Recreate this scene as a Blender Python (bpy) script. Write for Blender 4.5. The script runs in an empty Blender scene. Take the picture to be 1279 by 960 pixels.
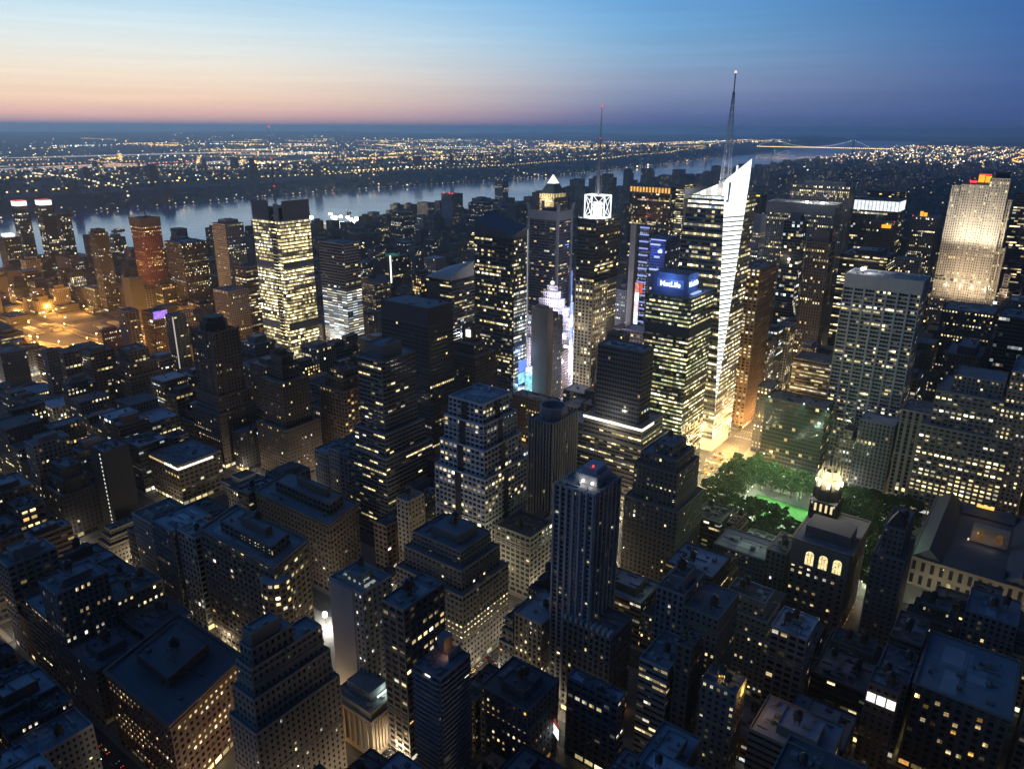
import bpy, math, random
import numpy as np
from mathutils import Vector, Matrix
RD = math.radians
scene = bpy.context.scene
# ------------------------------------------------------------------ camera
cam_d = bpy.data.cameras.new('camera'); cam = bpy.data.objects.new('camera', cam_d)
scene.collection.objects.link(cam); scene.camera = cam
_y, _p, _r = RD(-36.55), RD(19.06), RD(0.35)
_f = Vector((math.sin(_y)*math.cos(_p), math.cos(_y)*math.cos(_p), -math.sin(_p)))
_a = Vector((math.cos(_y), -math.sin(_y), 0)); _b = _a.cross(_f)
_a2 = _a*math.cos(_r)+_b*math.sin(_r); _b2 = -_a*math.sin(_r)+_b*math.cos(_r)
_m = Matrix((_a2, _b2, -_f)).transposed().to_4x4(); _m.translation = (0, 0, 320)
cam.matrix_world = _m
cam_d.sensor_width = 36; cam_d.lens = 36*930/1279; cam_d.clip_start = 1; cam_d.clip_end = 200000
# ------------------------------------------------------------------ sky, sun, exposure
SUN_AZ, SUN_EL = -81, -4.5          # the sun has set beyond the river, out of frame
world = bpy.data.worlds.new('World'); scene.world = world; world.use_nodes = True
nt = world.node_tree; nt.nodes.clear()
N = nt.nodes.new; L = nt.links.new
def math_node(nt, op, a, b=None, clamp=False):
    n = nt.nodes.new('ShaderNodeMath'); n.operation = op; n.use_clamp = clamp
    for i, x in enumerate((a, b)):
        if x is None: continue
        if isinstance(x, (int, float)): n.inputs[i].default_value = x
        else: nt.links.new(x, n.inputs[i])
    return n.outputs[0]
def lin(c): return tuple(((x/255)/12.92 if x/255 <= .04045 else ((x/255+.055)/1.055)**2.4) for x in c)
tc = N('ShaderNodeTexCoord'); sx = N('ShaderNodeSeparateXYZ'); L(tc.outputs['Generated'], sx.inputs[0])
el = math_node(nt, 'MULTIPLY', math_node(nt, 'ARCSINE', sx.outputs[2]), 180/math.pi/60)   # elevation / 60 deg
el = math_node(nt, 'MAXIMUM', el, 0.0)
hx = math_node(nt, 'MULTIPLY', sx.outputs[0], math.sin(RD(SUN_AZ))); hy = math_node(nt, 'MULTIPLY', sx.outputs[1], math.cos(RD(SUN_AZ)))
hl = math_node(nt, 'SQRT', math_node(nt, 'ADD', math_node(nt, 'MULTIPLY', sx.outputs[0], sx.outputs[0]), math_node(nt, 'MULTIPLY', sx.outputs[1], sx.outputs[1])))
cs = math_node(nt, 'DIVIDE', math_node(nt, 'ADD', hx, hy), math_node(nt, 'MAXIMUM', hl, 1e-4))
def ramp(stops):
    r = N('ShaderNodeValToRGB'); cr = r.color_ramp; cr.interpolation = 'B_SPLINE' if 0 else 'LINEAR'
    e = cr.elements
    while len(e) < len(stops): e.new(0.5)
    for i, (d, c) in enumerate(stops):
        e[i].position = d/60; e[i].color = (*lin(c), 1)
    L(el, r.inputs[0]); return r.outputs[0]
WARM = ramp([(0, (186,146,158)), (.7, (234,188,180)), (1.6, (252,216,190)), (3.0, (252,234,212)), (4.6, (238,240,234)), (6.3, (214,234,242)), (9.5, (148,208,246)), (18, (92,168,230)), (32, (56,118,194)), (60, (17,42,84))])
MID = ramp([(0, (82,98,148)), (.6, (100,115,163)), (1.6, (132,146,182)), (3.0, (158,174,202)), (4.6, (152,190,220)), (6.3, (134,190,232)), (9.5, (104,172,232)), (18, (80,150,222)), (32, (48,104,180)), (60, (17,42,84))])
COOL = ramp([(0, (60,84,136)), (1.0, (62,88,142)), (3.0, (60,92,150)), (5.0, (55,95,158)), (9.5, (46,96,164)), (18, (36,80,144)), (40, (17,41,82)), (60, (15,37,75))])
def mixc(f, a, b):
    m = N('ShaderNodeMix'); m.data_type = 'RGBA'; L(f, m.inputs[0]); L(a, m.inputs[6]); L(b, m.inputs[7]); return m.outputs[2]
def smooth(v, lo, hi):
    m = N('ShaderNodeMapRange'); m.interpolation_type = 'SMOOTHSTEP'; L(v, m.inputs[0]); m.inputs[1].default_value = lo; m.inputs[2].default_value = hi; return m.outputs[0]
NIGHT = ramp([(0, (16,20,36)), (5.0, (17,24,44)), (9.5, (19,32,62)), (18, (12,22,44)), (40, (13,29,58)), (60, (15,37,75))])
col = mixc(smooth(cs, .56, .97), mixc(smooth(cs, .10, .84), mixc(smooth(cs, -.75, .15), NIGHT, COOL), MID), WARM)
# thin cirrus streaks low over the afterglow
mp = N('ShaderNodeMapping'); mp.inputs['Scale'].default_value = (2.2, 2.2, 70); L(tc.outputs['Generated'], mp.inputs[0])
nz = N('ShaderNodeTexNoise'); nz.inputs['Scale'].default_value = 1.6; nz.inputs['Detail'].default_value = 5; L(mp.outputs[0], nz.inputs[0])
st = N('ShaderNodeMapRange'); L(nz.outputs[0], st.inputs[0]); st.inputs[1].default_value = .35; st.inputs[2].default_value = .75; st.inputs[3].default_value = .955; st.inputs[4].default_value = 1.035
sc_ = N('ShaderNodeVectorMath'); sc_.operation = 'SCALE'; L(col, sc_.inputs[0]); L(st.outputs[0], sc_.inputs['Scale'])
sky = N('ShaderNodeTexSky'); sky.sky_type = 'NISHITA'; sky.sun_disc = False
sky.sun_elevation = RD(SUN_EL); sky.sun_rotation = RD(SUN_AZ); sky.ozone_density = 3
bg = N('ShaderNodeBackground'); bg.inputs[1].default_value = 0.05; L(sky.outputs[0], bg.inputs[0])
bg2 = N('ShaderNodeBackground'); bg2.inputs[1].default_value = SKY_STRENGTH if 'SKY_STRENGTH' in globals() else 1.0; L(sc_.outputs[0], bg2.inputs[0])
ad = N('ShaderNodeAddShader'); L(bg.outputs[0], ad.inputs[0]); L(bg2.outputs[0], ad.inputs[1])
wo = N('ShaderNodeOutputWorld'); L(ad.outputs[0], wo.inputs[0])
sun_d = bpy.data.lights.new('afterglow_sun', 'SUN'); sun_d.energy = 0.02; sun_d.angle = RD(12); sun_d.color = (1, .72, .5)
sun = bpy.data.objects.new('afterglow_sun', sun_d); scene.collection.objects.link(sun)
sun.rotation_euler = (RD(88), 0, RD(-SUN_AZ + 180))
vs = scene.view_settings; vs.view_transform = 'Standard'; vs.look = 'None'; vs.exposure = 0; vs.gamma = 1; vs.use_curve_mapping = False
cy = scene.cycles
cy.use_denoising = True; cy.max_bounces = 4; cy.diffuse_bounces = 2; cy.glossy_bounces = 3; cy.volume_bounces = 2
cy.transparent_max_bounces = 6; cy.sample_clamp_indirect = 1.5; cy.use_light_tree = True; cy.caustics_reflective = False; cy.caustics_refractive = False
# ------------------------------------------------------------------ helpers
COL = scene.collection
rng = np.random.default_rng(11)
MATS = {}
def new_mat(key):
    m = bpy.data.materials.new(key); m.use_nodes = True
    return m, m.node_tree, m.node_tree.nodes['Principled BSDF']
def wall_mat(c, rough=.85, tint=.22, scale=.05):
    key = ('wall', tuple(c), rough, tint)
    if key in MATS: return MATS[key]
    m, t, b = new_mat('masonry')
    o = t.nodes.new('ShaderNodeTexCoord')
    n1 = t.nodes.new('ShaderNodeTexNoise'); n1.inputs['Scale'].default_value = scale; n1.inputs['Detail'].default_value = 6
    mp = t.nodes.new('ShaderNodeMapping'); mp.inputs['Scale'].default_value = (1, 1, .35)
    n2 = t.nodes.new('ShaderNodeTexNoise'); n2.inputs['Scale'].default_value = .9; n2.inputs['Detail'].default_value = 3
    t.links.new(o.outputs['Object'], n1.inputs[0]); t.links.new(o.outputs['Object'], mp.inputs[0]); t.links.new(mp.outputs[0], n2.inputs[0])
    s = math_node(t, 'ADD', math_node(t, 'MULTIPLY', n1.outputs[0], tint*2), math_node(t, 'MULTIPLY', n2.outputs[0], tint))
    s = math_node(t, 'ADD', s, 1-1.5*tint)
    v = t.nodes.new('ShaderNodeVectorMath'); v.operation = 'SCALE'; v.inputs[0].default_value = c; t.links.new(s, v.inputs['Scale'])
    t.links.new(v.outputs[0], b.inputs['Base Color']); b.inputs['Roughness'].default_value = rough
    MATS[key] = m; return m
def plain_mat(name, c, rough=.6, metal=0.0):
    key = (name, tuple(c), rough, metal)
    if key in MATS: return MATS[key]
    m, t, b = new_mat(name); b.inputs['Base Color'].default_value = (*c, 1); b.inputs['Roughness'].default_value = rough; b.inputs['Metallic'].default_value = metal
    MATS[key] = m; return m
def glow_mat(name, c, strength, sample=False, var=0.0, scale=.3):
    key = ('glow', name, tuple(c), strength)
    if key in MATS: return MATS[key]
    m, t, b = new_mat(name); b.inputs['Base Color'].default_value = (.02, .02, .02, 1)
    b.inputs['Emission Color'].default_value = (*c, 1); b.inputs['Emission Strength'].default_value = strength
    if var:
        o = t.nodes.new('ShaderNodeTexCoord'); n = t.nodes.new('ShaderNodeTexNoise'); n.inputs['Scale'].default_value = scale; n.inputs['Detail'].default_value = 4
        t.links.new(o.outputs['Object'], n.inputs[0])
        r = t.nodes.new('ShaderNodeMapRange'); t.links.new(n.outputs[0], r.inputs[0]); r.inputs[1].default_value = .3; r.inputs[2].default_value = .7
        r.inputs[3].default_value = strength*(1-var); r.inputs[4].default_value = strength*(1+var); t.links.new(r.outputs[0], b.inputs['Emission Strength'])
    if not sample: m.cycles.emission_sampling = 'NONE'
    MATS[key] = m; return m
def pane_mat():
    m, t, b = new_mat('window_pane')
    a = t.nodes.new('ShaderNodeAttribute'); a.attribute_name = 'glow'
    o = t.nodes.new('ShaderNodeTexCoord'); n = t.nodes.new('ShaderNodeTexNoise'); n.inputs['Scale'].default_value = .8; n.inputs['Detail'].default_value = 2
    t.links.new(o.outputs['Object'], n.inputs[0])
    r = t.nodes.new('ShaderNodeMapRange'); t.links.new(n.outputs[0], r.inputs[0]); r.inputs[1].default_value = .3; r.inputs[2].default_value = .7; r.inputs[3].default_value = .5; r.inputs[4].default_value = 1.35
    t.links.new(a.outputs['Color'], b.inputs['Emission Color']); t.links.new(r.outputs[0], b.inputs['Emission Strength'])
    b.inputs['Base Color'].default_value = (.018, .022, .03, 1); b.inputs['Roughness'].default_value = .12; b.inputs['Specular IOR Level'].default_value = .6
    m.cycles.emission_sampling = 'NONE'
    return m
PANE = pane_mat()
ROOF = [wall_mat(c, .9, .3, .12) for c in ((.26,.26,.27), (.12,.12,.13), (.40,.40,.41), (.17,.15,.14), (.58,.58,.59))]
DARKM = plain_mat('dark_metal', (.05,.05,.055), .5, .3)
WOOD = wall_mat((.10,.065,.04), .9)
class MB:
    """collects quads; build() links them as one mesh object"""
    def __init__(s): s.q = []; s.m = []; s.g = []
    def quads(s, P, mat=0, glow=None):
        P = np.asarray(P, float).reshape(-1, 4, 3); n = len(P)
        s.q.append(P); s.m.append(np.full(n, mat, int))
        s.g.append(np.zeros((n, 3)) if glow is None else np.broadcast_to(np.asarray(glow, float), (n, 3)))
    def box(s, x0, y0, z0, x1, y1, z1, mat=0, bottom=False, glow=None):
        v = [(x0,y0,z0),(x1,y0,z0),(x1,y1,z0),(x0,y1,z0),(x0,y0,z1),(x1,y0,z1),(x1,y1,z1),(x0,y1,z1)]
        f = [(0,1,5,4),(1,2,6,5),(2,3,7,6),(3,0,4,7),(4,5,6,7)] + ([(3,2,1,0)] if bottom else [])
        s.quads([[v[i] for i in q] for q in f], mat, glow)
    def prism(s, poly, z0, z1, mat=0, topmat=None, glow=None, cap=True, poly1=None):
        """poly: ccw list of (x, y); poly1 the top outline"""
        p1 = poly1 or poly; n = len(poly)
        s.quads([[(*poly[i], z0), (*poly[(i+1) % n], z0), (*p1[(i+1) % n], z1), (*p1[i], z1)] for i in range(n)], mat, glow)
        if cap:
            tm = mat if topmat is None else topmat
            if n == 4: s.quads([[(*p, z1) for p in p1]], tm, glow)
            else:
                cx = sum(p[0] for p in p1)/n; cy = sum(p[1] for p in p1)/n
                s.quads([[(*p1[i], z1), (*p1[(i+1) % n], z1), (cx, cy, z1), (cx, cy, z1)] for i in range(n)], tm, glow)
    def tube(s, a, b, r, mat=0, n=6, r1=None, glow=None):
        a = np.array(a, float); b = np.array(b, float); r1 = r if r1 is None else r1
        d = b-a; d /= np.linalg.norm(d); h = np.array([0,0,1.]) if abs(d[2]) < .9 else np.array([1.,0,0])
        u = np.cross(d, h); u /= np.linalg.norm(u); w = np.cross(d, u)
        t = np.arange(n)*2*np.pi/n; c = np.outer(np.cos(t), u)+np.outer(np.sin(t), w)
        A = a+c*r; B = b+c*r1; j = (np.arange(n)+1) % n
        s.quads(np.stack([A, A[j], B[j], B], 1), mat, glow)
        s.quads(np.stack([np.repeat(b[None], n, 0), np.repeat(b[None], n, 0), B, B[j]], 1), mat, glow)
    def build(s, name, mats, parent=None, loc=None):
        P = np.concatenate(s.q) if s.q else np.zeros((0,4,3)); n = len(P)
        fm = np.concatenate(s.m); fg = np.concatenate(s.g)
        tri = (np.abs(P[:,2]-P[:,3]).sum(1) < 1e-6); tri2 = (np.abs(P[:,0]-P[:,1]).sum(1) < 1e-6)
        P = P.copy(); P[tri2] = P[tri2][:, [1,2,3,3]]; tri = tri | tri2
        cnt = np.where(tri, 3, 4); keep = np.ones((n,4), bool); keep[tri,3] = False
        flat = P.reshape(-1,3)[keep.ravel()]
        # weld
        key = np.round(flat*200).astype(np.int64)
        _, idx, inv = np.unique(key, axis=0, return_index=True, return_inverse=True)
        inv = inv.ravel(); V = flat[idx]
        me = bpy.data.meshes.new(name)
        me.vertices.add(len(V)); me.vertices.foreach_set('co', V.astype(np.float32).ravel())
        me.loops.add(len(inv)); me.loops.foreach_set('vertex_index', inv.astype(np.int32))
        me.polygons.add(n); st = np.concatenate([[0], np.cumsum(cnt)[:-1]])
        me.polygons.foreach_set('loop_start', st.astype(np.int32)); me.polygons.foreach_set('loop_total', cnt.astype(np.int32))
        me.polygons.foreach_set('material_index', fm.astype(np.int32))
        if fg.any():
            at = me.attributes.new('glow', 'FLOAT_COLOR', 'FACE')
            at.data.foreach_set('color', np.concatenate([fg, np.ones((n,1))], 1).astype(np.float32).ravel())
        for m in mats: me.materials.append(m)
        me.polygons.foreach_set('use_smooth', np.zeros(n, bool)); me.update(calc_edges=True); me.validate()
        o = bpy.data.objects.new(name, me); COL.objects.link(o)
        if parent is not None: o.parent = parent
        if loc is not None: o.location = loc
        return o
def tag(o, label=None, cat=None, group=None, kind=None):
    if label: o['label'] = label
    if cat: o['category'] = cat
    if group: o['group'] = group
    if kind: o['kind'] = kind
    return o
def thing(name, label, cat, loc=(0,0,0), rz=0, group=None):
    o = bpy.data.objects.new(name, None); COL.objects.link(o); o.location = loc; o.rotation_euler = (0,0,rz)
    o.empty_display_size = 2
    return tag(o, label, cat, group)
def struct(mb, name, mats, loc=None):
    return tag(mb.build(name, mats, None, loc), kind='structure')
def lamp(parent, loc, energy, color, radius=.5, name='lamp_light', spot=None, aim=None, blend=.5):
    d = bpy.data.lights.new(name, 'SPOT' if spot else 'POINT'); d.energy = energy; d.color = color; d.shadow_soft_size = radius
    o = bpy.data.objects.new(name, d); COL.objects.link(o); o.location = loc
    if spot:
        d.spot_size = RD(spot); d.spot_blend = blend
        o.rotation_euler = (Vector(aim)-Vector(loc)).to_track_quat('-Z', 'Y').to_euler()
    if parent is not None: o.parent = parent
    return o
# ------------------------------------------------------------------ facades
WARM_L = np.array((1.0, .70, .26)); YEL_L = np.array((1.0, .80, .38)); NEU_L = np.array((1.0, .90, .66)); COOL_L = np.array((.80, .93, 1.0)); ORG_L = np.array((1.0, .50, .14)); GRN_L = np.array((.93, 1.0, .52))
STY = {  # bay, floor, window width share, height share, recess
    'punch': (3.4, 3.7, .46, .52, .45), 'loft': (4.6, 4.0, .70, .58, .5), 'ribbon': (4.2, 3.9, .985, .46, .35), 'glass': (3.2, 4.0, .93, .74, .12),
    'piers': (3.2, 3.7, .52, .66, .7), 'grid': (8.2, 3.9, .88, .60, .9), 'fine': (2.6, 3.6, .5, .5, .3), 'blank': (0, 0, 0, 0, 0), 'balc': (5.0, 3.0, .72, .55, .8)}
def lit_grid(r, nf, nb, p):
    """which windows are lit and how: nf x nb x 3"""
    frac, rowp, mood, gain = p
    fl = np.clip(r.gamma(.45, 2.2, nf), 0, 5)*frac
    on = r.random((nf, nb)) < fl[:, None]
    for j in range(nf):
        if r.random() < rowp:
            a = int(r.integers(0, max(1, nb))); ln = int(max(2, nb*r.uniform(.3, 1.1))); on[j, max(0, a-ln//2):a+ln//2+1] = True
    pal = {'w': (WARM_L, YEL_L, YEL_L, NEU_L), 'y': (YEL_L, YEL_L, NEU_L, YEL_L), 'n': (YEL_L, YEL_L, NEU_L, COOL_L), 'c': (COOL_L, NEU_L, COOL_L, NEU_L), 'o': (ORG_L, WARM_L, WARM_L, YEL_L), 'g': (GRN_L, GRN_L, YEL_L, NEU_L)}[mood]
    k = r.integers(0, 4, (nf, nb)); rowk = r.integers(0, 4, nf); same = r.random((nf, nb)) < .6
    k = np.where(same, rowk[:, None], k)
    c = np.array(pal)[k]
    br = np.clip(r.lognormal(-.75, .75, (nf, nb)), .10, 2.0)*np.clip(r.lognormal(0, .3, nf), .5, 1.7)[:, None]
    dim = (r.random((nf, nb)) < frac*.5+.02)*r.uniform(.015, .08, (nf, nb))
    g = np.where(on, br*1.7, dim)*gain
    return c*g[..., None]
def facade(mb, a, b, z0, z1, sty, p, r, flat=False, lit=None, over=None, mw=0, mg=1, pick=None):
    """one wall seen from outside, from a to b (x, y), as real piers, sills and set-back panes"""
    bay, flo, ww, wh, rec = over or STY[sty]
    a = np.array(a, float); b = np.array(b, float); W = np.linalg.norm(b-a)
    if W < .3 or z1-z0 < .3: return
    d = (b-a)/W; n = np.array([d[1], -d[0]])
    def pt(s, z, k=0.0):
        s, z = np.broadcast_arrays(s, z)
        return np.stack([a[0]+d[0]*s-n[0]*k, a[1]+d[1]*s-n[1]*k, z+0*s], -1)
    if not bay or W < bay*.8 or z1-z0 < flo*.8:
        mb.quads([[pt(0,z0), pt(W,z0), pt(W,z1), pt(0,z1)]], mw); return
    nb = max(1, int(round(W/bay))); nf = max(1, int(round((z1-z0)/flo))); bw = W/nb; fh = (z1-z0)/nf
    xl = (np.arange(nb)+.5)*bw-bw*ww/2; xr = xl+bw*ww
    zb = z0+np.arange(nf)*fh+fh*(1-wh)*.6; zt = zb+fh*wh
    s0 = np.concatenate([[z0], zt]); s1 = np.concatenate([zb, [z1]])
    mb.quads(np.stack([pt(0,s0), pt(W,s0), pt(W,s1), pt(0,s1)], 1), mw)
    pl = np.concatenate([[0], xr]); pr = np.concatenate([xl, [W]])
    PL, ZB = np.meshgrid(pl, zb); PR, ZT = np.meshgrid(pr, zt)
    mb.quads(np.stack([pt(PL,ZB), pt(PR,ZB), pt(PR,ZT), pt(PL,ZT)], -2), mw)
    XL, ZB = np.meshgrid(xl, zb); XR, ZT = np.meshgrid(xr, zt)
    g = lit_grid(r, nf, nb, p) if lit is None else lit(nf, nb, r)
    k = 0 if flat else rec
    G = np.stack([pt(XL,ZB,k), pt(XR,ZB,k), pt(XR,ZT,k), pt(XL,ZT,k)], -2); keep = np.ones((nf, nb), bool)
    if pick is not None:
        br = g.max(-1); cand = np.argwhere(br > .22); cand = cand[np.argsort(-br[tuple(cand.T)])]
        for j, i in cand[:max(0, 90-len(pick))]:
            pick.append((tuple(G[j, i].mean(0)), d, float(xr[i]-xl[i]), float(zt[j]-zb[j]), g[j, i])); keep[j, i] = False
    mb.quads(G[keep], mg, g[keep])
    if k:
        for q in ((pt(XL,ZB), pt(XR,ZB), pt(XR,ZB,k), pt(XL,ZB,k)), (pt(XL,ZT,k), pt(XR,ZT,k), pt(XR,ZT), pt(XL,ZT)), (pt(XL,ZB), pt(XL,ZB,k), pt(XL,ZT,k), pt(XL,ZT)), (pt(XR,ZB,k), pt(XR,ZB), pt(XR,ZT), pt(XR,ZT,k))):
            mb.quads(np.stack(q, -2), mw)
def foot(w, d, k=0.0, o=(0,0,0,0)):
    """ccw footprint, local frame: origin at the south-east corner, west is -x, north +y; o = outset S, E, N, W; k = skew of the side walls"""
    S, E, Nn, W = o
    y0, y1 = -S, d+Nn
    return [(-w-W-k*y0, y0), (E-k*y0, y0), (E-k*y1, y1), (-w-W-k*y1, y1)]
def tower_walls(mb, f, z0, z1, sty, p, r, flat, over=None):
    for i in range(4):
        a, b = f[i], f[(i+1) % 4]
        hid = i in (2, 3)
        if hid: facade(mb, a, b, z0, z1, 'blank', p, r)
        else: facade(mb, a, b, z0, z1, sty, p, r, flat, over=over)
def ring(mb, f, z0, z1, t, mat=0, out=0.0):
    c = np.mean(f, 0)
    def off(e): return [tuple(np.array(q)+np.sign(np.array(q)-c)*e) for q in f]
    o = off(out); i = off(-t)
    mb.prism(o, z0, z1, mat, cap=False)
    mb.prism(i[::-1], z0, z1, mat, cap=False)
    mb.quads([[(*o[j], z1), (*o[(j+1) % 4], z1), (*i[(j+1) % 4], z1), (*i[j], z1)] for j in range(4)], mat)
    if out > 0: mb.quads([[(*o[(j+1) % 4], z0), (*o[j], z0), (*f[j], z0), (*f[(j+1) % 4], z0)] for j in range(4)], mat)
def water_tank(x, y, z, s=1.0):
    mb = MB(); R_, h = 2.0*s, 3.8*s
    t = np.arange(12)*2*np.pi/12; po = [(x+R_*np.cos(a), y+R_*np.sin(a)) for a in t]
    mb.prism(po, z+3.2, z+3.2+h, 0)
    mb.prism([(x+R_*1.08*np.cos(a), y+R_*1.08*np.sin(a)) for a in t], z+3.2+h, z+3.2+h+1.5*s, 1, poly1=[(x+.1*np.cos(a), y+.1*np.sin(a)) for a in t])
    for a in (0.8, 2.37, 3.94, 5.5): mb.tube((x+1.5*s*math.cos(a), y+1.5*s*math.sin(a), z), (x+1.5*s*math.cos(a), y+1.5*s*math.sin(a), z+3.3), .16, 1, 4)
    mb.box(x-1.7*s, y-1.7*s, z+3.0, x+1.7*s, y+1.7*s, z+3.25, 1, True)
    return mb
def equipment(mb, f, z, r, n, mat=0):
    """plant boxes, ducts and vents spread on a roof"""
    f = np.array(f)
    bl = lambda s, t: f[0]*(1-s)*(1-t)+f[1]*s*(1-t)+f[2]*s*t+f[3]*(1-s)*t
    if n > 6:
        for _ in range(int(r.integers(1, 4))):     # tar patches and walkway pads
            a, b = r.uniform(.05, .6), r.uniform(.05, .6); e, g = r.uniform(.15, .4), r.uniform(.15, .4); dz = .02+r.uniform(.004, .03)
            mb.quads([[(*bl(a, b), z+dz), (*bl(a+e, b), z+dz), (*bl(a+e, b+g), z+dz), (*bl(a, b+g), z+dz)]], 4)
        for _ in range(int(r.integers(1, 4))):     # pipes and rails
            a, b = r.uniform(.1, .9, 2); p, q = (bl(a, .08), bl(a, .9)) if r.random() < .5 else (bl(.08, b), bl(.92, b))
            mb.tube((*p, z+.5), (*q, z+.5), .13, 3, 4)
        for _ in range(int(r.integers(0, 5))):     # vent stacks
            q = bl(*r.uniform(.1, .9, 2)); mb.tube((*q, z), (*q, z+r.uniform(1, 3.2)), r.uniform(.2, .5), 3, 6)
    for _ in range(n):
        s, t = r.uniform(.12, .88, 2)
        q = f[0]*(1-s)*(1-t)+f[1]*s*(1-t)+f[2]*s*t+f[3]*(1-s)*t
        w, d, h = r.uniform(.8, 3.4), r.uniform(.8, 2.6), r.uniform(.6, 2.4)
        if r.random() < .25: w, d, h = r.uniform(4, 9), .7, .7
        mb.box(q[0]-w/2, q[1]-d/2, z, q[0]+w/2, q[1]+d/2, z+h, mat)
PANE_MESH = {}
def lit_window(parent, c, d, w, h, col):
    """a lit sash window: a pane with a meeting rail and frame, shared per size and colour"""
    col = np.asarray(col); br = col.max(); br = round(math.log2(max(br, .1))*2)/2; hue = np.round(col/col.max()*10)/10
    key = (round(w*2)/2, round(h*2)/2, tuple(hue*2**br), int(abs(c[0])*7.3+abs(c[1])*5.1+c[2]*3.7) % 4)
    if key not in PANE_MESH:
        W, H, g, var = key; g = np.array(g); mb = MB(); e = .07
        # drawn blinds, ceiling strips or one darker sash
        cells = {0: [(-.5,.5,-.5,.5,1)], 1: [(-.5,.5,-.5,.05,1.15), (-.5,.5,.05,.5,.45)], 2: [(-.5,.5,-.5,.22,.75), (-.5,.5,.22,.5,1.5)], 3: [(-.5,.05,-.5,.5,1.2), (.05,.5,-.5,.5,.35)]}[var]
        for a, b_, c0, c1, q in cells: mb.quads([[(a*W,0,c0*H), (b_*W,0,c0*H), (b_*W,0,c1*H), (a*W,0,c1*H)]], 0, g*q)
        for x0, x1, y0, y1 in ((-W/2,W/2,-.05,.05), (-W/2,-W/2+e,-H/2,H/2), (W/2-e,W/2,-H/2,H/2), (-.04,.04,-H/2,H/2)):
            mb.box(x0, -.06, y0, x1, -.01, y1, 1, True)
        PANE_MESH[key] = mb.build('window', [PANE, DARKM], parent); o = PANE_MESH[key]
    else:
        o = PANE_MESH[key].copy(); COL.objects.link(o); o.parent = parent
    o.location = c; o.rotation_euler = (0, 0, math.atan2(d[1], d[0])); o.scale = (w/key[0], 1, h/key[1])
    return o

# ------------------------------------------------------------------ buildings
def tower(n, l, v, u, w, d, h, s='punch', c=(.2,.17,.14), p=(.08,.1,'w',1.0), k=0.0, steps=(), top=(), near=0, roof=0, tank=0, seed=0, g=None, eq=14, over=None, far=0, cornice=0.0, pc=None, cat='building'):
    """a building whose roof-level south-east corner stands at x=-v, y=u; w metres west, d metres north"""
    r = np.random.default_rng(seed*7919+int(abs(v)*13+u*7)+1)
    wm = wall_mat(c); mats = [wm, PANE, ROOF[roof], wall_mat(pc or tuple(min(.6, x*1.35) for x in c)), ROOF[(roof+2) % 5]]
    levels = [(h, 0.0)]+[(h-a, b) for a, b in steps]
    zs = [x[0] for x in levels]+[0.0]
    one = MB() if far else None
    root = None if far else thing(n, l, cat, (-v, u, 0), group=g)
    pick = [] if near else None
    for i, (zt, out) in enumerate(levels):
        z0 = zs[i+1]; f = foot(w, d, k, (out, out, out, out)); mb = one or MB()
        shop = 5.0 if z0 == 0 and s != 'blank' and zt > 14 else 0
        for j in range(4):
            facade(mb, f[j], f[(j+1) % 4], z0+shop, zt, s if j < 2 else 'blank', p, r, flat=bool(far), over=over if j < 2 else None, pick=pick)
            if shop: facade(mb, f[j], f[(j+1) % 4], 0, shop, 'loft', (.30, .25, 'wyno'[int(r.integers(4))], 1.1), r, flat=bool(far), over=(6.0, 5, .82, .6, .3))
        if not far and s in ('punch', 'loft', 'piers', 'fine'):      # string courses
            for q in [z0+shop+.1]+[z0+(zt-z0)*t for t in r.uniform(.1, .95, int(r.integers(1, 4)))]: ring(mb, f, q, q+.7, .05, 3, .35)
        if i: mb.quads([[(*q, zt) for q in f]], 2)
        ring(mb, f, zt, zt+(1.1 if not far else .8), .45, 3, cornice)
        if cornice and i == 0: ring(mb, f, zt-2.2, zt-1.4, .1, 3, cornice*.6)
        if not far: mb.build('shaft' if i == 0 else ('base' if i == len(levels)-1 else 'setback_tier'), mats, root)
    f = foot(w, d, k); mb = one or MB()
    mb.quads([[(*q, h+.05) for q in f]], 2)
    equipment(mb, f, h+.05, r, eq if not far else max(2, eq//2), 3)
    if not far: mb.build('roof', mats, root)
    z = h; x0 = y0 = 0.0; w2, d2 = w, d
    for (a, b, cN, e, dh, ts) in top:
        x0 -= b; y0 += a; w2 -= b+e; d2 -= a+cN
        ff = [(x+x0-k*y0, y+y0) for x, y in foot(w2, d2, k)]; mb = one or MB()
        for j in range(4): facade(mb, ff[j], ff[(j+1) % 4], z, z+dh, ts if j < 2 else 'blank', (p[0]*.6, p[1]*.4, p[2], p[3]), r, flat=bool(far))
        mb.quads([[(*q, z+dh) for q in ff]], 2); ring(mb, ff, z+dh, z+dh+.7, .3, 3)
        if not far: equipment(mb, ff, z+dh, r, 3, 3); mb.build('penthouse', mats, root)
        z += dh
    if near and not tank and h < 112 and s != 'blank': tank = int(r.integers(0, 3))
    if tank and not far:
        q = np.mean(foot(w, d, k), 0) if not top else np.mean(ff, 0); sp = 1.0 if not top else .45
        for t in range(tank):
            x, y = q[0]+r.uniform(-.28, .28)*w2*sp, q[1]+r.uniform(-.25, .25)*d2*sp
            water_tank(x, y, z, r.uniform(.8, 1.15)).build('water_tank', [WOOD, DARKM], root)
    if far: return tag(one.build(n, mats, None, (-v, u, 0)), l, cat, g)
    if near:
        pick.sort(key=lambda q: -q[4].max())
        for q in pick: lit_window(root, *q)
    return root
def park_of(rects, v0, v1, u0, u1): return any(a < v1 and b > v0 and c < u1 and e > u0 for a, b, c, e in rects)

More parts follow.
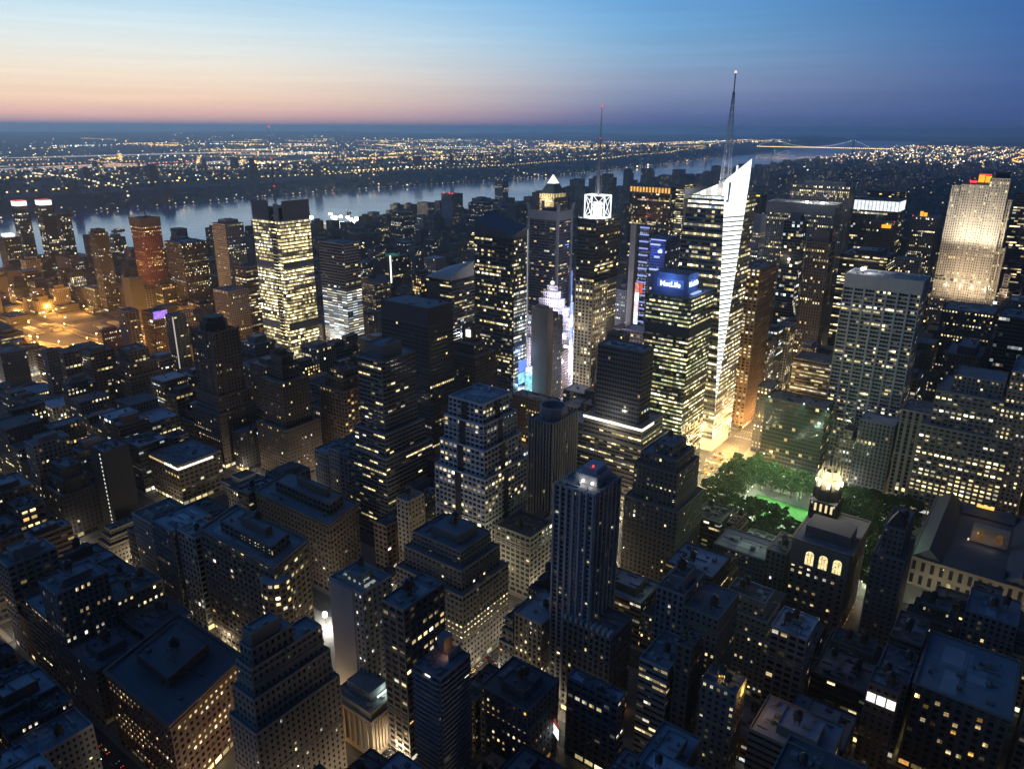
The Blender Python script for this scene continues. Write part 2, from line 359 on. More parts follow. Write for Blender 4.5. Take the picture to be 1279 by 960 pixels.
# ------------------------------------------------------------------ features of single buildings (local frame: origin at the south-east corner)
WHITE_G = glow_mat('lit_white_glass', (.92,.97,1.0), 1.15, var=.25, scale=.12)
WARM_G = glow_mat('lit_warm_glass', (1.0,.80,.42), 1.2, var=.3, scale=.15)
AMBER_G = glow_mat('amber_lamp', (1.0,.52,.10), 1.6)
ORANGE_G = glow_mat('orange_sign', (1.0,.42,.02), 1.5)
RED_G = glow_mat('red_lamp', (1.0,.06,.05), 1.6)
BLUE_G = glow_mat('blue_light', (.16,.30,1.0), 1.2)
CYAN_G = glow_mat('cyan_light', (.30,.75,1.0), 1.3, var=.5, scale=.2)
GREEN_G = glow_mat('green_light', (.1,.9,.5), 1.2)
FLOOD_G = glow_mat('floodlight', (1.0,.97,.9), 5.0)
STEEL = plain_mat('steel', (.46,.46,.48), .5, .2)
PALE = wall_mat((.45,.45,.45)); LIMESTONE = wall_mat((.36,.31,.25)); BLACK = wall_mat((.035,.035,.04), .7); COPPER = wall_mat((.10,.20,.17))
def part(name, mats, root, fn):
    mb = MB(); fn(mb); return mb.build(name, mats if isinstance(mats, list) else [mats], root)
def bx(name, mat, root, *a): return part(name, mat, root, lambda m: m.box(*a, 0, True))
def overlay(name, root, a, b, z0, z1, sty, p, wall, over=None, seed=1, out=.25):
    """a facing panel standing proud of a wall, from a to b"""
    a = np.array(a, float); b = np.array(b, float); d = (b-a)/np.linalg.norm(b-a); n = np.array([d[1], -d[0]])*out
    mb = MB(); facade(mb, a+n, b+n, z0, z1, sty, p, np.random.default_rng(seed), over=over)
    for z in (z0, z1): mb.quads([[(*a, z), (*b, z), (*(b+n), z), (*(a+n), z)]])
    for q in (a, b): mb.quads([[(*q, z0), (*(q+n), z0), (*(q+n), z1), (*q, z1)]])
    return mb.build(name, [wall, PANE], root)
def text(body, size, mat, root, loc, rz, name='sign_lettering'):
    cu = bpy.data.curves.new(name, 'FONT'); cu.body = body; cu.size = size; cu.extrude = .15; cu.align_x = 'CENTER'; cu.offset = size*.02
    t = bpy.data.objects.new('tmp', cu); COL.objects.link(t); bpy.context.view_layer.update()
    me = bpy.data.meshes.new_from_object(t.evaluated_get(bpy.context.evaluated_depsgraph_get())); bpy.data.objects.remove(t)
    o = bpy.data.objects.new(name, me); COL.objects.link(o); me.materials.clear(); me.materials.append(mat); o.parent = root
    o.location = loc; o.rotation_euler = (RD(90), 0, rz); return o
def antenna(root, x, y, z0, z1, r=1.6, reds=True, name='antenna'):
    mb = MB(); n = 5; H = z1-z0
    for i, s in enumerate((.36, .30, .2, .14)):
        a, b = z0+H*[0, .36, .66, .86][i], z0+H*([0, .36, .66, .86][i]+s)
        rr = r*[1, .7, .45, .25][i]
        if i < 2:
            for k in range(4):
                c0, s0 = math.cos(k*math.pi/2+.785)*rr, math.sin(k*math.pi/2+.785)*rr
                mb.tube((x+c0, y+s0, a), (x+c0, y+s0, min(b, z1)), .22, 0, 4)
            for j in range(int((b-a)/(rr*2.2))):
                zz = a+j*rr*2.2
                for k in range(4):
                    q = [(x+math.cos(t)*rr, y+math.sin(t)*rr) for t in (k*math.pi/2+.785, (k+1)*math.pi/2+.785)]
                    mb.tube((*q[j % 2], zz), (*q[1-j % 2], zz+rr*2.2), .14, 0, 4)
        mb.tube((x, y, a), (x, y, min(b, z1)), rr*.42, 0, 6)
    m = mb.build(name, [STEEL], root)
    if reds:
        rm = MB()
        for f in (.34, .64, .99): rm.box(x-.7, y-.7, z0+H*f, x+.7, y+.7, z0+H*f+1.4, 0, True)
        rm.build('beacon', [RED_G], root)
    return m
def h_grace(o, w, d, h, **k):
    # the flared foot: floors sweep out to the street in a curve
    mb = MB(); W0, PN = 0, 1; zt = 52.0
    zz = np.linspace(0, zt, 14); off = 17*(1-zz/zt)**2.2
    for i in range(13):
        z0, z1, o0, o1 = zz[i], zz[i+1], off[i], off[i+1]; zm = z0+(z1-z0)*.36; om = o0+(o1-o0)*.36
        mb.quads([[(-w, -o0-.3, z0), (0, -o0-.3, z0), (0, -om-.3, zm), (-w, -om-.3, zm)]], 0)
        nb = 19
        for j in range(nb):
            a, b = -w+w*j/nb, -w+w*(j+1)/nb; e = .5
            g = YEL_L*(rng.uniform(.3, .9) if (i < 2 and rng.random() < .7) or rng.random() < .06 else .01)
            mb.quads([[(a+e, -om-.1, zm), (b-e, -om-.1, zm), (b-e, -o1-.1, z1), (a+e, -o1-.1, z1)]], 1, g)
            mb.quads([[(a-e, -om-.4, zm), (a+e, -om-.4, zm), (a+e, -o1-.4, z1), (a-e, -o1-.4, z1)]], 0)
    for x in (-w, 0):
        for i in range(13): mb.quads([[(x, 0, zz[i]), (x, -off[i]-.3, zz[i]), (x, -off[i+1]-.3, zz[i+1]), (x, 0, zz[i+1])]], 0)
    mb.build('flared_base', [wall_mat((.50,.50,.49)), PANE], o)
    overlay('parapet', o, (-w, 0), (0, 0), h-11, h+1, 'blank', None, wall_mat((.50,.50,.49)), out=.6)
    overlay('parapet', o, (0, 0), (0, d), h-11, h+1, 'blank', None, wall_mat((.50,.50,.49)), out=.6)
    def cols(m):
        for j in range(8):
            x = -w+w*j/7; m.box(x-.9 if j else x, -1.2, 50, x+.9 if j < 7 else x, -.02, h-11)
    part('column_rib', wall_mat((.50,.50,.49)), o, cols)
    bx('roof_floodlight', FLOOD_G, o, -w*.86, d*.45, h+3, -w*.80, d*.6, h+4.5)
    lamp(o, (-w*.82, d*.5, h+7), 9000, (.95,.97,1), 1)
def h_louvre(o, w, d, h, **k):
    overlay('crown_band', o, (-w, 0), (0, 0), h-1, h+15, 'blank', None, WHITE_G, out=.6)
    overlay('crown_band', o, (0, 0), (0, d), h-1, h+15, 'blank', None, WHITE_G, out=.6)
    bx('penthouse', BLACK, o, -w+.5, .5, h+.5, -.5, d-.5, h+17)
    def ribs(m):
        for j in range(13):
            x = -w+w*j/12; m.box(x-.35, -1.4, h-1, x+.35, -.7, h+15)
    part('crown_rib', STEEL, o, ribs)
def h_sign1(o, w, d, h, **k):
    bx('orange_sign', ORANGE_G, o, -w*.45, -1.2, h-8, -w*.12, -.3, h-3)
    bx('beacon', RED_G, o, -w*.05, .5, h+1, -w*.02, 1.5, h+3)
def h_sign2(o, w, d, h, **k):
    bx('sign_frame', DARKM, o, -w*.72, 2.2, h, -w*.4, 3.2, h+9)
    bx('orange_sign', ORANGE_G, o, -w*.70, 1.4, h+2, -w*.58, 2.1, h+10.5); bx('orange_sign', ORANGE_G, o, -w*.56, 1.4, h+2, -w*.42, 2.1, h+8.5)
    bx('beacon', RED_G, o, -w+.6, .6, h+1, -w+2, 2, h+3.5)
def h_xyz2(o, w, d, h, **k):
    overlay('blank_band', o, (-w, 0), (0, 0), h-16, h+1, 'blank', None, LIMESTONE, out=.5)
    for x in (-w*.42, -w*.2): bx('roof_floodlight', FLOOD_G, o, x-2, 3, h+1, x+2, 5, h+4); lamp(o, (x, 1, h+9), 60000, (.85,.92,1), 3)
def h_yellow_edge(o, w, d, h, **k):
    bx('light_strip', glow_mat('yellow_strip', (1,.72,.08), 1.6), o, -w-.6, -.9, h-38, -w+1.2, -.05, h-1)
    bx('light_strip', glow_mat('yellow_strip', (1,.72,.08), 1.6), o, -w+1.3, -.9, h-2.6, -w*.3, -.05, h)
def h_piers_tower(o, w, d, h, **k):
    for f in (.12, .5, .88): lamp(o, (-w*f, -9, 24), 42000, (1,.58,.24), 1, spot=44, aim=(-w*f, 2, 130))
    for y in (15, 45): lamp(o, (12, y, 14), 24000, (1,.5,.15), 1.5)
def h_nyt(o, w, d, h, **k):
    gm = wall_mat((.30,.30,.30), .6)
    top = h+23
    def screen(m):
        m.box(-w*.92, -1.3, h+1, -w*.34, -.5, top); m.box(.5, d*.10, h+1, 1.3, d*.98, top)
        m.box(-w*.16, -1.0, h+1, 0.6, -.2, top-3)
        for j in range(15): m.box(-w*.92+j*w*.0414-.1, -1.6, h+1, -w*.92+j*w*.0414+.1, -1.3, top+1.5)
        for j in range(15): m.box(1.3, d*.1+j*d*.0628-.1, h+1, 1.6, d*.1+j*d*.0628+.1, top+1.5)
    part('roof_screen', gm, o, screen)
    bx('penthouse', BLACK, o, -w*.8, d*.2, h, -w*.2, d*.8, h+14)
    for a, b in (((-w*.34, 0), (-w*.16, 0)),): overlay('corner_notch', o, a, b, 0, h+8, 'ribbon', (.35,.2,'o',.9), BLACK, seed=5, out=.15)
    for z in (h*.775, h*.425): overlay('plant_floor', o, (0, 0), (0, d), z-8, z, 'blank', None, gm, out=.5); overlay('plant_floor', o, (-w, 0), (-w*.35, 0), z-8, z, 'blank', None, gm, out=.5)
    overlay('lit_podium_floor', o, (0, 0), (0, d), 52, 57, 'glass', (1, 1, 'y', 2.0), gm, out=.3)
    antenna(o, -w*.3, d*.2, h+4, 319, 1.1)
    for y in (8, 30): lamp(o, (16, y, 20), 90000, (1,.86,.55), 2)
def h_eleven(o, w, d, h, **k):
    lv = wall_mat((.40,.42,.42)); full = (2.2, 1, 'c', .95)
    overlay('louvre_screen', o, (-w, 0), (0, 0), h*.28, h*.66, 'ribbon', (2.4, 1, 'c', .85), lv, over=(9, 3.6, .99, .45, .3), seed=2, out=.4)
    overlay('louvre_screen', o, (0, 0), (0, d), h*.28, h*.66, 'ribbon', (2.6, 1, 'c', .8), lv, over=(9, 3.6, .99, .5, .3), seed=3, out=.4)
    overlay('facing', o, (0, 0), (0, d), h*.70, h, 'ribbon', (.1, .1, 'w', .6), wall_mat((.33,.33,.36)), seed=4, out=.4)
    lamp(o, (-w*.4, -14, 40), 60000, (1,.95,.85), 2)
def gable(root, x0, y0, x1, y1, z, dh, mat, name='pitched_roof'):
    xm = (x0+x1)/2
    def f(m):
        m.quads([[(x0,y0,z),(xm,y0,z+dh),(xm,y1,z+dh),(x0,y1,z)], [(xm,y0,z+dh),(x1,y0,z),(x1,y1,z),(xm,y1,z+dh)], [(x0,y0,z),(x1,y0,z),(xm,y0,z+dh),(xm,y0,z+dh)], [(x1,y1,z),(x0,y1,z),(xm,y1,z+dh),(xm,y1,z+dh)]])
    return part(name, mat, root, f)
def hip(root, x0, y0, x1, y1, z, dh, mat, name='pyramid_roof', t=.02):
    cx, cy = (x0+x1)/2, (y0+y1)/2; f = [(x0,y0),(x1,y0),(x1,y1),(x0,y1)]
    return part(name, mat, root, lambda m: m.prism(f, z, z+dh, 0, poly1=[(cx+(x-cx)*t, cy+(y-cy)*t) for x, y in f]))
def h_hotel(o, w, d, h, **k): gable(o, -w, 0, 0, d, h+1.2, 9, wall_mat((.30,.25,.19))); bx('chimney_block', BLACK, o, -w*.55, d*.3, h+6, -w*.35, d*.5, h+13)
def h_beam(o, w, d, h, **k):
    bx('light_blade', glow_mat('white_blade', (1,.97,.9), 2.2), o, -w*.2, -1.2, h*.38, -w*.08, -.2, h+4)
    bx('green_crown', GREEN_G if 0 else glow_mat('green_roof_glow', (.02,.16,.10), .6), o, -w*.9, 1, h+.5, -1, d*.4, h+5)
def h_redtop(o, w, d, h, **k):
    overlay('blank_flank', o, (-w, 0), (0, 0), 20, h-22, 'blank', None, wall_mat((.26,.27,.30)), out=.5)
    for x in (-w*.8, -w*.3, -2): bx('beacon', RED_G, o, x-1.5, 1, h+1, x+1.5, 4, h+5)
    antenna(o, -w*.5, d*.5, h, h+28, .9, False)
def h_sevents(o, w, d, h, **k):
    f = foot(w, d); gm = wall_mat((.07,.08,.09), .4)
    part('slanted_crown', gm, o, lambda m: [m.quads([[(-w,0,h),(0,0,h),(0,0,h+4),(-w,0,h+16)], [(0,0,h),(0,d,h),(0,d,h+12),(0,0,h+4)], [(-w,0,h+16),(0,0,h+4),(0,d,h+12),(-w,d,h+24)], [(-w,d,h),(-w,0,h),(-w,0,h+16),(-w,d,h+24)], [(0,d,h),(-w,d,h),(-w,d,h+24),(0,d,h+12)]])])
    bx('light_edge', glow_mat('pale_edge', (.8,.85,.9), .35), o, .05, d-.8, h*.3, .9, d+.2, h+8)
    overlay('blue_lit_facing', o, (0, d*.1), (0, d), 24, h*.74, 'glass', (1.8, .5, 'c', .8), wall_mat((.10,.14,.2), .4), over=(3.0, 4.0, .8, .6, .15), seed=12, out=.35)
    lamp(o, (4, d*.5, 50), 5000, (.35,.65,1), 1); lamp(o, (4, d*.5, 90), 4000, (.3,.5,1), 1)
    for i, z in enumerate((18, 34, 52, 66)): bx('sign_panel', [CYAN_G, WHITE_G, CYAN_G, BLUE_G][i], o, .4, d*.45, z, 1.6, d*.98, z+12)
def h_fivets(o, w, d, h, **k):
    wm = wall_mat((.48,.47,.45))
    part('wedge_roof', wm, o, lambda m: m.quads([[(-w,0,h),(0,0,h),(0,0,h+7),(-w,0,h+2)], [(0,0,h),(0,d,h),(0,d,h+18),(0,0,h+7)], [(-w,0,h+2),(0,0,h+7),(0,d,h+18),(-w,d,h+8)], [(-w,d,h),(-w,0,h),(-w,0,h+2),(-w,d,h+8)], [(0,d,h),(-w,d,h),(-w,d,h+8),(0,d,h+18)]]))
    overlay('sign_wall', o, (0, d*.35), (0, d), h*.3, h*.72, 'glass', (1.4, .5, 'c', .8), BLACK, seed=3)
    overlay('dark_facing', o, (-w, 0), (-w*.45, 0), h*.45, h*.98, 'blank', None, BLACK, out=.3)
def h_astor(o, w, d, h, **k):
    cm = wall_mat((.38,.36,.35))
    e = 3.2
    for x, y in ((-w, 0), (0, 0), (0, d), (-w, d)):
        sx, sy = (-1 if x < 0 else 1), (-1 if y == 0 else 1)
        def fin(m):
            q = [(x-1.6, y-1.6), (x+1.6, y-1.6), (x+1.6, y+1.6), (x-1.6, y+1.6)]
            m.prism(q, 0, h+6, 0); q2 = [(a+sx*1.6, b+sy*1.6) for a, b in q]
            m.prism(q, h+6, h+15, 0, poly1=q2)
        part('corner_blade', cm, o, fin)
    for a, b in (((-w, 0), (0, 0)), ((0, 0), (0, d))): overlay('crown_slab', o, a, b, h-6, h+6, 'blank', None, cm, out=1.2)
    bx('penthouse', BLACK, o, -w*.7, d*.3, h, -w*.3, d*.7, h+8)
    bx('light_blade', BLUE_G, o, 1.8, d+1.7, 20, 2.8, d+2.9, h*.62); bx('light_blade', BLUE_G, o, -w-2.5, -2.4, 30, -w-1.7, -1.7, h*.6)
    bx('light_blade', WHITE_G, o, 2.9, d+1.7, 60, 3.9, d+2.9, h*.45)
def h_conde(o, w, d, h, **k):
    wm = wall_mat((.42,.37,.30))
    for q in ((-w*.5, -22, 40), (22, 20, 40), (-w*.5, -24, 110), (24, 18, 110)): lamp(o, q, 14000, (1,.86,.66), 3)
    gl = wall_mat((.05,.055,.06), .4)
    # masonry lower body stands proud of the glass shaft
    overlay('masonry_facing', o, (-w, 0), (0, 0), 0, h*.70, 'loft', (.30, .18, 'w', 1.0), wm, over=(4.6, 4.0, .62, .66, .7), seed=8, out=1.0)
    overlay('masonry_facing', o, (0, 0), (0, d*.58), 0, h*.70, 'loft', (.34, .2, 'w', 1.0), wm, over=(4.6, 4.0, .62, .66, .7), seed=9, out=1.0)
    overlay('glass_facing', o, (-w, 0), (0, 0), h*.70, h, 'glass', (.10, .1, 'w', 1.0), gl, over=(3, 4, .9, .55, .15), seed=10, out=.5)
    overlay('glass_facing', o, (0, 0), (0, d), h*.70, h, 'glass', (.14, .14, 'w', 1.0), gl, over=(3, 4, .9, .55, .15), seed=11, out=.5)
    z0, z1 = h+1, h+25; x0, x1, y0, y1 = -w*.82, 5, d*.12, d*.40
    def frame(m):
        for x in (x0, x1):
            for y in (y0, y1): m.tube((x,y,z0),(x,y,z1),.75,0,6)
        for z in (z0+.5, z1):
            for y in (y0, y1): m.tube((x0,y,z),(x1,y,z),.75,0,6)
            for x in (x0, x1): m.tube((x,y0,z),(x,y1,z),.75,0,6)
        for y in (y0, y1): m.tube((x0,y,z0),(x1,y,z1),.45,0,5); m.tube((x1,y,z0),(x0,y,z1),.45,0,5)
        for x in (x0, x1): m.tube((x,y0,z0),(x,y1,z1),.45,0,5); m.tube((x,y1,z0),(x,y0,z1),.45,0,5)
    part('cube_frame', glow_mat('lit_frame', (.93,.97,1), 1.4), o, frame)
    bx('inner_drum', WHITE_G, o, x0+7, y0+6, z0, x1-7, y1-6, z1-7)
    lamp(o, ((x0+x1)/2, y0-3, z0+6), 60000, (.9,.95,1), 3)
    antenna(o, (x0+x1)/2, (y0+y1)/2, z1, 341, 3.0)
def h_wwp(o, w, d, h, **k):
    d = min(d, 44)
    def sh(e): return (-w+e, e, -e, d-e)
    a = sh(1); bx('lit_loggia', WARM_G, o, a[0], a[1], h+1, a[2], a[3], h+8)
    def cols(m):
        for j in range(9): m.box(-w+j*w/8-.8, -.9, h-2, -w+j*w/8+.8, .6, h+9)
        for j in range(9): m.box(-.6, j*d/8-.8, h-2, .9, j*d/8+.8, h+9)
    part('loggia_pier', wall_mat((.30,.24,.17)), o, cols)
    f = [(-w,0),(0,0),(0,d),(-w,d)]; cx, cy = -w/2, d/2
    s = lambda t: [(cx+(x-cx)*t, cy+(y-cy)*t) for x, y in f]
    part('copper_mansard', COPPER, o, lambda m: m.prism(s(.98), h+9, h+28, 0, poly1=s(.45)))
    part('lit_pyramid', glow_mat('glowing_pyramid', (1,.90,.68), 1.7, var=.15), o, lambda m: m.prism(s(.46), h+28, h+45, 0, poly1=s(.03)))
    for y in (-4,): lamp(o, (-w/2, -12, h-6), 60000, (1,.8,.45), 2)
def h_orange_crown(o, w, d, h, **k):
    n = 13
    for a, b in (((-w, -.6), (0, -.6)),):
        def lights(m):
            for j in range(n): x = -w+w*(j+.5)/n; m.box(x-2.2, -1.0, h-3, x+2.2, -.3, h+7)
        part('crown_light', glow_mat('amber_arches', (1,.50,.10), 1.1, var=.35, scale=.2), o, lights)
    def rib(m):
        for j in range(n+1): x = -w+w*j/n; m.box(x-1.0, -1.8, h-6, x+1.0, .2, h+8)
        m.box(-w, -1.8, h+7.2, 0, .4, h+9)
    part('crown_rib', wall_mat((.26,.15,.09)), o, rib); bx('penthouse', BLACK, o, -w+4, 3, h, -4, d-3, h+8)
def h_bluetower(o, w, d, h, **k):
    antenna(o, -w/2, d/2, h, h+34, .8)
    def strips(m):
        for z in np.arange(60, h, 9.0): m.box(-w-.3, -.6, z, .3, -.1, z+2.0)
    part('light_strip', glow_mat('periwinkle_strip', (.34,.42,1), .9), o, strips)
    bx('sign_panel', glow_mat('red_panel', (.9,.12,.06), 1.0), o, -w*.9, -1.5, h*.55, -w*.3, -.7, h*.62)
def h_bluebox(o, w, d, h, **k):
    bx('light_strip', glow_mat('pale_blue_strip', (.45,.55,1), 1.2), o, -w, -.8, h-1.5, 0, -.1, h)
    for z, f in ((h-9, .8), (h-27, .5), (h-46, .9)): bx('light_strip', glow_mat('pale_blue_strip', (.45,.55,1), 1.2), o, -w*f, -.8, z, -w*.25, -.1, z+2.5)
    lamp(o, (-w*.5, -18, h-20), 60000, (.2,.3,1), 3)
def h_metlife(o, w, d, h, **k):
    pm = wall_mat((.05,.08,.16)); d2 = d*.52
    bx('penthouse', pm, o, -w*.92, 5, h+.3, -7, d2, h+20)
    g = glow_mat('blue_white_sign', (.55,.75,1.0), 3.0); cx = -w*.46-3.5
    text('MetLife', 6.6, g, o, (cx, 4.5, h+8), 0); text('MetLife', 6.4, g, o, (-6.4, 5+(d2-5)*.55, h+9), RD(90))
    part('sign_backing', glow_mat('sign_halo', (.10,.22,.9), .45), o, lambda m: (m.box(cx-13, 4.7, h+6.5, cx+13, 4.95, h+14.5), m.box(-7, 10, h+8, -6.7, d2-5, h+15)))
    lamp(o, (cx, -4, h+14), 16000, (.25,.42,1), 3); lamp(o, (4, 20, h+14), 16000, (.25,.42,1), 3)
    bx('light_strip', glow_mat('blue_ledge', (.4,.6,1), 1.0), o, -5, 8, h+2.2, -2, d*.5, h+3.4)
    overlay('plant_floor', o, (-w, 0), (0, 0), h*.80, h*.85, 'blank', None, wall_mat((.03,.05,.07), .4), out=.4); overlay('plant_floor', o, (0, 0), (0, d), h*.80, h*.85, 'blank', None, wall_mat((.03,.05,.07), .4), out=.4)
    overlay('dark_base', o, (-w, 0), (0, 0), 0, h*.26, 'glass', (.16,.06,'y',.9), wall_mat((.03,.045,.05), .4), out=.5, seed=4); overlay('dark_base', o, (0, 0), (0, d), 0, h*.30, 'glass', (.22,.1,'y',.9), wall_mat((.03,.045,.05), .4), out=.5, seed=5)
def h_ledge(o, w, d, h, **k):
    wm = wall_mat((.30,.28,.25)); r = np.random.default_rng(3)
    for z, e, nm in ((h-62, 7, 'stepped_base'), (h-78, 10, 'stepped_base'), (h-92, 13, 'stepped_base')):
        mb = MB(); f = foot(w, d, 0, (e, e, 12, e)); z0 = {0: 0, 7: h-78, 10: h-92, 13: 0}[e]
        for j in range(4): facade(mb, f[j], f[(j+1) % 4], z0, z, 'ribbon' if j < 2 else 'blank', (.10, .30, 'y', 1.0), r, over=(4.0, 3.9, .97, .42, .4) if j < 2 else None)
        mb.quads([[(*q, z) for q in f]], 2); ring(mb, f, z, z+1, .4, 0); mb.build(nm, [wm, PANE, ROOF[0]], o)
    g = glow_mat('ledge_light', (1,.93,.78), 1.8)
    part('ledge_light', g, o, lambda m: (m.box(-w-7, -7.6, h-63.5, 7, -7.1, h-61.5), m.box(7.1, -7, h-63.5, 7.6, d*.7, h-61.5)))
    lamp(o, (-w/2, -14, h-58), 9000, (1,.9,.7), 2)
def h_silver(o, w, d, h, **k):
    bx('glowing_crown', glow_mat('white_crown', (1,.92,.80), 1.8, var=.3), o, -w+1.5, 1.5, h+7.2, -1.5, d-1.5, h+17)
    bx('crown_rim', glow_mat('red_rim', (1,.12,.08), .9), o, -w+1, 1, h+17.1, -1, d-1, h+18.4)
def h_whitetop(o, w, d, h, **k): bx('lit_rooftop', WHITE_G, o, -w*.75, d*.2, h+1, -w*.2, d*.8, h+8)
def h_orange(o, w, d, h, **k):
    r = np.random.default_rng(1)
    for a, b in (((-w, 0), (0, 0)), ((0, 0), (0, d))):
        overlay('netting', o, a, b, 10, h-14, 'fine', (.22,.08,'o',.8), wall_mat((.20,.085,.05)), over=(4, 3.4, .6, .5, .5), out=1.0, seed=2)
        overlay('dark_crown', o, a, b, h-13, h+2, 'blank', None, wall_mat((.10,.10,.10)), out=2.2)
    def crane(m):
        m.tube((-w*.4, d*.5, h), (-w*.4, d*.5, h+22), .8); m.tube((-w*.4, d*.5, h+18), (-w*.4+18, d*.3, h+34), .5); m.tube((-w*.4, d*.5, h+18), (-w*.4-8, d*.6, h+17), .6); m.box(-w*.4-10, d*.6-1, h+15, -w*.4-6, d*.6+1, h+18)
    part('tower_crane', DARKM, o, crane)
    for z in (40, 80, 115): lamp(o, (30, -8, z), 20000, (1,.45,.16), 3); 
    lamp(o, (-w*.5, -30, 70), 20000, (1,.45,.16), 3)
    for y in np.linspace(2, d-2, 6): bx('work_light', AMBER_G, o, 1.1, y-.4, h*.45+y, 1.6, y+.4, h*.45+y+1)
def h_purple(o, w, d, h, **k): bx('sign_wall', glow_mat('purple_sign', (.42,.22,.95), 1.1, var=.4), o, .3, 2, h-8, 1.2, d-1, h+2); bx('lit_soffit', WHITE_G, o, -w*.2, -1, h-12, .5, -.2, h-9)
def h_stripe(o, w, d, h, **k): bx('light_stripe', glow_mat('pale_stripe', (.95,.9,.8), .55), o, -1.6, -.9, 4, -.2, -.05, h); bx('lit_base', WARM_G, o, .2, 0, 4, 1, d*.8, 11)
def octagon(cx, cy, r, rot=.3927): return [(cx+r*math.cos(rot+i*math.pi/4), cy+r*math.sin(rot+i*math.pi/4)) for i in range(8)]
def h_deco20(o, w, d, h, **k):
    bm = wall_mat((.17,.13,.105)); cx, cy = -w/2, d/2
    part('octagon_crown', BLACK, o, lambda m: (m.prism(octagon(cx, cy, d*.44), h, h+9, 0), m.prism(octagon(cx, cy, d*.34), h+9, h+13, 0)))
    def but(m):
        for x in (-w, -w*.72, -w*.28, 0):
            m.box(x-.8, -1.0, h*.35, x+.8, .2, h+3)
        for y in (0, d*.28, d*.72, d): m.box(-.2, y-.8, h*.35, 1.0, y+.8, h+3)
    part('buttress', bm, o, but)
def h_slim(o, w, d, h, **k): overlay('pale_edge', o, (-w, 0), (0, 0), 20, h, 'blank', None, wall_mat((.17,.13,.10)), out=.4); bx('water_bulkhead', BLACK, o, -w*.7, 2, h, -w*.2, 8, h+6)
def h_lantern(o, w, d, h, **k): bx('lantern_window', glow_mat('pale_pink_window', (1,.88,.80), 1.8), o, -w*.6, -1, h-10, -w*.2, -.1, h-3)
def h_zig(o, w, d, h, steps=(), **k):
    dk = BLACK; wm = wall_mat((.50,.50,.52))
    for dz, out, zt in ((14, 0, h), (32, 2.5, h-14), (52, 5, h-32), (h, 8, h-52)):
        z0 = h-dz if dz < h else 0
        bx('dark_slot', dk, o, -w*.62, -out-.35, z0, -w*.44, -out-.02, zt-.3); bx('dark_slot', dk, o, out+.02, d*.40, z0, out+.35, d*.56, zt-.3)
    part('lit_cornice', glow_mat('warm_floor', (1,.86,.50), 1.2, var=.5, scale=.4), o, lambda m: (m.box(-w-8, -8.9, 22, 8, -8.45, 25.5), m.box(8.45, -8, 22, 8.9, d+8, 25.5)))
    lamp(o, (18, -18, 26), 14000, (1,.85,.5), 2)
def h_octring(o, w, d, h, **k):
    cx, cy = -w/2, d/2; R_ = min(w, d)*.5
    def rg(m):
        a = octagon(cx, cy, R_); b = octagon(cx, cy, R_*.86)
        m.prism(a, h, h+9, 0, cap=False); m.prism(b[::-1], h+4, h+9, 0, cap=False); m.quads([[(*a[i], h+9), (*a[(i+1) % 8], h+9), (*b[(i+1) % 8], h+9), (*b[i], h+9)] for i in range(8)])
        m.prism(b, h+3.9, h+4, 0)
    part('octagon_ring', wall_mat((.30,.31,.33)), o, rg)
    def ribs(m):
        for j in range(9): x = -w+w*j/8; m.box(x-.5, -.9, 0, x+.5, .1, h+1.5)
        for j in range(11): y = d*j/10; m.box(-.1, y-.5, 0, .9, y+.5, h+1.5)
    part('pale_rib', wall_mat((.50,.49,.47)), o, ribs)
def h_condo(o, w, d, h, **k):
    rb = wall_mat((.42,.43,.45))
    def ribs(m):
        for j in range(7): x = -w+w*j/6; m.box(x-.55, -1.0, 0, x+.55, .1, h+1.2)
        for j in range(7): y = d*j/6; m.box(-.1, y-.55, 0, 1.0, y+.55, h+1.2)
    part('concrete_rib', rb, o, ribs)
    bx('penthouse', rb, o, -w*.72, d*.35, h, -w*.16, d*.92, h+6); bx('penthouse', rb, o, -w*.62, d*.45, h+6, -w*.25, d*.85, h+9)
    bx('beacon', RED_G, o, -w*.40, d*.5, h+9.2, -w*.37, d*.54, h+10.2); lamp(o, (-w*.38, d*.4, h+10.4), 12, (1,.1,.05), .5)
    for x in (-.5, -.26): bx('roof_floodlight', FLOOD_G, o, w*x-.5, d*.30, h+2, w*x+.5, d*.34, h+2.9); lamp(o, (w*x, d*.27, h+2.5), 160, (1,.97,.9), .3)
def h_bay(o, w, d, h, k=0, **q):
    r = np.random.default_rng(3); mb = MB(); n = 9; R_ = 9.0; wm = wall_mat((.17,.14,.11))
    c = [(-R_*.35+R_*math.cos(a), R_*.35+R_*math.sin(a)) for a in np.linspace(-math.pi*.78, math.pi*.28, n)]
    for a, b in zip(c[:-1], c[1:]): facade(mb, a, b, 0, h-7, 'loft', (.12, .22, 'w', 1.0), r, over=(3.4, 3.9, .66, .55, .3))
    mb.quads([[(*a, h-7), (*b, h-7), (-R_*.35, R_*.35, h-7), (-R_*.35, R_*.35, h-7)] for a, b in zip(c[:-1], c[1:])], 2)
    mb.build('round_bay', [wm, PANE, ROOF[2]], o)
    overlay('lit_top_row', o, (-w*.55, 7), (-8, 7), h+1.5, h+6, 'punch', (2.6, 1, 'y', 1.3), wm, over=(2.6, 4.5, .55, .6, .3), seed=5, out=.25)
def h_toprow(o, w, d, h, **k):
    g = glow_mat('bright_floor', (1,.94,.80), 1.9, var=.4, scale=.5)
    bx('light_band', g, o, -w*.45, -.5, h-3.2, 0, -.05, h-1.4); bx('light_band', g, o, .05, 0, h-3.2, .5, d*.8, h-1.4); bx('light_band', glow_mat('amber_floor', (1,.72,.38), .7, var=.5, scale=.5), o, -w, -.5, h-3.2, -w*.46, -.05, h-1.8)
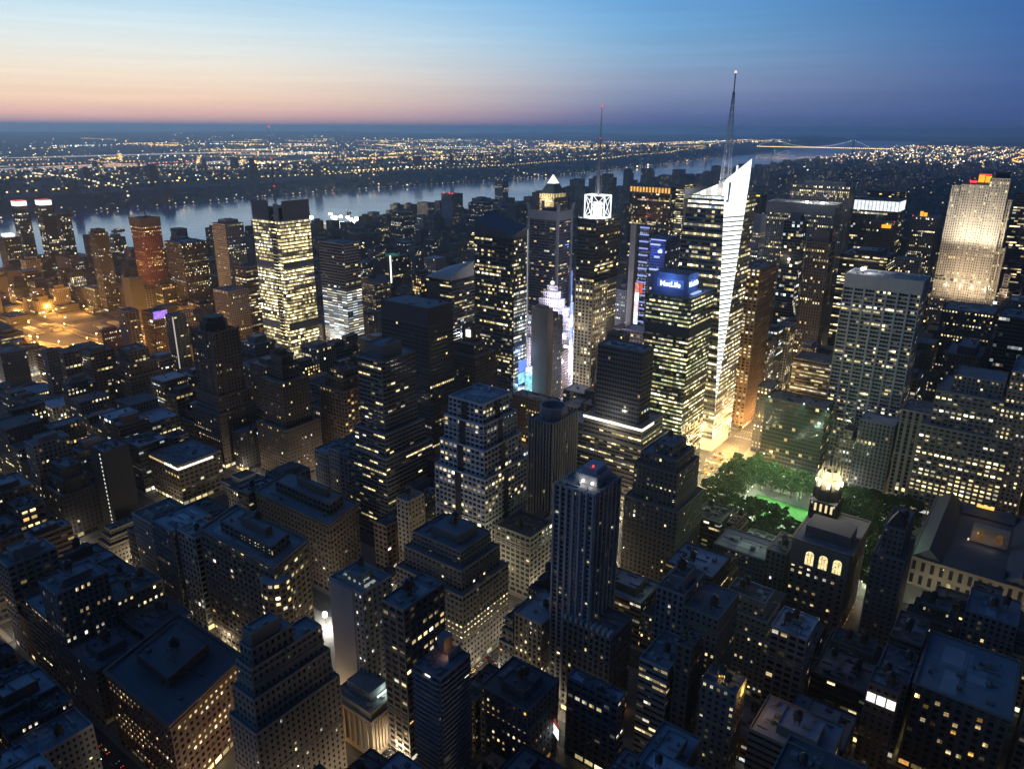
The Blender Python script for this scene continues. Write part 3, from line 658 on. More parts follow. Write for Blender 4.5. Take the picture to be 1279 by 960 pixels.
def h_dots(o, w, d, h, **k):
    for z in np.arange(8, h-3, 3.6): bx('stair_window', glow_mat('stair_glow', (1,.93,.72), 1.3), o, -w*.30, -.15, z, -w*.30+1.3, -.02, z+1.4)
def h_hall(o, w, d, h, **k):
    st = LIMESTONE; dk = PANE
    def cols(m, n, L_, face):
        for j in range(n+1):
            q = L_*(.12+.76*j/n)
            if face == 'e': m.box(-.1, q-.75, 4, .9, q+.75, h-6)
            else: m.box(-q-.75, -.9, 4, -q+.75, .1, h-6)
    part('pilaster', st, o, lambda m: (cols(m, 8, d, 'e'), cols(m, 5, w, 's')))
    def wins(m):
        for j in range(8): y = d*(.12+.76*(j+.5)/8); m.quads([[(.25, y-1.0, 5), (.25, y+1.0, 5), (.25, y+1.0, h-8), (.25, y-1.0, h-8)]], 0, ORG_L*(.05 if j % 3 else .14))
    part('tall_window', [PANE], o, wins)
    part('cornice', st, o, lambda m: (m.box(-w-1, -1.6, h-4.5, 1.6, -.02, h-2.5, 0, True), m.box(.02, 0, h-4.5, 1.6, d+1, h-2.5, 0, True)))
    bx('attic_roof', ROOF[0], o, -w+4, 6, h, -7, d-6, h+6)
    part('roof_edge_light', glow_mat('mint_strip', (.75,1,.88), 1.4), o, lambda m: m.box(-5.6, d*.42, h+1.3, -5.0, d*.86, h+2.4))
    lamp(o, (-4, d*.65, h+3), 900, (.75,1,.88), .6)
    lamp(o, (-w-6, -6, 6), 8000, (1,.5,.12), .6)
def h_whitewall(o, w, d, h, **k):
    overlay('blank_flank', o, (-w, 0), (-w*.28, 0), 0, h, 'blank', None, wall_mat((.30,.30,.30)), out=.4)
    def sk(m):
        for j in range(5): m.box(-w*.8+j*4.2, d*.25, h+.5, -w*.8+j*4.2+1.2, d*.25+7, h+1.6)
    part('skylight', glow_mat('dim_skylight', (.8,.9,.8), .35), o, sk)
def h_terrace(o, w, d, h, **k):
    bx('terrace_wall', wall_mat((.5,.42,.35)), o, -w*.35, d*.55, h, -w*.32, d*.95, h+5); lamp(o, (-w*.42, d*.68, h+3.4), 260, (1,.45,.10), .4)
    part('terrace_lamp', AMBER_G, o, lambda m: m.box(-w*.36, d*.66, h+3.2, -w*.35, d*.70, h+3.8))
    bx('stair_tower', wall_mat((.22,.22,.23)), o, -w*.95, d*.7, h, -w*.66, d*.98, h+8)
    def bal(m):
        for z in np.arange(6, h, 2.9): m.box(-w, -1.2, z, -w*.05, -.02, z+.9); m.box(.02, 0, z, 1.2, d*.95, z+.9)
    part('balcony', wall_mat((.30,.30,.31)), o, bal)
def h_stepped(o, w, d, h, **k):
    overlay('lit_floor_row', o, (-w-8, -8), (8, -8), 26, 37, 'loft', (2.6, 1, 'y', 1.15), wall_mat((.16,.15,.14)), over=(3.3, 3.8, .62, .52, .4), seed=7, out=.3)
    overlay('lit_floor_row', o, (8, -8), (8, d+8), 26, 37, 'loft', (2.6, 1, 'y', 1.15), wall_mat((.16,.15,.14)), over=(3.3, 3.8, .62, .52, .4), seed=8, out=.3)
def arch_window(root, x, y, z, w, h, glow, name='arched_window'):
    mb = MB(); n = 10; r = w/2; pts = [(x-r, z), (x+r, z)]+[(x+r*math.cos(t), z+h-r+r*math.sin(t)) for t in np.linspace(0, math.pi, n)]
    cx, cz = x, z+h*.5
    for i in range(len(pts)):
        a, b = pts[i], pts[(i+1) % len(pts)]; mb.quads([[(a[0], y, a[1]), (b[0], y, b[1]), (cx, y, cz), (cx, y, cz)]], 0, glow)
    for xx in (x-r*.33, x+r*.33): mb.box(xx-.1, y-.12, z, xx+.1, y-.02, z+h-r*.3, 1)
    mb.box(x-r, y-.12, z+h-r-.12, x+r, y-.02, z+h-r+.12, 1)
    return mb.build(name, [PANE, DARKM], root)
def h_club(o, w, d, h, **k):
    overlay('stone_facing', o, (-w, 0), (0, 0), h-18, h-1, 'blank', None, wall_mat((.24,.20,.16)), out=.3)
    for x in (-.66, -.42, -.18): arch_window(o, w*x, -.36, h-15.5, 5.2, 10, YEL_L*1.25)
    bx('attic_storey', wall_mat((.15,.14,.14)), o, -w*.85, 8, h, -w*.08, min(d-1, 27), h+8)
    overlay('lit_attic_row', o, (-w*.85, 8), (-w*.08, 8), h+2.5, h+6.5, 'punch', (2.6, 1, 'w', 1.2), wall_mat((.15,.14,.14)), over=(3.0, 4.5, .5, .6, .3), seed=5, out=.2)
def h_pyr(o, w, d, h, **k): hip(o, -w+1, 1, -1, min(d, 14), h+1, 9, BLACK)
def h_whitepent(o, w, d, h, **k):
    for j in range(3): bx('lit_bay_window', glow_mat('bright_white_bay', (1,.96,.85), 1.5, var=.4, scale=1.2), o, -w+.6+j*w*.33, -.5, h-9.5, -w+.6+j*w*.33+w*.28, -.05, h-4.5)
def h_garden(o, w, d, h, **k):
    for x, y in ((-.5, .5), (-.62, .42), (-.38, .55), (-.5, .68), (-.3, .4)): bx('garden_lamp', AMBER_G, o, w*x-.3, d*y-.3, h+1.2, w*x+.3, d*y+.3, h+1.9)
    lamp(o, (-w*.5, d*.5, h+3), 900, (1,.7,.25), .5); lamp(o, (2.5, d*.6, h-2), 1600, (1,.6,.15), .5)
    bx('lit_doorway', glow_mat('amber_doorway', (1,.6,.12), 1.5), o, .02, d*.45, h-5, .4, d*.7, h-.5)
def h_sawtooth(o, w, d, h, **k):
    def st(m):
        for j in range(9): x = -w+w*(j+.15)/9; m.box(x, .1, h+1, x+w/9*.5, 4.5, h+3.2)
    part('parapet_tooth', ROOF[4], o, st)

# ------------------------------------------------------------------ ground, water, streets
AVE = [-80, 243, 515, 789, 1063, 1337, 1611]
def street_u(n): return (n-33.5)*80.5
def bway(u): return 243+(u-70)*.315
gm_, gt, gb = new_mat('far_land'); gb.inputs['Base Color'].default_value = (.075,.085,.085,1); gb.inputs['Roughness'].default_value = 1
wm_, wt, wb = new_mat('river_water')
o_ = wt.nodes.new('ShaderNodeTexCoord'); n_ = wt.nodes.new('ShaderNodeTexNoise'); n_.inputs['Scale'].default_value = .02; n_.inputs['Detail'].default_value = 6
n2_ = wt.nodes.new('ShaderNodeTexNoise'); n2_.inputs['Scale'].default_value = .0016; n2_.inputs['Detail'].default_value = 3
wt.links.new(o_.outputs['Object'], n_.inputs[0]); wt.links.new(o_.outputs['Object'], n2_.inputs[0])
bp = wt.nodes.new('ShaderNodeBump'); bp.inputs['Strength'].default_value = .22; bp.inputs['Distance'].default_value = 1.5; wt.links.new(n_.outputs[0], bp.inputs['Height']); wt.links.new(bp.outputs[0], wb.inputs['Normal'])
rr_ = wt.nodes.new('ShaderNodeMapRange'); wt.links.new(n2_.outputs[0], rr_.inputs[0]); rr_.inputs[1].default_value = .35; rr_.inputs[2].default_value = .65; rr_.inputs[3].default_value = .07; rr_.inputs[4].default_value = .16; wt.links.new(rr_.outputs[0], wb.inputs['Roughness'])
wb.inputs['Base Color'].default_value = (.03,.14,.40,1); wb.inputs['IOR'].default_value = 1.9; wb.inputs['Specular IOR Level'].default_value = .9
ASPH = wall_mat((.055,.055,.058), .8, .3, .2); PAVE = wall_mat((.20,.195,.185), .9, .2, .3); PAINT = plain_mat('road_paint', (.6,.58,.5), .7); GRASS = wall_mat((.05,.16,.04), 1, .3, .2)
drop = lambda d: d*d/(2*7.3e6)          # the earth curves away
m = MB(); rg = [0, 2000, 4000, 7000, 11000, 16000, 22000, 29000, 37000, 46000, 56000, 67000, 80000]; NS = 72
pg = lambda r_, k: (r_*math.cos(2*math.pi*k/NS), r_*math.sin(2*math.pi*k/NS), -3-drop(r_))
for a, b in zip(rg[:-1], rg[1:]):
    for k in range(NS): m.quads([[pg(a, k), pg(b, k), pg(b, k+1), pg(a, k+1)]] if a else [[pg(b, k), pg(b, k+1), (0, 0, -3), (0, 0, -3)]])
struct(m, 'ground', [gm_])
SH_M = [(-3000, 1880), (600, 1890), (1700, 1880), (3200, 1990), (5000, 2080), (7400, 2300), (9500, 2480), (11400, 2600), (14000, 2750), (24000, 3600)]
SH_J = [(-3000, 3020), (1300, 3060), (2600, 3110), (3900, 2960), (5200, 3000), (6800, 3180), (9000, 3480), (11400, 3790), (14000, 4100), (24000, 5600)]
m = MB(); 
for i in range(len(SH_M)-1):
    pass
us = sorted(set([u for u, _ in SH_M]+[u for u, _ in SH_J]))
im = lambda t, u: float(np.interp(u, [a for a, _ in t], [b for _, b in t]))
for a, b in zip(us[:-1], us[1:]): m.quads([[(-im(SH_J, a)-30, a, -1.5), (-im(SH_M, a)+10, a, -1.5), (-im(SH_M, b)+10, b, -1.5), (-im(SH_J, b)-30, b, -1.5)]])
struct(m, 'river_water', [wm_])
m = MB()   # marsh channels beyond the palisade
for v0, v1, u0, u1 in ((6100, 6500, 2200, 3500), (6050, 6350, 3700, 4500), (7300, 7900, 5200, 6400), (6700, 6900, 1500, 2600), (8300, 8600, 3000, 6000)):
    m.quads([[(-v1, u0, 4.5), (-v0, u0+300, 4.5), (-v0-80, u1, 4.5), (-v1-250, u1-200, 4.5)]])
struct(m, 'marsh_water', [wm_])
# Manhattan: one slab of land, street grid of asphalt with raised pavements
m = MB()
for a, b in zip(us[:-1], us[1:]): m.quads([[(-im(SH_M, a), a, 0), (2500, a, 0), (2500, b, 0), (-im(SH_M, b), b, 0)], [(-im(SH_M, a), a, -3), (-im(SH_M, a), a, 0), (-im(SH_M, b), b, 0), (-im(SH_M, b), b, -3)]])
struct(m, 'street_ground', [ASPH])
def clip(poly, f):
    out = []
    for i in range(len(poly)):
        a, b = poly[i], poly[(i+1) % len(poly)]; fa, fb = f(a), f(b)
        if fa >= 0: out.append(a)
        if (fa >= 0) != (fb >= 0): t = fa/(fa-fb); out.append((a[0]+(b[0]-a[0])*t, a[1]+(b[1]-a[1])*t))
    return out
mp_ = MB()
for n in range(31, 60):
    for i in range(len(AVE)):
        v0 = AVE[i]+14; v1 = (AVE[i+1] if i+1 < len(AVE) else 1870)-14; u0 = street_u(n)+8; u1 = street_u(n+1)-8
        if n in (34, 42, 57): u0 += 5
        if n+1 in (34, 42, 57): u1 -= 5
        poly = [(-v1, u0), (-v0, u0), (-v0, u1), (-v1, u1)]
        if i == 0 and n in (40, 41): continue
        for sgn in (1, -1):
            q = clip(poly, lambda p: sgn*(-p[0]-bway(p[1]))-11)
            if len(q) >= 3: mp_.prism(q, .004, .15, 0)
mp_.prism([(-229, street_u(40)+9), (66, street_u(40)+9), (66, street_u(42)-13), (-229, street_u(42)-13)], .004, .15)
struct(mp_, 'pavement', [PAVE])
mk = MB()
for v in AVE:
    for off in (-5.2, -1.7, 1.7, 5.2):
        for u in np.arange(60, 900, 12.0): mk.quads([[(-v+off-.08, u, .006), (-v+off+.08, u, .006), (-v+off+.08, u+4, .006), (-v+off-.08, u+4, .006)]])
    for n in range(34, 46):
        for s in (-1, 1):
            for j in range(-9, 10, 2): mk.quads([[(-v+j*1.1-.35, street_u(n)+s*10-1.6, .007), (-v+j*1.1+.35, street_u(n)+s*10-1.6, .007), (-v+j*1.1+.35, street_u(n)+s*10+1.6, .007), (-v+j*1.1-.35, street_u(n)+s*10+1.6, .007)]])
for n in range(34, 46):
    for v in np.arange(-60, 1000, 10.0):
        mk.quads([[(-v-4, street_u(n)-.07, .006), (-v, street_u(n)-.07, .006), (-v, street_u(n)+.07, .006), (-v-4, street_u(n)+.07, .006)]])
struct(mk, 'road_markings', [PAINT])
# lawn of the park
m = MB(); m.prism([(-186, 596), (-128, 596), (-128, 633), (-186, 633)], .152, .25); struct(m, 'lawn', [GRASS])
# ------------------------------------------------------------------ New Jersey land: palisade, plateau, hills
def hgt(v, u):
    s = im(SH_J, u); d = v-s
    cl = np.interp(d, [0, 120, 260, 900, 2000, 3000, 6000, 20000, 26000], [0, 3, 50, 56, 38, 2, 2.4, 40, 60])
    if u > 6000: cl *= 1+min(1, (u-6000)/6000)*.7*(1 if d < 3500 else 0)
    return cl
m = MB(); vs_ = [0, 60, 120, 180, 260, 500, 900, 1500, 2000, 2500, 3000, 4500, 6000, 9000, 14000, 20000, 26000]; ug = list(np.arange(-3000, 24001, 750))
for a, b in zip(ug[:-1], ug[1:]):
    for p, q in zip(vs_[:-1], vs_[1:]):
        j = lambda d, u: (-(im(SH_J, u)+d), u, float(hgt(im(SH_J, u)+d, u))*(1+.18*math.sin(u*.0021+d*.003)+.12*math.sin(u*.0057))-1.2 if d else -2)
        m.quads([[j(q, a), j(p, a), j(p, b), j(q, b)]])
struct(m, 'terrain', [gm_])
m = MB()
for (x0, y0, x1, y1, hh, seed) in ((-34000, -4000, -21000, 30000, 190, 1), (-30000, 26000, 2000, 44000, 180, 2), (-15000, 22000, -5200, 30000, 120, 3), (-2000, 15500, 9000, 24000, 70, 4)):
    n = 60; L_ = math.hypot(x1-x0, y1-y0); dx, dy = (x1-x0)/L_, (y1-y0)/L_; nx_, ny_ = -dy, dx
    hh_ = [hh*(.78+.16*math.sin(i*.31+seed)+.10*math.sin(i*.83+seed*2)+.05*math.sin(i*2.1)) for i in range(n+1)]
    for i in range(n):
        P0 = lambda i, o: (x0+(x1-x0)*i/n+nx_*o, y0+(y1-y0)*i/n+ny_*o)
        dr = lambda i, o: drop(math.hypot(*P0(i, o)))
        for o0, o1, f0, f1 in ((2600, 900, 0, .7), (900, 0, .7, 1), (0, -900, 1, .7), (-900, -2600, .7, 0)):
            m.quads([[(*P0(i, o0), hh_[i]*f0-6-dr(i, o0)), (*P0(i+1, o0), hh_[i+1]*f0-6-dr(i+1, o0)), (*P0(i+1, o1), hh_[i+1]*f1-6-dr(i+1, o1)), (*P0(i, o1), hh_[i]*f1-6-dr(i, o1))]])
struct(m, 'hills', [gm_])
# ------------------------------------------------------------------ distant lights and far city
GL = pane_mat(); GL.name = 'distant_lamp'
for l_ in list(GL.node_tree.links):
    if l_.to_socket.name == 'Emission Strength': GL.node_tree.links.remove(l_)
GL.node_tree.nodes['Principled BSDF'].inputs['Emission Strength'].default_value = 1
def light_pts(mb, pts, size, cols):
    pts = np.asarray(pts, float); s = np.asarray(size)[:, None]; ex = np.array([[1,0,0]])*s; ey = np.array([[0,1,0]])*s; ez = np.array([[0,0,1]])*s
    A = [pts-ex-ey, pts+ex-ey, pts+ex+ey, pts-ex+ey]
    for i in range(4):
        a, b = A[i], A[(i+1) % 4]; mb.quads(np.stack([a-ez, b-ez, b+ez, a+ez], 1), 0, cols)
    mb.quads(np.stack([q+ez for q in A], 1), 0, cols)
r = np.random.default_rng(21)
PALL = np.array([[1,.70,.30],[1,.62,.20],[1,.85,.55],[1,.93,.78],[.85,.95,1],[1,.55,.16],[.6,1,.8],[1,.25,.15]]); PW = [.27,.24,.18,.10,.07,.10,.02,.02]
pts, sz, cl = [], [], []
def add(v, u, z, s, b, c=None):
    pts.append((-v, u, z)); sz.append(s); cl.append((PALL[r.choice(8, p=PW)] if c is None else np.array(c))*b)
def landz(v, u):
    s = im(SH_J, u)
    return float(hgt(v, u))*1.1+5 if v > s else 4
for _ in range(3000):     # towns across the river
    u = r.uniform(-800, 16000)**1.0; d = 120+r.gamma(1.5, 2600); v = im(SH_J, u)+d
    if r.random() < .45: v = im(SH_J, u)+round((v-im(SH_J, u))/650)*650+r.normal(0, 30)
    if 5900 < v < 6500 and r.random() < .8: continue
    D = math.hypot(u, v); add(v, u, landz(v, u)+r.uniform(2, 12), r.uniform(1.0, 2.4)*(1+D/8000), np.clip(r.lognormal(-.4, 1.0), .1, 4)*(1+D/14000))
for _ in range(1900):     # streets of the plateau towns
    u = r.uniform(-700, 9500); d = r.uniform(300, 2900); d = round(d/110)*110+r.normal(0, 9); v = im(SH_J, u)+d
    if math.sin(u*.0031+d*.002)+math.sin(u*.0013-d*.0041) < -.6: continue
    add(v, u, landz(v, u)+r.uniform(3, 14), r.uniform(1.0, 2.0), np.clip(r.lognormal(-.4, 1.0), .08, 3.5))
for _ in range(90):       # lamps strung along roads
    u0 = r.uniform(-600, 14000); v0 = im(SH_J, u0)+200+r.gamma(1.6, 2300); a = r.choice([1.57, 1.57, 0.0, .4, 2.6])+r.normal(0, .12); cc = PALL[r.choice(8, p=PW)]; n_ = int(r.uniform(14, 46)); sp = r.uniform(28, 46); bb = r.uniform(.5, 2.2)
    for k in range(n_):
        v, u = v0+(k-n_/2)*sp*math.cos(a)+r.normal(0, 6), u0+(k-n_/2)*sp*math.sin(a)+r.normal(0, 6)
        if v > im(SH_J, u)+20: add(v, u, landz(v, u)+7, r.uniform(1.4, 2.6)*(1+math.hypot(u, v)/9000), bb*r.uniform(.4, 1.6), cc)
for _ in range(60):       # brightly lit yards, ball fields and shopping strips
    u0 = r.uniform(0, 13000); v0 = im(SH_J, u0)+r.uniform(1800, 11000); a = r.uniform(0, 3.14)
    cc = PALL[r.choice(8, p=PW)]
    for k in range(int(r.uniform(10, 46))):
        t = r.normal(0, 260); w_ = r.normal(0, 45); v, u = v0+t*math.cos(a)-w_*math.sin(a), u0+t*math.sin(a)+w_*math.cos(a)
        add(v, u, landz(v, u)+6, r.uniform(1.8, 4)*(1+math.hypot(u, v)/13000), r.uniform(.8, 3.2), cc)
for u in np.arange(-600, 9000, 42):   # boulevard lamps along the cliff top and quay lamps at its foot
    v = im(SH_J, u)+330+40*math.sin(u*.004); add(v, u+r.normal(0, 8), landz(v, u)+9, 2.6, r.uniform(.8, 2.4), (1,.70,.22))
    if r.random() < .75: v = im(SH_J, u)+12; add(v, u, 5, 1.8, r.uniform(.3, 1.7), [(1,.85,.6),(1,.95,.85),(1,.75,.4)][int(r.integers(3))])
    if r.random() < .5: v = im(SH_J, u)+r.uniform(25, 120); add(v, u, r.uniform(4, 24), r.uniform(1.2, 2.4), r.uniform(.3, 1.6))
for _ in range(2600):     # uptown and the Bronx
    u = r.uniform(5200, 17000); v = r.uniform(-900, im(SH_M, u)-60)
    if r.random() < .5: v = round(v/274)*274+r.normal(0, 12)
    if u < 6300 and -100 < v < 800: continue
    add(v, u, r.uniform(6, 40), r.uniform(1.4, 3.4)*(1+u/12000), np.clip(r.lognormal(-.1, 1.0), .1, 5)*1.5)
for u in np.arange(6200, 15000, 60):
    add(430+.05*(u-6200)+60*math.sin(u*.002), u, 14, 5.0, r.uniform(1, 4), (1,.52,.14))
for _ in range(220):
    u = r.normal(7900, 260); v = r.normal(60, 190); add(v, u, 14, r.uniform(3, 7), r.uniform(1, 5), (1,.66,.28))
m = MB(); light_pts(m, pts, sz, np.array(cl)); tag(m.build('distant_lights', [GL]), 'thousands of tiny town lights scattered over the dark land beyond the river', kind='stuff')
def mass(name, label, gen, wall, seed, litf):
    r = np.random.default_rng(seed); mb = MB()
    for (v, u, w, d, h) in gen:
        z = landz(v, u)-5 if v > 2900 else 0
        mb.box(-v-w/2, u-d/2, z, -v+w/2, u+d/2, z+h, 0)
        if r.random() < .4: mb.box(-v-w/4, u-d/4, z+h, -v+w/4, u+d/4, z+h+r.uniform(3, 7), 0)
        for face in (0, 1):
            n = r.poisson(litf*h*(w if face == 0 else d)/60)
            if not n: continue
            q = r.uniform(.06, .94, n); zz = z+np.floor(r.uniform(.1, .95, n)*h/3.5)*3.5+.6; s = r.uniform(1.1, 2.6, n)*(1 if u < 3500 else 1.5); hh = 1.7*(1 if u < 3500 else 1.5)
            c = np.array([WARM_L, YEL_L, NEU_L, COOL_L])[r.choice(4, n, p=[.35,.35,.2,.1])]*np.clip(r.lognormal(-.9, .8, n), .08, 1.8)[:, None]
            if face == 0: x = -v-w/2+q*w; y = np.full(n, u-d/2-.05); e = np.stack([s/2, 0*s, 0*s], 1)
            else: x = np.full(n, -v+w/2+.05); y = u-d/2+q*d; e = np.stack([0*s, s/2, 0*s], 1)
            P_ = np.stack([x, y, zz], 1); k = np.array([0, 0, hh]); mb.quads(np.stack([P_-e, P_+e, P_+e+k, P_-e+k], 1), 1, c)
    return tag(mb.build(name, [wall, GL]), label, kind='stuff')
def gen_uptown():
    r = np.random.default_rng(31)
    for n in range(54, 128):
        for i in range(len(AVE)):
            v0 = AVE[i]+14; v1 = (AVE[i+1] if i+1 < len(AVE) else im(SH_M, street_u(n))-90)-14
            if 59 <= n < 110 and i < 3: continue
            if n < 60 and i < 3: pass
            v = v0
            while v < v1-12:
                w = r.uniform(16, 48)
                corner = v < v0+40 or v > v1-60
                h = r.uniform(34, 66) if corner else r.uniform(14, 34)
                if r.random() < .07: h = r.uniform(70, 120)
                if n < 60 and i < 3: h = r.uniform(40, 130)
                if n > 95: h *= .75
                yield (v+w/2, street_u(n)+40, w, r.uniform(40, 60), h); v += w+1
mass('far_uptown_blocks', 'dense dark uptown blocks sprinkled with tiny window lights beyond the towers', list(gen_uptown()), wall_mat((.10,.09,.085)), 5, .22)
def gen_jersey():
    r = np.random.default_rng(32)
    for _ in range(2600):
        u = r.uniform(-500, 9500); d = 30+r.gamma(1.3, 900); v = im(SH_J, u)+d
        h = r.uniform(6, 16) if d > 150 else r.uniform(8, 26)
        if r.random() < .02: h = r.uniform(40, 80)
        yield (v, u, r.uniform(14, 45), r.uniform(14, 45), h)
mass('far_riverbank_town', 'low dark town on the far riverbank with scattered window lights', list(gen_jersey()), wall_mat((.09,.085,.08)), 6, .10)
# the big park: a far-off wood that reads as one mass
r = np.random.default_rng(9); k = 15000; V_ = r.uniform(-60, 775, k); U_ = r.uniform(2080, 6100, k); Z_ = 6+7*r.random(k)+4*np.sin(V_*.03)*np.sin(U_*.02)
mb = MB(); c = np.stack([-V_, U_, Z_], 1); t = r.uniform(0, 6.28, k); s = r.uniform(4, 9, k)
e1 = np.stack([np.cos(t)*s, np.sin(t)*s, r.uniform(-.5, .5, k)*s], 1); e2 = np.stack([-np.sin(t)*s*.7, np.cos(t)*s*.7, r.uniform(-.4, .7, k)*s], 1)
mb.quads(np.stack([c-e1-e2, c+e1-e2, c+e1+e2, c-e1+e2], 1)); LEAF_FAR = wall_mat((.035,.05,.03), 1)
tag(mb.build('far_woods', [LEAF_FAR]), 'dark mass of treetops of the great park far uptown', kind='stuff')
mb = MB(); kk = 60; light_pts(mb, np.stack([-r.uniform(0, 760, kk), r.uniform(2100, 6000, kk), np.full(kk, 17.)], 1), np.full(kk, 2.4), PALL[r.choice(8, kk, p=PW)]*r.uniform(.4, 1.4, (kk, 1)))
tag(mb.build('park_lamp_specks', [GL]), 'faint specks of path lamps within the far dark park', kind='stuff')

# ------------------------------------------------------------------ landmark buildings
def boa_tower():
    o = thing('skyscraper', 'crystal glass skyscraper with blazing white corner facet and tall lattice spire', 'skyscraper', (-258, 698, 0))
    W, D = 52.0, 54.0; r = np.random.default_rng(5); gm = wall_mat((.16,.17,.17), .4); ZB = 50.0
    cs_ = lambda z: max(0, (z-ZB)/(272-ZB))*12.5; ce = lambda z: max(0, (z-ZB)/(272-ZB))*30
    top = lambda x: 261+(x+W)*.27
    mb = MB(); fl = 4.4; nf = 60; bright = {}
    for j in range(nf):
        z0, z1 = j*fl, (j+1)*fl; zm = (z0+z1)/2
        if z0 > 258: break
        hot = z0 > 243
        rowon = r.random() < (.95 if z0 < 60 else .55)
        p = (9, 1, 'c', 1.7) if hot else ((1.2 if rowon else .14), .25, 'y', 1.1 if z0 < 150 else .8)
        xr = -cs_(zm); facade(mb, (-W+max(0, z0-215)*.12, 0), (xr, 0), z0, z1, 'glass', p, r, over=(3.0, fl, .94, .52, .15))
        pe = (2.0, 1, 'y', 1.25) if z0 < 140 else ((1.0 if rowon else .2), .25, 'y', 1.0)
        facade(mb, (0, ce(zm)), (0, D), z0, z1, 'glass', pe, r, over=(3.0, fl, .94, .5, .15))
    mb.quads([[(-W, 0, 0), (-W, D, 0), (-W, D, 264), (-W, 0, 264)][::-1], [(0, D, 0), (-W, D, 0), (-W, D, 260), (0, D, 260)]])
    mb.build('shaft', [gm, PANE], o)
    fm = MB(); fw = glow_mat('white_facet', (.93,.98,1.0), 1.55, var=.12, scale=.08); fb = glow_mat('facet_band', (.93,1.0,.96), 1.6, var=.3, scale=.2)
    z = ZB
    while z < 272:
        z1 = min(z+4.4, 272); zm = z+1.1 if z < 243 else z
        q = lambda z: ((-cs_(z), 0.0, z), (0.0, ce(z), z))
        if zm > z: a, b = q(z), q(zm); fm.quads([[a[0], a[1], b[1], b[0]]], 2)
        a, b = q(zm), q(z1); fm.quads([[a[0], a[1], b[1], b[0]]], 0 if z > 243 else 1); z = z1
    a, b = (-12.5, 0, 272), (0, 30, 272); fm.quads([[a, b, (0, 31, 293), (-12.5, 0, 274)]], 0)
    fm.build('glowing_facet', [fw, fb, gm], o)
    mb = MB()
    for i in range(7):   # stepped crystalline crown: lit screens stepping down to the west
        x0, x1 = -W+5+i*5.4, -W+5+(i+1)*5.4; z1 = 258+i*2.4
        mb.quads([[(x0, .4+i*.3, 256), (x1, .4+i*.3, 256), (x1, .4+i*.3, z1+2.4), (x0, .4+i*.3, z1)]], i % 2)
        mb.box(x0, .6+i*.3, 254, x1, D-2, z1-.4, 2)
    mb.build('stepped_crown', [fw, glow_mat('crown_screen', (1,.97,.88), .8, var=.5, scale=.2), PALE], o)
    part('vertical_pylon', WHITE_G, o, lambda m: m.tube((-8, 16, 270), (-8, 16, 287), 1.0))
    m = MB(); sx_, sy_ = -20, 20
    for k in range(4):
        a = k*math.pi/2+.785; m.tube((sx_+6*math.cos(a), sy_+6*math.sin(a), 262), (sx_+.9*math.cos(a), sy_+.9*math.sin(a), 352), .30, 0, 5)
        for j in range(15):
            z0 = 262+j*6; r0 = 6-5.1*(j*6)/90; r1 = 6-5.1*(j*6+6)/90; b = (k+1)*math.pi/2+.785
            m.tube((sx_+r0*math.cos(a), sy_+r0*math.sin(a), z0), (sx_+r1*math.cos(b), sy_+r1*math.sin(b), z0+6), .13, 0, 4)
            m.tube((sx_+r0*math.cos(b), sy_+r0*math.sin(b), z0), (sx_+r1*math.cos(a), sy_+r1*math.sin(a), z0+6), .13, 0, 4)
    m.tube((sx_, sy_, 346), (sx_, sy_, 369), .6, 0, 6); m.build('spire', [plain_mat('pale_steel', (.52,.54,.58), .5)], o)
    bx('beacon', glow_mat('pink_beacon', (1,.6,.5), 1.5), o, sx_-.8, sy_-.8, 368, sx_+.8, sy_+.8, 370)
    lamp(o, (sx_-9, sy_-14, 268), 26000, (.95,.97,1), 2)
    lamp(o, (-20, -16, 18), 120000, (1,.72,.3), 3); lamp(o, (13, 20, 16), 140000, (1,.62,.22), 3)
    bx('lit_lobby', glow_mat('amber_lobby', (1,.66,.24), 1.8, var=.3), o, -W*.6, -.8, 1, .3, -.2, 13); bx('lit_lobby', glow_mat('amber_lobby', (1,.66,.24), 1.8, var=.3), o, .3, 0, 1, 1.0, D*.8, 13)
boa_tower()
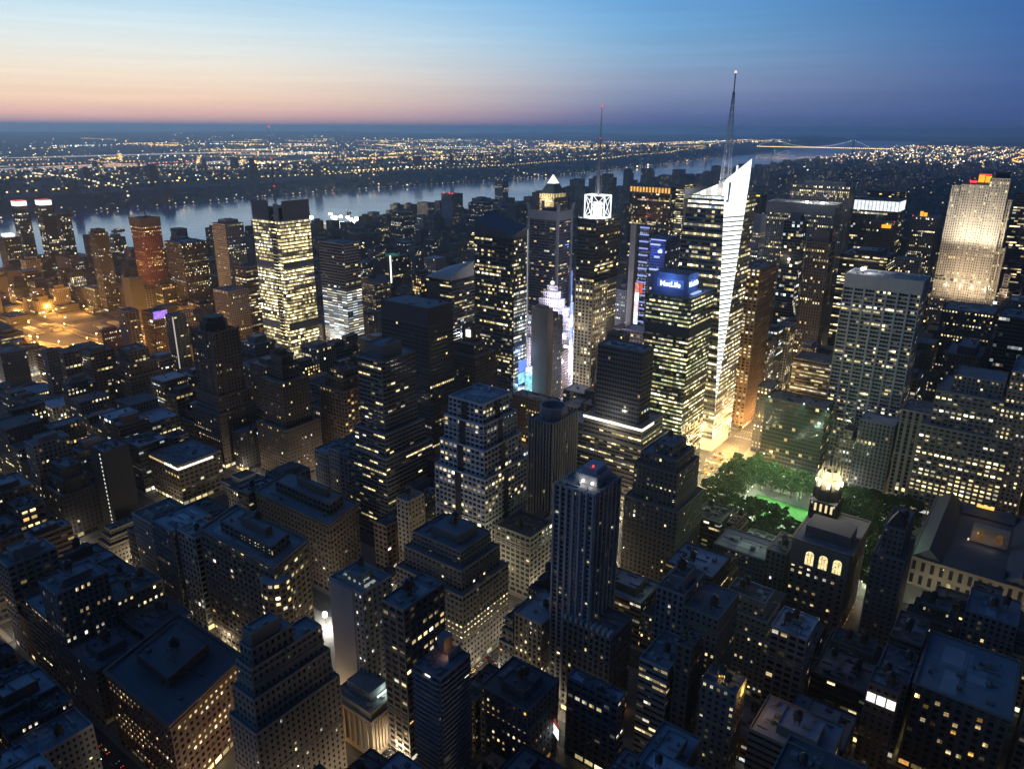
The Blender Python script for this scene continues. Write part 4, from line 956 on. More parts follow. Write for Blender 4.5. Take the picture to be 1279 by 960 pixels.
def floodlit_slab():
    o = thing('office_tower', 'floodlit limestone slab with fine vertical ribs, stepped edge and orange roof sign', 'skyscraper', (-81, 1260, 0))
    W, h = 70.0, 253.0; lm = wall_mat((.50,.44,.36)); r = np.random.default_rng(3)
    mb = MB(); ov = (3.0, 3.7, .44, .62, .7)
    def block(x0, x1, y0, y1, z0, z1, p, name):
        mb = MB(); f = [(x0, y0), (x1, y0), (x1, y1), (x0, y1)]
        for j in range(4): facade(mb, f[j], f[(j+1) % 4], z0, z1, 'piers' if j < 2 else 'blank', p, r, over=ov if j < 2 else None)
        n = max(1, int((x1-x0)/6))
        for j in range(n+1): x = x0+(x1-x0)*j/n; mb.box(x-.55, y0-1.1, z0, x+.55, y0+.1, z1+1)
        n = max(1, int((y1-y0)/6))
        for j in range(n+1): y = y0+(y1-y0)*j/n; mb.box(x1-.1, y-.55, z0, x1+1.1, y+.55, z1+1)
        mb.quads([[(*q, z1) for q in f]], 2); ring(mb, f, z1, z1+1, .5); mb.build(name, [lm, PANE, ROOF[0]], o)
    P_ = (.16, .08, 'y', .8)
    block(-W+12, -25, 0, 30, 0, h-7, P_, 'shaft'); block(-W, -W+11.9, 2.5, 30, 0, h-9, P_, 'west_wing'); block(-24.9, -2, -1.5, 30, 0, h+3, P_, 'shaft')
    block(-1.9, 4, 6, 28, 0, h-26, P_, 'east_setback'); block(4.1, 9, 9, 26, 0, h-92, P_, 'east_setback')
    overlay('lit_band', o, (-W, -1.4), (0, -1.4), 108, 114.5, 'glass', (2.5, 1, 'w', 1.1), lm, over=(5, 6, .8, .6, .3), seed=6, out=.5)
    bx('orange_sign', ORANGE_G, o, -40, 6, h-3, -32.5, 7, h+7); bx('orange_sign', ORANGE_G, o, -31.5, 6, h-3, -24.5, 7, h+6)
    bx('red_sign_rim', RED_G, o, -50, 6.5, h-4, -41, 7.5, h-1); bx('red_sign_rim', RED_G, o, -40, 7.2, h+7.2, -25, 8, h+8.4)
    bx('penthouse', BLACK, o, -20, 8, h+3, -4, 24, h+11)
    for x, e in ((-60, 1.0), (-42, 1.25), (-24, 1.35), (-6, 1.5)): lamp(o, (x, -62, 92), 85000*e, (1,.80,.55), 3, spot=75, aim=(x+2, 0, 120)); lamp(o, (x, -48, 150), 135000*e, (1,.90,.72), 3, spot=85, aim=(x, 0, 215))
    lamp(o, (30, -6, 88), 160000, (1,.85,.66), 3, spot=60, aim=(4, 14, 150))
    bx('floodlight', FLOOD_G, o, 10, -4, 84, 14, -2, 87)
floodlit_slab()
def paramount():
    o = thing('office_tower', 'white and violet floodlit ziggurat tower with globe on top', 'skyscraper', (-512, 782, 0))
    wm = wall_mat((.62,.58,.62)); r = np.random.default_rng(2); cx, cy = -14.0, 14.0
    zs = [(0, 58, 46), (58, 72, 38), (72, 86, 30), (86, 98, 22), (98, 109, 15), (109, 118, 10), (118, 126, 6)]
    for i, (z0, z1, e) in enumerate(zs):
        f = [(cx-e, cy-e*.55), (cx+e, cy-e*.55), (cx+e, cy+e*.55), (cx-e, cy+e*.55)]; mb = MB()
        for j in range(4): facade(mb, f[j], f[(j+1) % 4], z0, z1, 'punch' if j < 2 else 'blank', (.10, .05, 'n', .9), r, over=(3.2, 3.7, .42, .55, .4) if j < 2 else None)
        mb.quads([[(*q, z1) for q in f]], 2); ring(mb, f, z1, z1+1, .4); mb.build('tier' if i else 'base', [wm, PANE, ROOF[4]], o)
        if i: lamp(o, (cx+e*.5, cy-e*.55-9, z0+1.5), 3000+420*e, (.86,.80,1.0), 1.5); lamp(o, (cx+e+9, cy-2, z0+1.5), 3000+420*e, (.78,.76,1.0), 1.5)
    for y, z in ((-24, 40), (-34, 22)): lamp(o, (28, y, z), 130000, (.82,.80,1), 3); lamp(o, (cx+62, 6, z), 110000, (.75,.75,1), 3)
    t = MB(); n = 12
    for i in range(6):
        a0, a1 = -math.pi/2+math.pi*i/6, -math.pi/2+math.pi*(i+1)/6
        for k in range(n):
            b0, b1 = 2*math.pi*k/n, 2*math.pi*(k+1)/n; S = lambda a, b: (cx+3*math.cos(a)*math.cos(b), cy+3*math.cos(a)*math.sin(b), 130+3*math.sin(a))
            t.quads([[S(a0, b0), S(a0, b1), S(a1, b1), S(a1, b0)]])
    t.build('globe', [glow_mat('lit_globe', (1,.95,.9), 1.1)], o); part('globe_mast', STEEL, o, lambda m: m.tube((cx, cy, 126), (cx, cy, 138), .4))
    part('clock_face', WHITE_G, o, lambda m: m.box(cx-2, cy-7.2, 101, cx+2, cy-6.5, 105, 0, True))
    bx('blue_floodlight', glow_mat('blue_flood', (.5,.7,1), 4), o, cx-20.5, cy-24, 78, cx-18.5, cy-22, 80)
paramount()
def radiator_tower():
    o = thing('office_tower', 'black gothic tower with blazing gold lit crown beside the park', 'skyscraper', (-90, 486, 0))
    bk = wall_mat((.035,.03,.028), .7); gold = wall_mat((.46,.40,.24)); r = np.random.default_rng(4)
    W, D = 17.0, 18.0; f = [(-W, 0), (0, 0), (0, D), (-W, D)]; mb = MB()
    for j in range(4): facade(mb, f[j], f[(j+1) % 4], 0, 82, 'punch' if j < 2 else 'blank', (.08, .03, 'w', 1.0), r, over=(2.8, 3.7, .4, .55, .4) if j < 2 else None)
    mb.quads([[(*q, 82) for q in f]], 2); mb.build('shaft', [bk, PANE, ROOF[0]], o)
    cx, cy = -W/2, D/2
    def tier(e, z0, z1, nm, m):
        mb = MB(); g = octagon(cx, cy, e)
        mb.prism(g, z0, z1, 0)
        for x, y in g:
            mb.box(x-.6, y-.6, z0, x+.6, y+.6, z1+2.0); mb.prism([(x-.6,y-.6),(x+.6,y-.6),(x+.6,y+.6),(x-.6,y+.6)], z1+2.0, z1+5.0, 0, poly1=[(x-.05,y-.05),(x+.05,y-.05),(x+.05,y+.05),(x-.05,y+.05)])
        mb.build(nm, [m], o)
    tier(8.6, 82, 90, 'gilded_tier', bk); tier(7.2, 90, 97, 'gilded_tier', gold); tier(5.4, 97, 103, 'gilded_tier', gold); tier(3.2, 103, 107, 'gilded_crown', gold)
    part('finial', gold, o, lambda m: m.tube((cx, cy, 107), (cx, cy, 113), .5, 0, 6, .05))
    for a in np.linspace(0, 2*math.pi, 8, endpoint=False): lamp(o, (cx+10.5*math.cos(a), cy+10.5*math.sin(a), 97), 2600, (1,.95,.72), .4)
    part('crown_lamp', glow_mat('crown_lamp_glow', (1,.93,.66), 2.2), o, lambda m: [m.box(cx+7.8*math.cos(a)-.9, cy+7.8*math.sin(a)-.9, 92.2, cx+7.8*math.cos(a)+.9, cy+7.8*math.sin(a)+.9, 95.5) for a in np.linspace(.2, 2*math.pi+.2, 8, endpoint=False)])
    for a in np.linspace(.4, 2*math.pi+.4, 6, endpoint=False): lamp(o, (cx+8.5*math.cos(a), cy+8.5*math.sin(a), 101), 1500, (1,.95,.75), .4)
    for x in (-13, -9.5, -6, -2.6): bx('lit_niche', glow_mat('niche_glow', (1,.80,.42), 1.0), o, x-.7, -.35, 75, x+.7, -.02, 80.5)
radiator_tower()
def library():
    o = thing('library_hall', 'low marble library with broad slate blue hipped roofs and lit courtyard', 'library', (-48, 560, 0))
    st = wall_mat((.24,.22,.185)); sl = wall_mat((.10,.125,.15)); r = np.random.default_rng(6)
    W, D = 0.0, 118.0
    mb = MB(); f = [(0, 0), (78, 0), (78, D), (0, D)]
    for j in range(4): facade(mb, f[j], f[(j+1) % 4], 0, 22, 'loft' if j in (0, 3) else 'blank', (.08, .05, 'w', .8), r, over=(6.2, 11, .42, .7, .8) if j in (0, 3) else None)
    mb.quads([[(*q, 22) for q in f]], 2); ring(mb, f, 22, 23.5, .8, 0, .8); mb.build('marble_block', [st, PANE, sl], o)
    gable(o, 1, 2, 20, D-2, 23.2, 8, sl, 'slate_roof'); gable(o, 58, 2, 77, D-2, 23.2, 7, sl, 'slate_roof')
    def ew(y0, y1, nm): 
        ym = (y0+y1)/2
        part(nm, sl, o, lambda m: m.quads([[(20.2, y0, 23.2), (57.8, y0, 23.2), (57.8, ym, 29), (20.2, ym, 29)], [(57.8, y1, 23.2), (20.2, y1, 23.2), (20.2, ym, 29), (57.8, ym, 29)], [(20.2, y1, 23.2), (20.2, y0, 23.2), (20.2, ym, 29), (20.2, ym, 29)], [(57.8, y0, 23.2), (57.8, y1, 23.2), (57.8, ym, 29), (57.8, ym, 29)]]))
    ew(2, 20, 'slate_roof'); ew(98, 116, 'slate_roof')
    bx('courtyard_wall', wall_mat((.5,.40,.30)), o, 32, 52, 23, 56, 58, 36)
    for x in (38, 50): arch_window(o, x, 51.9, 26, 4.6, 7.5, ORG_L*.12)
    lamp(o, (36, 46, 28), 260, (1,.68,.35), .6); lamp(o, (46, 45, 26), 180, (1,.75,.45), .6)
    bx('courtyard_lamp', WARM_G, o, 30.5, 47, 25, 31.6, 48, 26.5)
    lamp(o, (36, 97, 36), 500, (1,.45,.10), 1); bx('portal_lamp', AMBER_G, o, 30, 99, 31, 42, 100, 33)
    lamp(o, (22, -9, 14), 700, (1,.78,.45), .5); lamp(o, (60, -9, 14), 250, (1,.78,.45), .5)
library()

# ------------------------------------------------------------------ the named towers
BUILDINGS = [
 dict(n='office_tower', l='tall white slab with a bold grid of dark windows and blank parapet above the park', v=95.6, u=735, w=65.3, d=34, h=193.1, s='grid', c=(0.5, 0.5, 0.49), p=(0.1, 0.12, 'y', 1.1), over=(3.1, 3.8, 0.965, 0.56, 0.9), eq=14, cat='skyscraper', near=0, hero='grace'),
 dict(n='office_block', l='dark block with small lit windows in front of the floodlit slab base', v=52.7, u=1000, w=53.0, d=52, h=118.8, s='punch', c=(0.07, 0.07, 0.075), p=(0.18, 0.05, 'w', 1), eq=8),
 dict(n='office_tower', l='tower topped by a broad glowing white louvred band, orange sign below it', v=242.9, u=1421, w=71.5, d=52, h=189.1, s='glass', c=(0.07, 0.07, 0.075), p=(0.1, 0.15, 'n', 0.9), far=0, hero='louvre', cat='skyscraper'),
 dict(n='office_tower', l='black slab rising behind the white glowing louvre band', v=268.2, u=1600, w=64.8, d=52, h=208.4, s='ribbon', c=(0.07, 0.07, 0.075), p=(0.08, 0.05, 'w', 0.8), far=1, cat='skyscraper'),
 dict(n='office_tower', l='brown tower carrying a small orange sign, under the white louvre band', v=223.8, u=1300, w=40.7, d=24.5, h=181.8, s='piers', c=(0.15, 0.11, 0.085), p=(0.1, 0.15, 'w', 0.9), hero='sign1', cat='skyscraper'),
 dict(n='office_tower', l='ribbed grey tower with an orange sign block standing on its roof', v=192.9, u=1501, w=40.4, d=52, h=173.7, s='piers', c=(0.22, 0.22, 0.22), p=(0.15, 0.2, 'w', 0.8), hero='sign2', cat='skyscraper'),
 dict(n='office_tower', l='black glass block with yellow lit rows and flat roof behind the white gridded slab', v=173.6, u=1000, w=54.7, d=52, h=172.4, s='ribbon', c=(0.07, 0.07, 0.075), p=(0.3, 0.35, 'y', 0.9), top=((8, 10, 8, 16, 5, 'blank'),), cat='skyscraper'),
 dict(n='office_tower', l='small beige ribbed building wedged beside the black block with yellow rows', v=163.3, u=1179, w=29.8, d=25.2, h=145.8, s='piers', c=(0.3, 0.25, 0.19), p=(0.15, 0.1, 'w', 0.8), far=1),
 dict(n='office_tower', l='broad limestone ribbed slab, tallest and widest of the avenue row', v=320.0, u=1400, w=100.1, d=38.9, h=225.8, s='piers', c=(0.34, 0.3, 0.25), p=(0.22, 0.25, 'w', 0.9), top=((10, 10, 10, 20, 6, 'blank'),), cat='skyscraper'),
 dict(n='office_tower', l='wide limestone slab with blank top band, lower twin before the broadest slab', v=288.2, u=1190, w=102.3, d=41.0, h=212.8, s='piers', c=(0.34, 0.3, 0.25), p=(0.25, 0.25, 'w', 0.9), hero='xyz2', cat='skyscraper'),
 dict(n='office_tower', l='slim blue grey tower in front of the limestone slabs', v=284.2, u=1018, w=23.8, d=21.2, h=205.5, s='glass', c=(0.1, 0.13, 0.16), p=(0.16, 0.1, 'n', 0.9), top=((4, 4, 4, 6, 9, 'blank'),), cat='skyscraper'),
 dict(n='office_tower', l='dark pier ribbed tower with grey box on top before the limestone slabs', v=226.3, u=938, w=27.7, d=21.3, h=191.1, s='piers', c=(0.11, 0.1, 0.1), p=(0.18, 0.1, 'w', 0.9), top=((4, 4, 4, 6, 14, 'blank'),), cat='skyscraper'),
 dict(n='office_tower', l='grey capped tower with white lit windows beside the glowing crystal spire', v=365.9, u=1099, w=28.8, d=24.2, h=175.8, s='fine', c=(0.22, 0.22, 0.22), p=(0.5, 0.3, 'n', 0.9), top=((0.4, 0.4, 0.4, 0.4, 24, 'blank'),), cat='skyscraper'),
 dict(n='office_tower', l='black tower edged by a yellow light strip along corner and roof', v=528.9, u=1582, w=20.2, d=24.6, h=189.3, s='glass', c=(0.07, 0.07, 0.075), p=(0.05, 0.05, 'y', 0.8), hero='yellow_edge', cat='skyscraper'),
 dict(n='office_tower', l='brown tower with tall orange lit piers next to the crystal spire', v=253.5, u=777, w=24.1, d=52, h=180.5, s='piers', c=(0.2, 0.13, 0.08), p=(0.35, 0.25, 'w', 0.95), over=(5.0, 3.7, 0.6, 0.6, 1.2), hero='piers_tower', cat='skyscraper'),
 dict(n='office_building', l='low beige building with lit ribbon floors hidden partly by the white gridded slab', v=164.5, u=800, w=50.2, d=33.1, h=85.8, s='ribbon', c=(0.3, 0.25, 0.19), p=(0.45, 0.3, 'y', 0.9)),
 dict(n='office_building', l='dark green glass block with scattered lights facing the park lawn', v=151.9, u=700, w=56.6, d=28.0, h=70.9, s='glass', c=(0.05, 0.07, 0.06), p=(0.06, 0.05, 'o', 0.8)),
 dict(n='office_building', l='stone office block with bright yellow window rows above the library', v=11.3, u=690, w=54.4, d=52, h=111.7, s='punch', c=(0.24, 0.22, 0.19), p=(0.3, 0.22, 'y', 1.25), over=(4.6, 3.9, 0.62, 0.5, 0.5), steps=((30, 6),), top=((8, 8, 10, 10, 14, 'punch'),)),
 dict(n='office_building', l='ribbed stone annex between white gridded slab and stone block', v=63.4, u=700, w=26.5, d=34.8, h=85.7, s='piers', c=(0.26, 0.25, 0.23), p=(0.03, 0.02, 'w', 0.8), over=(5.2, 4, 0.5, 0.86, 1.0)),
 dict(n='office_tower', l='beige corner tower with small lit windows cut by the picture edge', v=-3.7, u=690, w=20.1, d=52, h=138.5, s='punch', c=(0.3, 0.25, 0.19), p=(0.25, 0.1, 'w', 0.9), steps=((30, 5),)),
 dict(n='office_tower', l='dark flat tower half out of frame beside the floodlit slab', v=45.5, u=1340, w=31.1, d=52, h=233.7, s='ribbon', c=(0.07, 0.07, 0.075), p=(0.15, 0.1, 'w', 0.8), far=1, cat='skyscraper'),
 dict(n='office_tower', l='black slab with few lights under the picture edge tower', v=17.5, u=900, w=25.6, d=52, h=138.5, s='glass', c=(0.07, 0.07, 0.075), p=(0.06, 0.05, 'c', 0.8)),
 dict(n='office_tower', l='dark setback tower above the stone block roof', v=48.7, u=860, w=32.2, d=52, h=101.7, s='punch', c=(0.07, 0.07, 0.075), p=(0.1, 0.04, 'n', 1.0), top=((6, 6, 6, 10, 8, 'blank'),)),
 dict(n='skyscraper', l='gold lit glass newspaper tower with grey screens and mast on its roof', v=742.2, u=545, w=52.3, d=44.1, h=214.3, s='glass', c=(0.4, 0.39, 0.36), p=(3.0, 1.0, 'y', 1.35), over=(3.0, 4.1, 0.92, 0.6, 0.12), hero='nyt', cat='skyscraper'),
 dict(n='office_tower', l='white louvred glass tower lit from within, next to the gold newspaper tower', v=743.9, u=640, w=48.4, d=25.8, h=176.3, s='ribbon', c=(0.3, 0.29, 0.28), p=(0.05, 0.05, 'c', 0.9), hero='eleven', cat='skyscraper'),
 dict(n='hotel_tower', l='beige ribbed hotel with pitched penthouse beyond the white louvred tower', v=927.6, u=860, w=45.5, d=37.5, h=66.4, s='piers', c=(0.3, 0.25, 0.19), p=(0.22, 0.1, 'w', 0.8), hero='hotel'),
 dict(n='office_tower', l='dark tower with a bright white light blade down its corner', v=1048.8, u=1020, w=19.8, d=52, h=79.1, s='glass', c=(0.07, 0.07, 0.075), p=(0.1, 0.05, 'w', 0.8), hero='beam', cat='skyscraper'),
 dict(n='apartment_tower', l='dark brown apartment tower full of tiny lights beyond the light blade', v=1499.6, u=1500, w=37.4, d=52, h=93.9, s='punch', c=(0.15, 0.11, 0.085), p=(0.22, 0.02, 'n', 0.9), far=1),
 dict(n='apartment_tower', l='small beige block standing at the river edge', v=1861.9, u=2000, w=54.7, d=38.0, h=61.4, s='punch', c=(0.3, 0.25, 0.19), p=(0.1, 0.02, 'w', 0.7), far=1),
 dict(n='apartment_tower', l='tall grey slab with red roof lights and blank flank before the river', v=1526.1, u=1750, w=45.3, d=48.6, h=126.0, s='fine', c=(0.22, 0.22, 0.22), p=(0.1, 0.03, 'w', 0.8), far=0, hero='redtop'),
 dict(n='apartment_tower', l='dark slab full of small lights beside the red topped slab', v=1362.3, u=1700, w=56.4, d=40.8, h=113.7, s='punch', c=(0.07, 0.07, 0.075), p=(0.22, 0.02, 'n', 0.9), far=1),
 dict(n='apartment_tower', l='slender tower with pale crown against the river bend', v=1906.4, u=2500, w=41.4, d=38.1, h=111.8, s='punch', c=(0.22, 0.22, 0.22), p=(0.15, 0.03, 'w', 0.8), far=1),
 dict(n='office_tower', l='slant topped black glass tower with lit office rows above the square', v=457.3, u=616, w=49.7, d=26.7, h=210.7, s='glass', c=(0.06, 0.07, 0.08), p=(0.16, 0.12, 'y', 0.9), over=(3.0, 4.0, 0.9, 0.5, 0.12), hero='sevents', cat='skyscraper'),
 dict(n='office_tower', l='black tower with white wedge roof and yellow lit window columns', v=535.6, u=610, w=38.2, d=38.7, h=159.1, s='ribbon', c=(0.07, 0.07, 0.075), p=(0.3, 0.28, 'y', 1.0), hero='fivets', cat='skyscraper'),
 dict(n='office_tower', l='concrete finned tower with four corner blades over the glowing ziggurat', v=559.9, u=857, w=47.6, d=34.2, h=206.9, s='ribbon', c=(0.13, 0.12, 0.15), p=(0.1, 0.08, 'w', 0.8), hero='astor', cat='skyscraper'),
 dict(n='skyscraper', l='masonry and glass tower carrying a white lit cube frame and tall antenna', v=411.4, u=705, w=23.1, d=52, h=226.2, s='punch', c=(0.2, 0.19, 0.17), p=(0.22, 0.15, 'w', 1.0), hero='conde', cat='skyscraper'),
 dict(n='skyscraper', l='brick tower with copper mansard and glowing white pyramid top', v=853.4, u=1290, w=35.4, d=52, h=183.9, s='piers', c=(0.3, 0.25, 0.19), p=(0.12, 0.05, 'w', 0.8), hero='wwp', cat='skyscraper'),
 dict(n='office_tower', l='black block crowned by a row of orange lit arches', v=660.4, u=1421, w=91.7, d=37.5, h=198.7, s='glass', c=(0.07, 0.07, 0.075), p=(0.1, 0.03, 'w', 0.8), hero='orange_crown', cat='skyscraper'),
 dict(n='office_tower', l='narrow tower with yellow floors tucked behind the crystal spire', v=578.6, u=1300, w=15.6, d=38.6, h=223.0, s='ribbon', c=(0.12, 0.11, 0.09), p=(0.6, 0.4, 'y', 0.9), far=1, cat='skyscraper'),
 dict(n='hotel_tower', l='slim purple and blue lit tower above the square with spire', v=445.2, u=900, w=12.8, d=6.9, h=198.0, s='fine', c=(0.06, 0.07, 0.16), p=(0.6, 0.2, 'c', 0.5), hero='bluetower', cat='skyscraper'),
 dict(n='office_tower', l='blue lit box tower with bright roof line beside the slim purple tower', v=475.1, u=1018, w=33.8, d=49.7, h=164.6, s='glass', c=(0.05, 0.07, 0.2), p=(0.08, 0.1, 'c', 0.7), hero='bluebox', cat='skyscraper'),
 dict(n='hotel_tower', l='thin beige concrete fin beside the antenna tower', v=443.3, u=860, w=8, d=6.5, h=203.0, s='blank', c=(0.34, 0.3, 0.25), p=(0.05, 0.02, 'w', 0.7), far=1),
 dict(n='office_tower', l='green glass tower with blue rooftop sign and bright yellow floors by the park avenue', v=258.8, u=616, w=44.0, d=52, h=176.4, s='ribbon', c=(0.04, 0.06, 0.05), p=(1.1, 0.75, 'g', 1.05), over=(3.0, 3.9, 0.93, 0.46, 0.12), hero='metlife', cat='skyscraper'),
 dict(n='office_tower', l='dark mirror glass box standing on stepped base with white lit ledge', v=255.6, u=520, w=41.3, d=19.8, h=150.1, s='fine', c=(0.09, 0.1, 0.13), p=(0.01, 0.04, 'n', 0.6), hero='ledge', over=(2.4, 3.9, 0.82, 0.6, 0.25)),
 dict(n='apartment_tower', l='windowless beige slab standing before the glowing ziggurat', v=428.2, u=640, w=20.7, d=10.7, h=136.9, s='blank', c=(0.36, 0.32, 0.27), p=(0, 0, 'w', 1), top=((3, 3, 3, 5, 3, 'blank'),)),
 dict(n='office_building', l='small brown block with square water bulkhead under the antenna tower', v=316.5, u=600, w=17.1, d=14.1, h=136.4, s='punch', c=(0.15, 0.11, 0.085), p=(0.04, 0.0, 'w', 0.8)),
 dict(n='apartment_tower', l='western twin riverside tower with glowing white crown', v=1867.1, u=690, w=27.4, d=24.8, h=142.3, s='glass', c=(0.1, 0.13, 0.16), p=(0.14, 0.02, 'n', 0.8), hero='silver', top=((2, 2, 2, 2, 7, 'blank'),)),
 dict(n='apartment_tower', l='eastern twin riverside tower with glowing white crown', v=1816.8, u=720, w=29.6, d=25.5, h=144.9, s='glass', c=(0.1, 0.13, 0.16), p=(0.14, 0.02, 'n', 0.8), hero='silver', top=((2, 2, 2, 2, 7, 'blank'),)),
 dict(n='apartment_tower', l='dark lower wing tower beside the crowned twins', v=1780.0, u=740, w=24.9, d=22.5, h=133.8, s='glass', c=(0.1, 0.13, 0.16), p=(0.12, 0.02, 'n', 0.8)),
 dict(n='apartment_tower', l='dark block with white lit rooftop at the river edge', v=1828.4, u=640, w=36.1, d=31.6, h=88.5, s='punch', c=(0.07, 0.07, 0.075), p=(0.15, 0.02, 'n', 0.8), hero='whitetop'),
 dict(n='apartment_tower', l='dark slender tower with stepped cap before the lit tent', v=1367.1, u=620, w=25.4, d=22.5, h=139.8, s='punch', c=(0.07, 0.07, 0.075), p=(0.2, 0.02, 'n', 0.9), top=((3, 3, 3, 3, 6, 'blank'),)),
 dict(n='construction_tower', l='unfinished tower wrapped in orange netting with dark crown and crane', v=1338.9, u=690, w=38.7, d=34.6, h=160.3, s='fine', c=(0.38, 0.17, 0.08), p=(0.1, 0.05, 'o', 0.6), hero='orange'),
 dict(n='apartment_tower', l='flat black slab dotted with tiny lights beside the orange tower', v=1181.5, u=670, w=52.2, d=46.5, h=133.2, s='punch', c=(0.05, 0.05, 0.055), p=(0.3, 0.02, 'n', 0.9), cat='building'),
 dict(n='apartment_tower', l='pale blue grey tower with twin roof blocks near the gold tower', v=1095.6, u=700, w=38.1, d=34.0, h=168.4, s='fine', c=(0.26, 0.28, 0.3), p=(0.12, 0.02, 'n', 0.9), top=((6, 5, 6, 10, 6, 'blank'),)),
 dict(n='apartment_building', l='brick block with lit floor rows below the pale blue grey tower', v=962.9, u=640, w=28.6, d=24.2, h=122.0, s='ribbon', c=(0.15, 0.11, 0.085), p=(0.3, 0.3, 'y', 0.8)),
 dict(n='apartment_building', l='grey block of balconies under the pale blue grey tower', v=951.5, u=600, w=37.2, d=33.4, h=94.4, s='punch', c=(0.22, 0.22, 0.22), p=(0.1, 0.1, 'w', 0.8)),
 dict(n='apartment_building', l='striped white and brown slab with balconies near the orange ramps', v=990.7, u=470, w=21.4, d=18.4, h=83.9, s='balc', c=(0.34, 0.28, 0.25), p=(0.08, 0.02, 'w', 0.8)),
 dict(n='hotel_tower', l='brown block with purple lit sign wall on top', v=980.6, u=500, w=27.5, d=22.7, h=77.5, s='punch', c=(0.15, 0.11, 0.085), p=(0.12, 0.02, 'w', 0.8), hero='purple'),
 dict(n='apartment_tower', l='dark tower with a bright white corner stripe behind the octagon topped tower', v=869.9, u=470, w=19.1, d=16.6, h=95.7, s='balc', c=(0.18, 0.18, 0.18), p=(0.05, 0.02, 'w', 0.8), hero='stripe'),
 dict(n='apartment_building', l='dark windowless slab below the orange netted tower', v=1211.4, u=590, w=25.9, d=22.5, h=84.2, s='blank', c=(0.07, 0.07, 0.075), p=(0, 0, 'w', 1)),
 dict(n='office_tower', l='art deco brick tower with dark octagonal crown over the garment lofts', v=629.1, u=374, w=33.1, d=28.6, h=134.2, s='punch', c=(0.17, 0.13, 0.105), p=(0.05, 0.03, 'y', 1), hero='deco20', steps=((62, 3), (78, 7)), near=1, cat='skyscraper'),
 dict(n='loft_building', l='stepped loft block with amber lit setbacks near the orange ramps', v=848.7, u=400, w=26.9, d=23.4, h=70.8, s='loft', c=(0.15, 0.11, 0.085), p=(0.06, 0.05, 'w', 0.9), steps=((14, 5), (28, 9))),
 dict(n='loft_building', l='pale apartment block low at picture edge with yellow specks', v=1032.3, u=330, w=33.6, d=29.1, h=50.6, s='punch', c=(0.22, 0.22, 0.23), p=(0.1, 0.02, 'w', 0.9)),
 dict(n='apartment_tower', l='slender dark slab with pale edge at the bus ramps', v=919.2, u=340, w=14.1, d=12.3, h=72.0, s='punch', c=(0.18, 0.18, 0.18), p=(0.06, 0.0, 'n', 0.9)),
 dict(n='office_tower', l='dark brown slab with stair stepped flank in front of the gold tower', v=560.2, u=400, w=16.6, d=12.6, h=118.8, s='punch', c=(0.12, 0.09, 0.07), p=(0.04, 0.02, 'w', 0.9), hero='slim', steps=((9, 3), (22, 9), (66, 14))),
 dict(n='loft_building', l='dark ziggurat roofed loft with rooftop tank and amber floor beside the stair stepped slab', v=542.5, u=455, w=18.8, d=19.6, h=94.2, s='loft', c=(0.15, 0.11, 0.085), p=(0.1, 0.05, 'o', 0.8), steps=((8, 4), (18, 8)), tank=1),
 dict(n='office_tower', l='banded tower with pale box top, zig zag dark ribbon floors all the way down', v=401.0, u=374, w=26.6, d=37.6, h=150.4, s='ribbon', c=(0.17, 0.17, 0.165), p=(0.07, 0.07, 'y', 1.0), over=(4.5, 3.7, 0.99, 0.48, 0.6), top=((4, 3, 12, 6, 11, 'blank'),), cat='skyscraper', steps=((58, 4), (76, 8)), near=0),
 dict(n='office_tower', l='plain black office slab with blank top behind the banded tower', v=427.1, u=455, w=57.7, d=32.4, h=157.0, s='fine', c=(0.085, 0.08, 0.085), p=(0.02, 0.1, 'w', 0.9), over=(2.6, 3.8, 0.75, 0.5, 0.25), top=((0.3, 0.3, 0.3, 0.3, 16, 'blank'),), cat='skyscraper'),
 dict(n='office_building', l='brown stepped building with bright lantern window beneath the black wedge roof tower', v=443.7, u=535, w=13.9, d=11.2, h=137.8, s='punch', c=(0.15, 0.11, 0.085), p=(0.08, 0.0, 'w', 0.9), steps=((16, 6), (26, 12)), hero='lantern'),
 dict(n='office_tower', l='white terracotta stepped tower with dark vertical slots and glowing base floor', v=302.2, u=374, w=31.5, d=34.2, h=138.1, s='loft', c=(0.5, 0.5, 0.52), p=(0.1, 0.14, 'y', 1.1), over=(4.0, 3.9, 0.74, 0.6, 0.6), steps=((14, 2.5), (32, 5), (52, 8)), hero='zig', near=1, cat='skyscraper'),
 dict(n='office_tower', l='ribbed dark tower with octagonal ring roof in the picture middle', v=287.0, u=440, w=22.4, d=34.4, h=106.2, s='piers', c=(0.17, 0.16, 0.15), p=(0.03, 0.0, 'w', 0.9), over=(4.2, 3.7, 0.6, 0.84, 1.1), hero='octring'),
 dict(n='apartment_tower', l='tall concrete apartment tower with pale vertical ribs and red roof lamp', v=169.6, u=300, w=24.1, d=27.0, h=140.9, s='balc', c=(0.34, 0.325, 0.3), p=(0.06, 0.0, 'y', 1.0), over=(3.4, 2.9, 0.7, 0.58, 0.8), hero='condo', near=1, cat='skyscraper'),
 dict(n='office_tower', l='brick setback tower with notched top beside the park trees', v=185.7, u=440, w=27.4, d=30.7, h=104.2, s='punch', c=(0.15, 0.14, 0.13), p=(0.08, 0.04, 'y', 1.1), steps=((8, 3), (34, 7)), near=1, top=((5, 5, 5, 8, 8, 'punch'),)),
 dict(n='office_building', l='low flat roofed building with dotted lit top floor under the glowing ziggurat', v=394.9, u=600, w=49.3, d=18.0, h=50.7, s='punch', c=(0.15, 0.11, 0.085), p=(0.12, 0.25, 'w', 0.9)),
